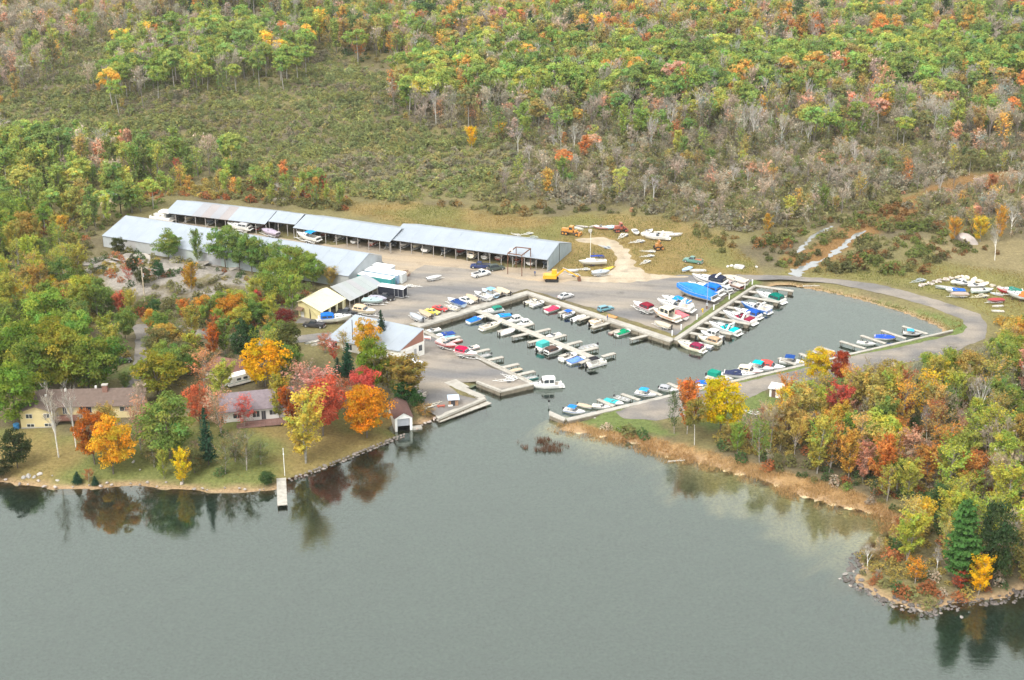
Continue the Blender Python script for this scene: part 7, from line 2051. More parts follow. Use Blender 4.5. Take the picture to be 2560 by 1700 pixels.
T1('I', 1640, 950, 'cedar', 6, 4, 'OL', 'olive bushy tree between the yellow sapling and the spruce')
T1('I', 1900, 960, 'thin', 8, 5, 'OL', 'grey olive tree right of the dark spruce')
T1('I', 1300, 905, 'thin', 5, 4, 'OL', 'low olive tree left of the slender sapling')
T1('I', 1985, 860, 'thin', 6.5, 5, (.24, .20, .11), 'tan grey bushy tree on the slope below the white house')
T1('I', 2200, 880, 'thin', 5, 4.5, (.20, .21, .08), 'low olive bush up the slope from the lawn dock')
T1('I', 1280, 700, 'thin', 9.5, 5, (.46, .30, .2), 'faded peach tree right of the yellow house')
T1('I', 2080, 930, 'thin', 8.5, 5, (.20, .20, .09), 'grey green thin tree above the lawn dock')
T1('I', 1870, 640, 'thin', 11, 6, 'PK', 'salmon pink tree with a white trunk left of the white house')
T1('I', 1690, 560, 'maple', 9.5, 5.5, (.52, .16, .075), 'coral red maple behind the dark spruce')
T1('I', 1720, 300, 'thin', 11, 7, (.50, .26, .12), 'peach coloured tree beside the camper')
T1('I', 1860, 380, 'poplar', 10, 6, 'YG', 'yellow-green tree in front of the brown hipped roof')
T1('I', 2060, 560, 'thin', 7, 5, (.55, .12, .10), 'crimson thin tree before the white house wall')
T1('I', 150, 910, 'cedar', 8.5, 5.5, (.045, .065, .025), 'dark bushy conifer on the lawn left of the white birch')
T1('I', 10, 990, 'cedar', 4, 4, (.06, .07, .03), 'low dark bush at the shore left of the stones')
T1('I', 655, 1040, 'spruce', 2.6, 2.2, 'SP', 'tiny round spruce by the shore')
T1('I', 805, 1055, 'spruce', 2.0, 1.6, 'SP', 'tiniest spruce right of the rust coloured bush')
T1('I', 750, 1030, 'thin', 3.0, 2.2, 'RO', 'small rust coloured bush by the shore')
T1('I', 2250, 1050, 'cedar', 2.8, 3.2, 'G3', 'round dark bush beside the lawn dock')
T1('I', 140, 560, 'maple', 13.5, 10.5, (.20, .28, .04), 'broad green maple overhanging the left end of the yellow house')
T1('I', 1345, 330, 'maple', 10.5, 10, (.26, .26, .035), 'round yellow-green maple beside the gravel driveway')
T1('I', 1060, 250, 'poplar', 4, 3, 'G2', 'small green tree at the bend of the driveway')
for x, y, h, cc, nm in ((330, 330, 14, (.16, .23, .04), 'deep green maple behind the yellow wing'), (560, 300, 14.5, (.28, .29, .045), 'yellow tinged green maple behind the long brown roof'), (760, 300, 13.5, (.22, .28, .045), 'green maple left of the driveway'), (880, 230, 11, (.12, .20, .035), 'mid green maple at the driveway edge'), (480, 120, 13, (.24, .25, .03), 'gold flecked maple farther behind the yellow house'), (230, 150, 13, (.15, .22, .03), 'leafy green maple in the thick grove left of the driveway')):
    T1('I', x, y, 'maple', h, 10, cc, nm)
T1('U', 1140, 1330, 'maple', 10.5, 9.5, (.66, .40, .015), 'brilliant yellow maple beside the white camper')
T1('U', 1590, 1060, 'cedar', 12.5, 6.4, (.115, .125, .04), 'tall olive green tree right of the yellow maple')
T1('U', 820, 900, 'cedar', 10.5, 6.0, (.045, .095, .035), 'dark blue green tree behind the brown hipped roof')
T1('U', 230, 800, 'poplar', 8, 4, (.50, .16, .03), 'slim orange red tree left of the dark green one')
T1('U', 450, 760, 'poplar', 9, 5, 'G2', 'leaning green poplar beside the slim orange tree')
T1('U', 560, 230, 'maple', 8, 8, (.48, .22, .03), 'orange and gold maple beyond the driveway')
T1('U', 1500, 320, 'maple', 5.5, 5, (.20, .045, .04), 'dark maroon maple left of the yellow building')
T1('U', 1330, 240, 'poplar', 8, 4, 'YG', 'light green poplar beside the maroon maple')
T1('J', 555, 870, 'poplar', 15.5, 9.0, (.56, .46, .08), 'tall pale yellow tree with a bare grey trunk on the lawn')
T1('J', 700, 640, 'maple', 13, 9.0, (.55, .135, .075), 'bright red maple behind the pale yellow tree')
T1('J', 640, 520, 'thin', 13, 9.5, (.55, .25, .19), 'salmon thin topped tree behind the red maple')
T1('J', 520, 430, 'thin', 11, 7, (.52, .27, .19), 'pale pink thin tree beside the mauve roof')
T1('J', 440, 600, 'poplar', 9.5, 4.5, (.40, .11, .02), 'rust orange tree right of the mauve roof')
T1('J', 335, 500, 'poplar', 10, 5.2, (.34, .30, .045), 'yellow olive tree before the end of the mauve roof')
T1('J', 1070, 655, 'maple', 11.5, 9.0, (.62, .28, .02), 'big orange gold maple beside the boathouse')
T1('J', 1010, 560, 'poplar', 9, 5, (.55, .20, .03), 'orange poplar left of the big gold maple')
T1('J', 1040, 440, 'maple', 10, 6.5, (.52, .11, .085), 'crimson maple behind the orange gold one')
T1('J', 870, 420, 'thin', 8, 5, (.45, .2, .1), 'peach thin tree between the red and crimson maples')
T1('J', 830, 200, 'spruce', 6.5, 3.2, 'SP', 'small blue green spruce left of its taller twin')
T1('J', 905, 150, 'spruce', 8.5, 4.2, (.025, .085, .045), 'blue green spruce below the workshop wall')
T1('J', 1125, 300, 'maple', 13, 7.5, (.17, .24, .03), 'green maple with yellow crown in front of the workshop')
T1('G', 1050, 770, 'maple', 9.5, 6, (.58, .36, .03), 'golden maple against the workshop roof')
T1('G', 830, 760, 'thin', 6.5, 4, 'OC', 'ochre sapling before the workshop wall')
T1('G', 720, 800, 'thin', 5, 3.4, (.46, .07, .04), 'small red tree before the workshop wall')
T1('G', 640, 720, 'thin', 5, 4, (.48, .18, .09), 'peach bush left of the workshop wall')
T1('G', 1210, 690, 'spruce', 10.5, 3.6, (.028, .06, .034), 'tall narrow dark spruce against the workshop roof')
T1('J', 1400, 340, 'poplar', 10.5, 10, (.30, .22, .05), 'wide ochre willow beside the gravel')
T1('J', 1250, 280, 'poplar', 9, 7, (.26, .22, .05), 'olive ochre tree between the green maple and the willow')
T1('J', 1385, 395, 'cedar', 5.8, 5, (.035, .10, .03), 'dense dark green cedar below the willow')
T1('J', 1500, 420, 'cedar', 4.2, 3.4, (.045, .11, .03), 'smaller round cedar right of the dense one')
T1('J', 1560, 480, 'thin', 3, 4.5, (.36, .24, .08), 'tan bush above the rocky bank by the boathouse')
T1('F', 1085, 605, 'poplar', 12.5, 5.6, (.54, .20, .05), 'orange tree by the road left of the yellow maple')
T1('F', 1330, 590, 'maple', 12, 9, (.56, .46, .015), 'full yellow maple standing by the road')
T1('F', 990, 605, 'thin', 10, 3.6, 'G3', 'slim grey green tree left of the orange one')
T1('F', 1140, 685, 'aspen', 10, 5, (.24, .22, .05), 'birch with a white trunk below the orange tree')
T1('F', 1560, 700, 'bare', 7, 5, 'PW', 'pale leafless tree on the grass edge')
T1('O', 830, 480, 'maple', 8.5, 6.2, (.60, .44, .02), 'yellow maple rising above the dock')
T1('O', 985, 470, 'maple', 8, 4.6, (.40, .07, .03), 'dark red maple rising above the dock')
T1('K', 1690, 800, 'pine', 16.5, 6.6, (.075, .17, .045), 'big bright green white pine on the rocky point')
T1('K', 1945, 830, 'cedar', 16, 6.2, (.055, .09, .035), 'dark olive pine beside the big bright one')
T1('K', 1835, 900, 'poplar', 7.5, 4.6, (.72, .45, .015), 'vivid yellow young tree on the rocky point')
T1('K', 1340, 810, 'thin', 5, 4.2, (.58, .28, .03), 'little orange tree on the rocky point')
T1('K', 1690, 860, 'thin', 4, 3.4, (.48, .10, .05), 'small coral red bush left of the vivid yellow tree')
T1('K', 970, 700, 'birch', 4.5, 4, 'BW', 'dead grey sapling on the rocky point shore')
T1('K', 1510, 720, 'birch', 4.5, 3, 'BW', 'dead grey stub tree on the rocky point')
T1('Q', 2160, 825, 'birch', 10, 4.5, 'BW', 'tall twin trunked white birch at the field edge')
T1('Q', 2185, 700, 'poplar', 11, 4, 'GO', 'golden birch crown behind the white twin trunk')
T1('Q', 2060, 700, 'poplar', 8, 5, 'Y', 'bright yellow birch beside the grey boulder')
T1('Q', 1880, 700, 'poplar', 7.5, 4.5, 'GO', 'orange gold tree left of the grey boulder')
T1('Q', 2270, 650, 'birch', 8, 5, 'BW', 'pale many stemmed birch at the field edge')
T1('Q', 600, 640, 'poplar', 6, 3.4, 'GO', 'lone golden tree in the marsh above the road')
T1('M', 530, 1100, 'poplar', 8.5, 5, (.70, .48, .02), 'lone bright yellow tree in the marsh')
T1('M', 740, 1020, 'poplar', 6, 5, (.66, .44, .03), 'smaller yellow tree right of the lone marsh one')
T1('Y', 190, 1150, 'maple', 7, 5, (.64, .50, .05), 'bright yellow round tree left of the rock outcrop')
T1('Y', 420, 1110, 'maple', 7, 5.5, (.66, .50, .04), 'second bright yellow tree right of the first in the left wood')
T1('Y', 650, 1230, 'maple', 11, 8.5, (.40, .42, .055), 'large lime yellow tree at the corner of the rock outcrop')
T1('Y', 510, 1250, 'poplar', 8, 4.5, (.40, .09, .07), 'dull red tree left of the lime yellow one')
T1('Y', 950, 1220, 'poplar', 6.5, 4.5, (.56, .17, .09), 'coral tree before the bare utility pole')
T1('Y', 1030, 1240, 'poplar', 7.5, 4, (.42, .38, .07), 'yellow green tree right of the coral one')
T1('Y', 490, 640, 'poplar', 8, 4, (.62, .40, .06), 'golden poplar in the wood left of the closed shed')
T1('Y', 1200, 1400, 'poplar', 7.5, 4.5, (.60, .36, .06), 'golden tree beside the driveway end')
T1('Y', 1510, 1420, 'poplar', 9, 4.5, (.42, .36, .07), 'yellow olive poplar right of the driveway')
T1('Y', 1340, 1560, 'maple', 8.5, 8, (.46, .31, .06), 'broad gold green maple before the driveway road')
# row along the near shed
for x, y, h, w_, cl, sp, nm in ((655, 588, 10.5, 8.5, 'G2', 'maple', 'round green tree before the closed shed wall'), (875, 622, 11, 4.5, 'G2', 'poplar', 'slim green poplar before the closed shed'), (1075, 650, 13.5, 9, (.20, .285, .07), 'maple', 'large green poplar before the closed shed'),
                               (1270, 690, 12.5, 8, (.19, .28, .07), 'maple', 'green poplar next to the large one by the shed'), (1390, 700, 9, 5, 'G2', 'poplar', 'narrow green poplar by the shed roof'), (1180, 672, 12.5, 7, (.20, .29, .07), 'maple', 'leafy green poplar crowding the large one'), (1330, 696, 10, 6, (.19, .28, .07), 'poplar', 'green poplar leaning over the shed wall'), (1480, 722, 10.5, 6, (.22, .31, .07), 'maple', 'green poplar between two bigger ones'), (1640, 760, 12, 7, (.24, .33, .065), 'maple', 'green poplar tucked behind the bright one'), (1380, 860, 9, 5, (.25, .33, .07), 'poplar', 'light green poplar at the foot of the outcrop'), (1560, 740, 13, 8.5, (.25, .335, .06), 'maple', 'bright green poplar by the shed end'),
                               (1720, 780, 13, 8.5, (.24, .33, .06), 'maple', 'last bright green poplar by the shed end'), (1850, 790, 6, 4, 'OC', 'poplar', 'ochre sapling behind the yellow building'), (1450, 930, 13, 8, (.26, .335, .065), 'maple', 'light green poplar left of the yellow building'),
                               (1560, 1000, 11.5, 6.5, 'G1', 'poplar', 'green poplar shading the yellow building'), (1290, 950, 8.5, 5, 'YG', 'poplar', 'yellow-green tree beside the light green poplars'), (290, 550, 6.5, 5.5, (.075, .09, .03), 'cedar', 'dark cedar at the corner of the closed shed'),
                               (820, 830, 8.5, 4.6, (.44, .27, .03), 'poplar', 'golden brown tree on the rock outcrop'), (960, 470, 3.5, 2.6, 'O', 'thin', 'small orange tree before the shed roof'), (580, 730, 5.5, 3.4, (.05, .12, .05), 'cedar', 'dark green cedar on the rock outcrop'),
                               (475, 790, 6, 4.2, (.10, .11, .05), 'cedar', 'olive conifer on the rock outcrop behind the pole'), (365, 760, 4.5, 2.6, 'RD', 'thin', 'small red tree left of the bare utility pole'), (400, 700, 6, 3.4, (.07, .085, .04), 'cedar', 'dark grey green pine on the rock outcrop')):
    g_ = ground('A', x, y); h2 = fit(SKY_ROW, g_, h) if y < 850 else h
    tree(sp, g_, h2, w_ * (h2 / h) ** .5, cl, nm, None, .04)

# ---------------------------------------------------------------- zones of wood, marsh and scrub (base points, photo pixels)
ZN = []
def zn(name, poly, sp, mix, hs, dens, shrub, smix, single=None): ZN.append(dict(name=name, poly=poly, sp=sp, mix=mix, hs=hs, dens=dens, shrub=shrub, smix=smix, single=single))
MARSHC = [((.23, .26, .10), 4), ((.28, .295, .10), 4), ((.21, .245, .10), 3), ((.33, .30, .12), 1.6), ((.29, .25, .165), 1.0), ((.23, .215, .14), 1.3)]
GREYC = [((.31, .28, .21), 2.4), ((.26, .235, .165), 2.6), ((.25, .24, .105), 3.4), ((.21, .22, .09), 3), ((.36, .27, .16), 1), ('PK', .2)]
SEA = [(1960, 1035), (2050, 1005), (2150, 990), (2260, 975), (2380, 950), (2480, 905), (2570, 850), (2760, 800), (2800, 1440), (2560, 1470), (2480, 1495), (2400, 1500), (2340, 1490), (2290, 1450), (2250, 1400), (2245, 1340), (2262, 1295), (2150, 1250), (2050, 1214), (1930, 1182), (1850, 1152), (1770, 1125), (1790, 1100), (1880, 1070)]
zn('along the back of the reeds', [(1500, 1070), (1620, 1088), (1780, 1122), (1950, 1170), (2100, 1208), (2245, 1265), (2262, 1295), (2150, 1250), (2050, 1214), (1930, 1182), (1850, 1152), (1770, 1128), (1620, 1100), (1500, 1082)], {'thin': 2, 'bare': 2, 'cedar': 1}, [('OL', 2), ('G3', 1), ('RO', 1), ('PW', 1.5), ('TW', 1.5), ('O', .5)], (2, 5), .25, 1.6, [('G3', 3), ('OL', 3), ('G2', 1.5), ('RO', .8), ('PW', .8)], 'SE')
zn('in the wood behind the reedy shore', SEA, {'poplar': 5.5, 'thin': 4.5, 'bare': 2.2, 'aspen': .8, 'cedar': .4, 'birch': .4}, [('GO', 1.4), ((.53, .42, .12), 3), ('Y', 1.4), ('O', .9), ('PK', 1.0), ('YG', 3), ('G1', 1.6), ('G2', 1.6), ('RO', .3), ('RD', .2), ('OC', 2.4)], (7.5, 13), .85, .9, [('OL', 3), ('G3', 2), ('RO', 1), ('OC', 2), ('PW', 1)], 'SE')
zn('on the rocky pine point', [(2150, 1385), (2200, 1362), (2245, 1345), (2300, 1400), (2420, 1490), (2540, 1480), (2500, 1500), (2400, 1506), (2340, 1522), (2270, 1510), (2180, 1475), (2140, 1440)], {'thin': 3, 'bare': 2, 'cedar': 1}, [('OL', 2), ('OC', 2), ('RO', 1), ('PW', 1), ('TW', 1)], (2.2, 4.5), .45, 2.2, [('OL', 3), ('OC', 2), ('RO', 1.5), ('PT', 1.5), ('G3', 1)], 'SE')
zn('on the wood edge below the gravel road', [(2230, 944), (2400, 904), (2480, 874), (2560, 804), (2760, 774), (2760, 834), (2570, 864), (2480, 919), (2380, 964), (2260, 989)], {'maple': 4, 'poplar': 2}, [('G2', 4), ('G1', 3), ('YG', 1.2), ('RO', .4), ('GO', .4)], (4.5, 7), .42, .3, [('G2', 2), ('OC', 1)], 'SE')
zn('at the bend of the gravel road', [(2490, 815), (2560, 800), (2760, 785), (2760, 840), (2500, 862)], {'poplar': 3, 'maple': 1}, [('GO', 3), ('Y', 1), ('O', 1), ('G2', .8)], (5, 8), .7, .5, [('OC', 2), ('GO', 1)], 'SE')
zn('in the grove behind the yellow house', [(-140, 800), (120, 790), (250, 800), (318, 828), (322, 900), (285, 945), (150, 960), (60, 985), (-140, 1010)], {'maple': 4, 'poplar': 3}, [('G2', 2.5), ('G1', 4), ((.27, .30, .05), 3), ('YG', 2.2), ('GO', .3)], (8.5, 13), .40, .3, [('G2', 2), ('OC', 1)], 'LW')
zn('between the driveway and the rock outcrop', [(345, 792), (480, 788), (600, 776), (680, 772), (705, 800), (690, 838), (600, 842), (520, 826), (450, 806), (375, 806)], {'poplar': 3, 'maple': 3, 'thin': 1, 'cedar': 1}, [('G2', 3), ('G1', 3), ('YG', 2.6), ('O', .7), ('GO', .8), ('RD', .35), ('G3', .8), ('RO', .3)], (5.5, 8), .85, .9, [('OL', 2), ('RO', 1), ('G2', 2)], 'LW')
zn('below the rock outcrop', [(340, 752), (480, 750), (600, 742), (660, 745), (680, 772), (600, 776), (480, 788), (345, 792)], {'thin': 2, 'poplar': 2, 'cedar': 1}, [('OL', 2), ('YG', 1.5), ('RO', 1), ('G2', 2), ('GO', .8)], (2.5, 4.5), .45, .9, [('OL', 2), ('RO', 1), ('G2', 2)], 'LW')
zn('among the houses beside the driveway', [(385, 845), (470, 860), (600, 875), (690, 880), (720, 860), (745, 880), (760, 930), (720, 960), (620, 895), (520, 900), (470, 960), (420, 1000), (385, 960)], {'poplar': 3, 'maple': 2, 'thin': 2, 'cedar': 1.2}, [('G2', 2.6), ('G3', 1.2), ('YG', 2.6), ('O', .6), ('GO', .9), ('PK', .5), ('RO', .3), ('OL', 1.8), ('G1', 1.5)], (6, 10), .6, .6, [('OL', 2), ('RO', 1), ('OC', 1), ('G3', 1)], 'LW')
zn('in the wood left of the rock outcrop', [(-140, 560), (120, 560), (230, 590), (225, 650), (250, 720), (330, 770), (330, 805), (250, 800), (120, 790), (-140, 800)], {'poplar': 6, 'aspen': 1.5, 'maple': .6, 'thin': 1.2, 'cedar': .4}, [('G1', 5), ('YG', 4.5), ('G2', 2), ('Y', .6), ('OC', .8)], (6, 12), .5, .7, [('G2', 2), ('OL', 2), ('RO', 1)], 'LW')
zn('on the bare rock outcrop', [(215, 640), (300, 628), (420, 640), (520, 655), (600, 675), (640, 700), (650, 720), (600, 745), (480, 752), (350, 760), (300, 740), (250, 690)], {'cedar': 2, 'thin': 1.5}, [('G3', 2), ('OL', 2), ('RO', 1), ('RD', .5), ('GO', .5)], (2.2, 4.5), .14, .30, [('OL', 3), ('G3', 1.5), ('RO', 1.2), ('OC', 1)], 'LW')
zn('by the closed shed', [(410, 625), (560, 650), (700, 680), (760, 700), (860, 740), (700, 770), (640, 740), (620, 690), (520, 655), (420, 640)], {'poplar': 1}, [('G2', 1)], (4, 6), .05, .9, [('G2', 2), ('OL', 1), ('RO', 1), ('OC', .6)], 'LW')
zn('in the wood left of the long sheds', [(-160, 420), (120, 425), (240, 450), (330, 490), (400, 505), (395, 522), (310, 545), (215, 600), (120, 560), (-160, 560)], {'poplar': 6, 'aspen': 2, 'maple': .5, 'thin': 1.4, 'cedar': .3}, [('G1', 5), ('YG', 4.5), ('G2', 2), ('Y', .6), ('OC', .8), ('PW', .5)], (7, 13), .55, .6, [('G2', 2), ('OL', 2), ('OC', 1)], None)
zn('behind', [(330, 470), (520, 440), (700, 440), (790, 460), (880, 500), (860, 528), (700, 515), (520, 497), (430, 490), (400, 500)], {'poplar': 4, 'thin': 2, 'maple': 1}, [('G2', 3), ('YG', 2.4), ('G1', 2.4), ('GO', .7), ('O', .4), ('RD', .3), ('OC', 1)], (5.5, 8.5), .45, .9, [('OL', 2), ('RO', 1), ('OC', 1.5)], None)
zn('left far wood', [(-200, 352), (60, 368), (200, 392), (300, 402), (420, 425), (560, 432), (700, 445), (790, 458), (700, 462), (520, 470), (330, 490), (240, 450), (120, 425), (-200, 420)], {'aspen': 2.6, 'poplar': 5, 'bare': 1.2, 'thin': 1.8, 'birch': .6}, [('G1', 6), ('YG', 2.6), ('G2', 3), ('PK', .5), ('GO', .4), ('PW', .7), ('OC', .6)], (10, 16), .62, .6, [('OL', 2), ('G2', 2)], None)
zn('clump', [(265, 245), (300, 150), (420, 115), (560, 95), (720, 115), (790, 150), (775, 205), (690, 215), (520, 225), (440, 245), (330, 280)], {'aspen': 5, 'poplar': 2.5, 'bare': 1.3, 'thin': 1}, [('G1', 5), ('YG', 2), ('G2', 2), ('Y', .7), ('TW', .8), ('PW', .6), ('O', .25)], (12, 17), .6, .6, MARSHC, None)
zn('upper left', [(-260, -10), (180, -10), (420, 20), (330, 80), (180, 130), (120, 200), (60, 240), (-260, 270)], {'bare': 3, 'thin': 3.5, 'poplar': 3}, [('TW', 2.4), ('PW', 2), ('PK', .5), ('OC', 2), ('GO', .6), ('YG', 2.4), ('OL', 2.4), ('G1', 1.6)], (9, 15), .45, .7, GREYC, None)
zn('marsh', [(-260, 225), (60, 215), (160, 130), (300, 75), (420, 45), (560, 40), (680, 70), (800, 130), (900, 165), (1000, 195), (975, 260), (1000, 318), (1080, 340), (1240, 335), (1330, 380), (1300, 450), (1180, 500), (1000, 505), (880, 490), (790, 458), (700, 445), (560, 432), (420, 425), (300, 402), (200, 392), (60, 368), (-260, 352)], {'poplar': 1}, [('OC', 1), ('OL', 2), ('GO', .3)], (3, 5), .012, 1.0, MARSHC, None)
zn('green band', [(1000, 203), (1110, 178), (1330, 178), (1540, 198), (1760, 178), (1960, 158), (2200, 138), (2400, 148), (2800, 158), (2850, 243), (2560, 243), (2330, 233), (2180, 243), (2010, 258), (1850, 288), (1700, 303), (1500, 293), (1350, 298), (1180, 293), (1010, 298), (960, 268)], {'aspen': 6, 'maple': 1.2, 'poplar': 3, 'bare': 1, 'thin': 1.2, 'birch': .8}, [('G1', 7), ('YG', 2), ('G2', 3.5), ('OC', .5), ('GO', .4), ('O', .25), ('PW', .6), ('PK', .2)], (13, 18), .56, .5, [('G2', 2), ('OL', 2)], None)
zn('mixed strip', [(960, 264), (1180, 286), (1500, 286), (1850, 286), (2180, 239), (2330, 229), (2850, 239), (2850, 354), (2400, 354), (2100, 354), (1850, 374), (1600, 364), (1350, 344), (1080, 339), (1000, 314)], {'poplar': 3, 'thin': 3.4, 'aspen': 2, 'bare': 3, 'birch': 1.8}, [('YG', 2), ('G1', 3), ('G2', 2), ('OC', 2), ('GO', 1), ('O', .7), ('PK', .9), ('PW', 1.2), ('TW', 1.5), ('RO', .25), ('OL', 1.2)], (9, 16), .6, .9, GREYC, None)
zn('grey scrub', [(1240, 330), (1600, 340), (1850, 350), (2100, 330), (2400, 330), (2850, 330), (2850, 440), (2560, 425), (2400, 440), (2250, 490), (2120, 540), (1990, 570), (1850, 585), (1740, 560), (1600, 530), (1480, 520), (1300, 505), (1180, 500), (1300, 450), (1330, 380)], {'bare': 4, 'thin': 2.6, 'poplar': 1.4, 'aspen': .5, 'birch': 1.2}, [('OL', 3.4), ('OC', 1.8), ('TW', 2.4), ('PW', 1.2), ('YG', 1.1), ('GO', .4), ('PK', .35), ('O', .2), ('G2', 1.2)], (5, 10.5), .36, 1.0, GREYC, None)
zn('right grey wood', [(2250, 510), (2400, 470), (2560, 450), (2850, 440), (2850, 640), (2560, 600), (2440, 590), (2330, 560)], {'bare': 4, 'thin': 2.5, 'poplar': 1, 'birch': .5}, [('TW', 3), ('PW', 2.5), ('RO', 1), ('GO', .7), ('OC', 1.2), ('PK', .7)], (5, 9.5), .35, .6, GREYC, None)
zn('on the lawn', [(230, 1105), (420, 1060), (500, 1080), (640, 1085), (690, 1110), (690, 1160), (600, 1195), (420, 1185), (300, 1180)], {'thin': 3, 'poplar': 1.5, 'bare': 1}, [('OL', 3), ('YG', 1.5), ('OC', 1.5), ('G2', 1), ('PW', 1)], (2.5, 6), .10, .10, [('OL', 2), ('OC', 1), ('RO', .7), ('G3', 1)], 'LW')
zn('stream marsh', [(1880, 600), (2000, 570), (2250, 500), (2330, 560), (2440, 590), (2500, 640), (2350, 650), (2300, 690), (2180, 690), (2080, 680), (1990, 682), (1930, 670)], {'poplar': 1}, [('OC', 1)], (2, 3), .0, .75, [('OL', 3), ((.15, .18, .05), 3), ((.22, .12, .05), 2), ((.12, .12, .05), 2)], None)
zn('meadow edge', [(880, 505), (1300, 515), (1600, 530), (1740, 560), (1860, 600), (1800, 640), (1700, 560), (1500, 530), (1300, 540), (1000, 512)], {'poplar': 1}, [('OC', 1)], (2, 3), .0, .45, [('OL', 2), ((.24, .16, .06), 2), ((.14, .15, .05), 2)], None)
zn('far wood', [(-400, -130), (3000, -130), (3000, 130), (2400, 120), (2200, 110), (1960, 130), (1760, 150), (1540, 170), (1330, 150), (1110, 150), (1000, 165), (900, 150), (800, 125), (690, 70), (560, 38), (420, 20), (180, -12), (-400, -12)], {'poplar': 6, 'maple': .6, 'thin': 3.2, 'bare': 2, 'aspen': 1.6, 'spruce': .35, 'birch': .5}, [('G1', 3.6), ('G2', 2.8), ('YG', 3), ('OC', 2.2), ('GO', 1.1), ('O', .6), ('PK', .7), ('Y', .4), ('PW', 1), ('TW', .6), ('G3', 1)], (12, 18), .62, .3, [('OL', 2), ('OC', 1), ('G3', 1)], None)

# ground that must stay clear (world outlines)
def foot(a_, b_, off0, off1):
    d = (b_ - a_).normalized(); nn_ = Vector((-d.y, d.x, 0))
    return [((a_ + nn_ * off0 - d * 1.5)[:2]), ((b_ + nn_ * off0 + d * 1.5)[:2]), ((b_ + nn_ * off1 + d * 1.5)[:2]), ((a_ + nn_ * off1 - d * 1.5)[:2])]
CLEAR = [foot(SHED1[1], SHED1[2], -2, 19)] + [foot(s_[0], s_[1], -3, s_[4] + 2) for s_ in SECS]
for cx, cy, r_ in [(*ground('I', 480, 560)[:2], 8), (*ground('I', 330, 560)[:2], 8), (*ground('I', 900, 540)[:2], 9), (*ground('p', 640, 1045)[:2], 9), (*ground('U', 470, 1100)[:2], 6), (*ground('U', 720, 1270)[:2], 6), (*ground('F', 1710, 320)[:2], 4), (*ground('A', 190, 190)[:2], 5)]:
    CLEAR.append([(cx + r_ * math.cos(k * .785), cy + r_ * math.sin(k * .785)) for k in range(8)])
CLEAR.append([ray(*PX('G', *q), LZ) for q in [(340, 420), (620, 470), (1250, 60), (900, -80), (640, 60)]])
CLEAR.append([ray(*PX('G', *q), LZ) for q in [(600, 720), (1450, 830), (1660, 760), (950, 560), (620, 640)]])
def clear_mask(x, y, px, py):
    ok = -poly_sd(WATER, x, y) > 1.5
    for q in CLEAR: ok &= poly_sd(q, x, y) < 0
    for q in STREAMS: ok &= line_d(q, x, y) > 2.4
    for q in SHEETS_PX: ok &= poly_sd(q, px, py) < -4
    return ok

def cand(spacing, y0, y1, half):
    xs, ys = [], []
    y = y0
    while y < y1:
        hw = half(y); n_ = int(2 * hw / spacing)
        x = -hw + (np.arange(n_) + nrs.uniform(-.45, .45, n_)) * spacing
        xs.append(x); ys.append(y + nrs.uniform(-.45, .45, n_) * spacing); y += spacing
    x, y = np.concatenate(xs), np.concatenate(ys)
    z = height(x, y); px, py = project(x, y, z)
    k = (px > -330) & (px < 2900) & (py > -140) & (py < 1720)
    x, y, z, px, py = x[k], y[k], z[k], px[k], py[k]
    ok = clear_mask(x, y, px, py)
    return x[ok], y[ok], z[ok], px[ok], py[ok]

def pick(mix, n):
    it = list(mix.items()) if isinstance(mix, dict) else mix
    w2 = np.array([b_ for a_, b_ in it], float); w2 /= w2.sum()
    return [it[i][0] for i in nrs.choice(len(it), n, p=w2)]
def colour(c_): return np.array(PAL[c_] if isinstance(c_, str) else c_)

class Bag:
    def __init__(s): s.t = []; s.c = []
    def add(s, p_, pos, sc, rot, cl, bark):
        """many copies of one prototype: pos (n,3), sc (n,3), rot (n,), colours (n,3)"""
        t = p_['t']; n_ = len(pos)
        ca, sa = np.cos(rot)[:, None, None], np.sin(rot)[:, None, None]
        X = t[None, :, :, 0] * sc[:, 0, None, None]; Y_ = t[None, :, :, 1] * sc[:, 1, None, None]; Z = t[None, :, :, 2] * sc[:, 2, None, None]
        o = np.stack([X * ca - Y_ * sa + pos[:, 0, None, None], X * sa + Y_ * ca + pos[:, 1, None, None], Z + pos[:, 2, None, None]], -1)
        s.t.append(o.reshape(-1, 3, 3).astype(np.float32))
        c_ = p_['c'][None] * np.where(p_['k'][None, :, None] == 0, cl[:, None, :], np.array(bark)[None, None, :])
        s.c.append(np.clip(c_.reshape(-1, 3), 0, .9).astype(np.float32))
    def build(s, name, mt='leafstuff'):
        return stuff(obj(name, tri_mesh(name, np.concatenate(s.t), np.concatenate(s.c), mt)))

def wob(x, y, px, py):
    """zone borders far from the yard wander and interleave"""
    a_ = smooth(0, 60, 430 - py)
    return px + a_ * (150 * (fbm(x * .02, y * .02, 61) - .5) + nrs.normal(0, 28, len(x))), py + a_ * (70 * (fbm(x * .016, y * .016, 62) - .5) + nrs.normal(0, 15, len(x)))

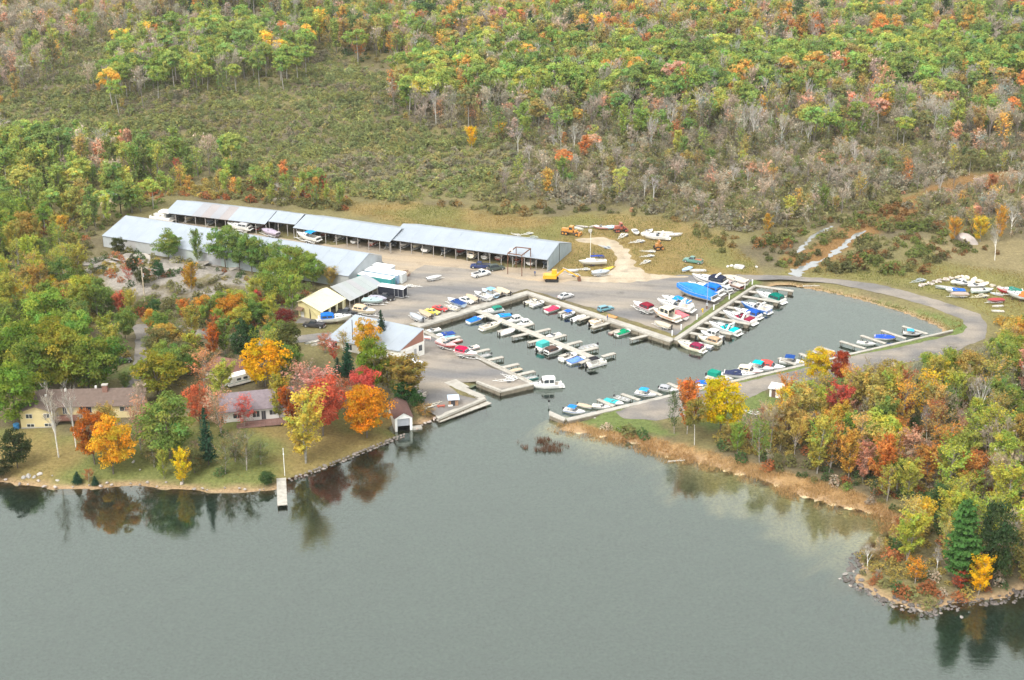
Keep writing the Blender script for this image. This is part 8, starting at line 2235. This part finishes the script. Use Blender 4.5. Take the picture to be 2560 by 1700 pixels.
class Mass:
    """massed vegetation: one object whose points carry the plants (geometry nodes)"""
    def __init__(s): s.p = []; s.r = []
    def add(s, p_, pos, sc, rot, cl, bark):
        for k, (q, b_) in enumerate(s.p):
            if q is p_: break
        else:
            k = len(s.p); s.p.append((p_, bark))
        n_ = len(pos)
        s.r.append(np.concatenate([pos, sc, np.asarray(rot)[:, None], np.full((n_, 1), k), cl], 1))
    def build(s, name):
        pc = bpy.data.collections.new(name + '_forms')               # plant forms, not part of the scene themselves
        for k, (p_, b_) in enumerate(s.p):
            c_ = np.where(p_['k'][:, None] == 0, p_['c'], np.array(b_)[None] * p_['c'])
            me = tri_mesh('%s_form_%03d' % (name, k), p_['t'], np.clip(c_, 0, 3), 'leafmass')
            me.materials.append(MATS['leafstuff'])
            me.polygons.foreach_set('material_index', p_['k'].astype(np.int32))
            pc.objects.link(bpy.data.objects.new(me.name, me))
        A = np.concatenate(s.r); n_ = len(A)
        me = bpy.data.meshes.new(name); me.vertices.add(n_); me.vertices.foreach_set('co', A[:, :3].astype(np.float32).ravel())
        def put(nm, ty, fld, v):
            a_ = me.attributes.new(nm, ty, 'POINT'); a_.data.foreach_set(fld, np.ascontiguousarray(v).ravel())
        put('size', 'FLOAT_VECTOR', 'vector', A[:, 3:6].astype(np.float32))
        put('turn', 'FLOAT_VECTOR', 'vector', np.stack([nrs.normal(0, .03, n_), nrs.normal(0, .03, n_), A[:, 6]], 1).astype(np.float32))
        put('form', 'INT', 'value', A[:, 7].astype(np.int32))
        put('shade', 'FLOAT_COLOR', 'color', np.concatenate([np.clip(A[:, 8:11], 0, .9), np.ones((n_, 1))], 1).astype(np.float32))
        o = stuff(obj(name, me))
        g = bpy.data.node_groups.new(name, 'GeometryNodeTree')
        g.interface.new_socket('Geometry', in_out='INPUT', socket_type='NodeSocketGeometry'); g.interface.new_socket('Geometry', in_out='OUTPUT', socket_type='NodeSocketGeometry')
        gi, go = g.nodes.new('NodeGroupInput'), g.nodes.new('NodeGroupOutput')
        ci = g.nodes.new('GeometryNodeCollectionInfo'); ci.inputs['Collection'].default_value = pc; ci.inputs['Separate Children'].default_value = True; ci.inputs['Reset Children'].default_value = True
        ip = g.nodes.new('GeometryNodeInstanceOnPoints'); ip.inputs['Pick Instance'].default_value = True
        def na(nm, ty):
            q = g.nodes.new('GeometryNodeInputNamedAttribute'); q.data_type = ty; q.inputs['Name'].default_value = nm; return q.outputs[0]
        er = g.nodes.new('FunctionNodeEulerToRotation')
        g.links.new(gi.outputs[0], ip.inputs['Points']); g.links.new(ci.outputs[0], ip.inputs['Instance']); g.links.new(na('form', 'INT'), ip.inputs['Instance Index'])
        g.links.new(na('turn', 'FLOAT_VECTOR'), er.inputs[0]); g.links.new(er.outputs[0], ip.inputs['Rotation']); g.links.new(na('size', 'FLOAT_VECTOR'), ip.inputs['Scale'])
        g.links.new(ip.outputs[0], go.inputs[0])
        md = o.modifiers.new('plants', 'NODES'); md.node_group = g
        return o

# trees
forest = Mass(); singles = {}
EXPL = np.array([[o.location.x, o.location.y] for o in col.objects if o.get('category') == 'tree'])
x, y, z, px, py = cand(4.4, 195, 1010, lambda yy: yy * .40 + 25)
zi = np.full(len(x), -1)
for k, q in enumerate(ZN):
    ins = (zi < 0) & (poly_sd(q['poly'], *wob(x, y, px, py)) > 0); zi[ins] = k
dmin = np.array([np.min((EXPL[:, 0] - a_) ** 2 + (EXPL[:, 1] - b_) ** 2) for a_, b_ in zip(x, y)]) ** .5
for k, q in enumerate(ZN):
    I = np.where((zi == k) & (nrs.rand(len(x)) < q['dens']) & (dmin > 2.6))[0]
    if len(I) == 0: continue
    sp = pick(q['sp'], len(I)); cl = pick(q['mix'], len(I)); hh = nrs.uniform(*q['hs'], len(I))
    clus = fbm(x[I] * .045, y[I] * .045, 21 + k)
    srt = np.argsort(np.argsort(clus)); m_ = q['mix']                      # neighbours tend to share a colour
    w2 = np.cumsum([b_ for a_, b_ in m_]); w2 = w2 / w2[-1]
    for j in range(len(I)):
        if nrs.rand() < .45: cl[j] = m_[int(np.searchsorted(w2, (srt[j] + .5) / len(I)))][0]
    by = {}
    for j, i in enumerate(I):
        s_, c_ = sp[j], cl[j]
        sk_ = {'SE': SKY_SE, 'LW': SKY_ROCK}.get(q['single'])
        if sk_ is not None:
            hh[j] = fit(sk_, (x[i], y[i], z[i]), hh[j])
            if hh[j] < 1.8: continue
        if s_ in ('birch',): c_ = 'BW'
        if s_ == 'bare' and isinstance(c_, str) and c_ not in ('TW', 'PW', 'PK'): c_ = 'TW' if nrs.rand() < .6 else 'PW'
        if s_ not in ('bare', 'thin', 'birch') and c_ in ('TW', 'PW'): s_ = 'bare'
        if s_ == 'spruce': c_ = 'SP'
        if s_ == 'cedar' and c_ in ('PK', 'RD', 'Y', 'O'): c_ = 'G3'
        if q['single'] and s_ in HI:
            wd = hh[j] * {'maple': .78, 'poplar': .56, 'aspen': .62, 'birch': .5, 'thin': .6, 'bare': .58, 'cedar': .62, 'spruce': .36}[s_] * nrs.uniform(.85, 1.15)
            nm = CN.get(c_, 'green') if isinstance(c_, str) else ('yellow tinged green' if c_[1] > c_[0] else 'tan gold')
            lab = (('leafless ' if s_ == 'thin' and c_ in ('TW', 'PW') else '') + nm + ' ' + KIND[s_]) if s_ != 'birch' else 'leafless white birch'
            tree(s_, (x[i], y[i], z[i] - .05), hh[j], wd, c_, lab + ' ' + q['name'], 'trees ' + q['name'])
        else:
            s2 = s_ if s_ in LO else 'maple'
            by.setdefault((s2, int(nrs.randint(len(LO[s2])))), []).append((i, hh[j], colour(c_)))
    for (s_, v), L_ in by.items():
        ii = np.array([a_ for a_, _, _ in L_]); hv = np.array([b_ for _, b_, _ in L_]); cv_ = np.array([c_ for _, _, c_ in L_])
        cv_ = (cv_ * .9 + cv_.mean(1, keepdims=True) * .1) * 1.2 * nrs.uniform(.84, 1.16, (len(ii), 1)) * nrs.uniform(.94, 1.06, (len(ii), 3))
        wd = nrs.uniform(.85, 1.2, len(ii)) * (hv / 10) ** .8
        forest.add(LO[s_][v], np.stack([x[ii], y[ii], z[ii]], 1), np.stack([wd, wd, hv / 10], 1), nrs.uniform(0, 6.28, len(ii)), cv_, BARKC[s_] if s_ != 'bare' else (.33, .29, .27))
fo = forest.build('forest'); fo['label'] = 'autumn forest of mixed green, gold and leafless trees behind the marina'

# shrubs and undergrowth
shr = Mass(); und = Bag()
x, y, z, px, py = cand(2.35, 195, 900, lambda yy: yy * .385 + 15)
zi = np.full(len(x), -1)
for k, q in enumerate(ZN):
    ins = (zi < 0) & (poly_sd(q['poly'], *wob(x, y, px, py)) > 0); zi[ins] = k
STR = [(ray(*PX('Q', *p_), LZ)) for p_ in [(760, 940), (1300, 600)]]
for k, q in enumerate(ZN):
    far = y > 560
    dn = q['shrub'] * np.where(far & (q['name'] not in ('marsh',)), .55, 1) * (.15 + 1.5 * fbm(x * .05, y * .05, 40 + k))
    I = np.where((zi == k) & (nrs.rand(len(x)) < dn))[0]
    if len(I) == 0: continue
    cl = np.array([colour(c_) for c_ in pick(q['smix'], len(I))])
    fz = fbm(x[I] * .035, y[I] * .05, 90 + k, 3); rk_ = (np.argsort(np.argsort(fz)) + .5) / len(I)      # drifts of one kind
    ws = np.cumsum([b_ for a_, b_ in q['smix']]); ws = ws / ws[-1]
    drift = np.array([colour(q['smix'][int(np.searchsorted(ws, v_))][0]) for v_ in rk_])
    cl = np.where((nrs.rand(len(I)) < .55)[:, None], drift, cl)
    bigf = .6 + 1.0 * fbm(x[I] * .09, y[I] * .09, 95 + k, 2) ** 1.3
    cl = cl * nrs.uniform(.8, 1.2, (len(I), 1)) * (.8 + .4 * fbm(x[I] * .03, y[I] * .03, 77))[:, None]
    greyish = q['smix'] is GREYC
    for v in range(len(SHR)):
        J = np.arange(len(I)) % len(SHR) == v
        ii = I[J]
        s_ = nrs.uniform(.55, 1.35, len(ii)) * bigf[J]; hz = s_ * nrs.uniform(.7, 1.25, len(ii))
        if greyish and v >= 5: shr.add(SHB[v - 5], np.stack([x[ii], y[ii], z[ii]], 1), np.stack([s_ * 1.3, s_ * 1.3, hz * 1.15], 1), nrs.uniform(0, 6.28, len(ii)), cl[J] * 1.1, (.22, .19, .17))
        else: (und if q['single'] else shr).add(SHU[v % 6] if q['single'] else SHR[v], np.stack([x[ii], y[ii], z[ii]], 1), np.stack([s_, s_, hz], 1), nrs.uniform(0, 6.28, len(ii)), cl[J], (.12, .10, .08))
so = shr.build('marsh_shrubs'); so['label'] = 'olive and grey shrubs covering the marsh behind the sheds'
uo = und.build('undergrowth'); uo['label'] = 'low undergrowth between the trees near the shore'

# reeds and rough grass: single blades
def blades(name, x, y, z, h, cl, wdt=.06, lean=.35, label=''):
    n_ = len(x)
    a_ = nrs.uniform(0, 6.28, n_); d = nrs.uniform(0, 6.28, n_); hh = h * nrs.uniform(.6, 1.25, n_)
    ux, uy = np.cos(a_) * wdt, np.sin(a_) * wdt
    t = np.zeros((n_, 3, 3), np.float32)
    t[:, 0] = np.stack([x - ux, y - uy, z - .05], 1); t[:, 1] = np.stack([x + ux, y + uy, z - .05], 1)
    t[:, 2] = np.stack([x + np.cos(d) * lean * hh, y + np.sin(d) * lean * hh, z + hh], 1)
    o = stuff(obj(name, tri_mesh(name, t, np.clip(cl * nrs.uniform(.75, 1.25, (n_, 1)), 0, .9), 'leafstuff'))); o['label'] = label
    return o
def scatter_px(poly, n, per_m2=True):
    P = np.array([ray(a_, b_, .5) for a_, b_ in poly]); lo, hi = P.min(0), P.max(0)
    xx = nrs.uniform(lo[0], hi[0], n); yy = nrs.uniform(lo[1], hi[1], n)
    zz = height(xx, yy); qx, qy = project(xx, yy, np.maximum(zz, 0))
    k = poly_sd(poly, qx, qy) > 0
    return xx[k], yy[k], zz[k]
x, y, z = scatter_px(Z_REED, 170000)
dsh = -poly_sd(WATER, x, y)
k = (dsh > nrs.uniform(-2.6, 1.5, len(x))) & (fbm(x * .28, y * .28, 31) > nrs.uniform(.28, .62, len(x))); x, y, z = x[k], y[k], z[k]
nn_ = fbm(x * .08, y * .08, 33)[:, None]
blades('reeds', x, y, np.maximum(z, 0), .55, np.array([.38, .21, .085]) * (1 - nn_) * 1.15 + np.array([.44, .33, .16]) * nn_ * 1.15, .06, .6, 'rust coloured reeds along the sandy shore')
x, y, z = scatter_px([(1290, 1108), (1360, 1092), (1425, 1118), (1400, 1132), (1320, 1130)], 2600)
k = (fbm(x * .5, y * .5, 35) > nrs.uniform(.42, .6, len(x)))
blades('water_reeds', x[k], y[k], np.zeros(k.sum()), .9, np.tile([.16, .085, .05], (k.sum(), 1)), .05, .4, 'dark sparse reeds standing in the open water off the bank')
gx_, gy_, gz_ = [], [], []
for q, n_ in ((Z_MEADOW, 60000), (Z_MEADR, 26000), (Z_STREAM, 30000), (Z_LAWN, 26000), ([(1960, 700), (2400, 800), (2420, 830), (2350, 823), (2080, 735), (1950, 715)], 26000), (Z_GREEN[1], 22000)):
    a_, b_, c_ = scatter_px(q, n_); gx_.append(a_); gy_.append(b_); gz_.append(c_)
x, y, z = map(np.concatenate, (gx_, gy_, gz_)); px, py = project(x, y, z)
k = clear_mask(x, y, px, py) & (fbm(x * .15, y * .15, 51) > nrs.uniform(.2, .65, len(x))); x, y, z, px, py = x[k], y[k], z[k], px[k], py[k]
nn_ = smooth(.40, .62, fbm(x * .07, y * .07, 52))[:, None]
cgr = np.array([.27, .19, .065]) * (1 - nn_) + np.array([.15, .175, .045]) * nn_
lw = poly_sd(Z_LAWN, px, py) > 0
st = poly_sd(Z_STREAM, px, py) > 0
gr = poly_sd(Z_GREEN[1], px, py) > 0
cgr[st] = cgr[st] * .6 + np.array([.24, .095, .03]) * .5
cgr[gr] = np.array([.11, .19, .035]); cgr[lw] = cgr[lw] * .85
hgt_ = np.where(lw | gr, .13, .42)
blades('rough_grass', x, y, z, hgt_, cgr, .075, .5, 'rough tan and green grass in the fields round the yard')

# ---------------------------------------------------------------- rocks
def rock_mesh(s):
    bm = bmesh.new(); bmesh.ops.create_icosphere(bm, subdivisions=2, radius=1)
    r = random.Random(s); ph = [Vector((r.uniform(-1, 1), r.uniform(-1, 1), r.uniform(-1, 1))).normalized() for _ in range(9)]; dd = [r.uniform(.55, .95) for _ in ph]
    for v in bm.verts:
        for n_, d in zip(ph, dd):
            k = v.co.dot(n_)
            if k > d: v.co -= n_ * (k - d)
        v.co.z *= .72
    me = bpy.data.meshes.new('rock'); bm.to_mesh(me); bm.free(); return me
ROCKS = [rock_mesh(s) for s in range(7)]
def rock(name, p_, s, c_, parent=None, flat=1.0):
    kk = rnd.uniform(.65, 1.25)
    o = obj(name, rnd.choice(ROCKS), 'rock', parent, tuple(x * kk for x in c_))
    if parent is not None: p_ = Vector(p_) - parent.location
    o.location = p_; o.rotation_euler = (rnd.uniform(-.3, .3), rnd.uniform(-.3, .3), rnd.uniform(0, 6.28)); o.scale = (s * rnd.uniform(.8, 1.4), s * rnd.uniform(.8, 1.2), s * flat * rnd.uniform(.7, 1.1))
    return o
def along(pts, step):
    out = []
    for a_, b_ in zip(pts, pts[1:]):
        a_, b_ = Vector(a_), Vector(b_); n_ = max(1, int((b_ - a_).length / step))
        out += [a_.lerp(b_, (i + rnd.random()) / n_) for i in range(n_)]
    return out
wl = [ray(*s_) for s_ in SHORE[12:18]]
t = thing('stone_wall', 'low stone retaining wall along the lawn shore up to the boathouse', 'wall', (*wl[0], 0))
for row, off, zz in ((0, .05, .05), (1, .4, .45)):
    for q in along(wl, .72):
        rock('stone', (q.x - off * .3, q.y + off, zz), rnd.uniform(.26, .44), (.22, .192, .168), t, .9)
pt = [ray(*s_) for s_ in SHORE[75:92]]
n_ = 0
for off0, off1, step, s0, s1 in ((-.5, .4, .62, .22, .52), (.3, 1.3, .62, .2, .55), (1.2, 2.6, .95, .2, .55)):
    for q in along(pt, step):
        cx, cy = ray(2300, 1440, 0); d = (Vector((cx, cy)) - q).normalized() * rnd.uniform(off0, off1)
        s_ = rnd.uniform(s0, s1) * (1.5 if rnd.random() < .08 else 1)
        n_ += 1
        if n_ > 290: break
        hz = float(height([q.x + d.x], [q.y + d.y])[0])
        o = rock('boulder', (q.x + d.x, q.y + d.y, max(hz, -.15) + s_ * .12), s_, (.135, .118, .107) if rnd.random() < .93 else (.30, .26, .22), None, .8)
        tag(o, 'grey brown boulder in the rocky rim of the pine point', 'rock', 'boulders round the point')
for q, s_ in (((2113, 1435), .9), ((2100, 1447), .6), ((2394, 1526), .8), ((2404, 1543), .7)):
    p_ = at('p', *q, 0); o = rock('boulder', p_, s_ * .6, (.24, .22, .20)); tag(o, 'lone boulder in the water off the pine point', 'rock', 'boulders in the water')
ls = [ray(*s_) for s_ in SHORE[1:11]]
for q in along(ls, 1.9):
    s_ = rnd.uniform(.2, .5); o = rock('shore_stone', (q.x + rnd.uniform(-.5, .5), q.y + rnd.uniform(.6, 3.2), .35 + rnd.uniform(0, .2)), s_, (.33, .29, .26)); tag(o, 'small stone on the brown beach below the yellow house', 'rock', 'stones on the house beach')
for q, s_ in (((240, 985), 1.1), ((335, 960), .9), ((200, 995), .8), ((290, 990), .7), ((485, 1020), .55), ((1125, 862), .6), ((440, 972), .35), ((1180, 928), .3)):
    o = rock('lawn_stone', ground('I', *q) + Vector((0, 0, .1)), s_ * .7, (.38, .36, .33)); tag(o, 'pale stone lying on the lawn above the beach', 'rock', 'stones on the lawn')
bk = [ray(*s_) for s_ in SHORE[21:24]]
for q in along(bk, .8): o = rock('bank_stone', (q.x + rnd.uniform(-.3, .3), q.y + rnd.uniform(0, 1.0), .25), rnd.uniform(.25, .5), (.36, .30, .26)); tag(o, 'stone in the bank between the boathouse and the fuel dock', 'rock', 'stones by the boathouse')
t = thing('rubble_heap', 'long low heap of pale rubble in the field beyond the road', 'rubble', ground('E', 1480, 430))
for k in range(85):
    u = rnd.random(); g = ground('E', 1335 + 320 * u + rnd.uniform(-15, 15), 455 - 75 * u + rnd.uniform(-12, 14), 2)
    rock('stone', (g.x, g.y, LZ + .1 + rnd.uniform(0, .3)), rnd.uniform(.22, .48), (.48, .42, .37), t)
for x_, y_, s_ in ((1715, 372, 1.0), (1800, 378, 1.1), (1870, 400, 1.3), (1930, 415, 1.0), (1985, 435, .9), (2050, 455, .9), (2115, 475, .8), (1760, 368, .7)):
    o = rock('boulder', ground('E', x_, y_) + Vector((0, 0, .2)), s_, (.55, .49, .40)); tag(o, 'cream boulder in the line behind the field boats', 'rock', 'boulder line in the field')
for x_, y_, s_, nm in ((1365, 75, 1.5, 'big white boulder on the grass above the road'), (1295, 62, .6, 'small pale boulder left of the big white one'), (1255, 70, .5, 'smallest pale boulder left of the big white one'), (1540, 75, .6, 'pale boulder right of the big white one')):
    o = rock('boulder', ground('D', x_, y_) + Vector((0, 0, .2)), s_, (.62, .60, .56)); tag(o, nm, 'rock')
o = rock('boulder', ground('Q', 1965, 700) + Vector((0, 0, .5)), 3.2, (.40, .35, .32)); tag(o, 'huge flat grey boulder below the yellow birches', 'rock')
# ledges of the rock outcrop
t = thing('rock_outcrop', 'broad pale bare rock outcrop in front of the closed shed', 'rock', ground('A', 500, 650))
for k in range(46):
    u, v = rnd.random(), rnd.random()
    xx = 60 + 1200 * u; yy = 520 + 130 * v + (90 * u if u > .4 else 40)
    g = ground('A', xx, yy, 3)
    o = rock('ledge', (g.x, g.y, g.z - .1), rnd.uniform(1.6, 4.2), (.30, .272, .238), t, .13)
t = thing('rock_outcrop', 'pale rock outcrop in the trees behind the open shed', 'rock', ground('p', 735, 478))
for k in range(12): 
    g = ground('p', rnd.uniform(675, 790), rnd.uniform(462, 492), 3); rock('ledge', (g.x, g.y, g.z - .1), rnd.uniform(1.4, 3), (.30, .272, .238), t, .16)
# driftwood on the reed shore
for a, b, nm in ((('F', 400, 490), ('F', 608, 578), 'long pale driftwood log lying on the reed bank'), (('F', 945, 812), ('F', 1070, 802), 'pale driftwood log lying in the shallows'), (('E', 185, 458), ('E', 350, 452), 'pale log lying on the bank of the second basin')):
    A_, B_ = ground(*a), ground(*b); t = thing('driftwood_log', nm, 'log', (A_ + B_) / 2); world_part('log', MB().tube(A_ + Vector((0, 0, .12)), B_ + Vector((0, 0, .12)), .2, .13, 7), 'dockwood', t); world_part('branch', MB().tube(A_.lerp(B_, .6) + Vector((0, 0, .2)), A_.lerp(B_, .7) + Vector((.3, .5, .5)), .06, .03, 5), 'dockwood', t)


# ---------------------------------------------------------------- thin autumn haze over the whole place
m, n, out = new_mat('haze')
pv = n.nodes.new('ShaderNodeVolumePrincipled'); pv.inputs['Color'].default_value = (.95, .96, .95, 1); pv.inputs['Density'].default_value = .00007; pv.inputs['Anisotropy'].default_value = .2
n.links.new(pv.outputs[0], out.inputs['Volume'])
MATS['haze'] = m
hz_ = stuff(obj('haze', MB().box(-7400, 7400, -3400, 12600, -8, 290), 'haze'))
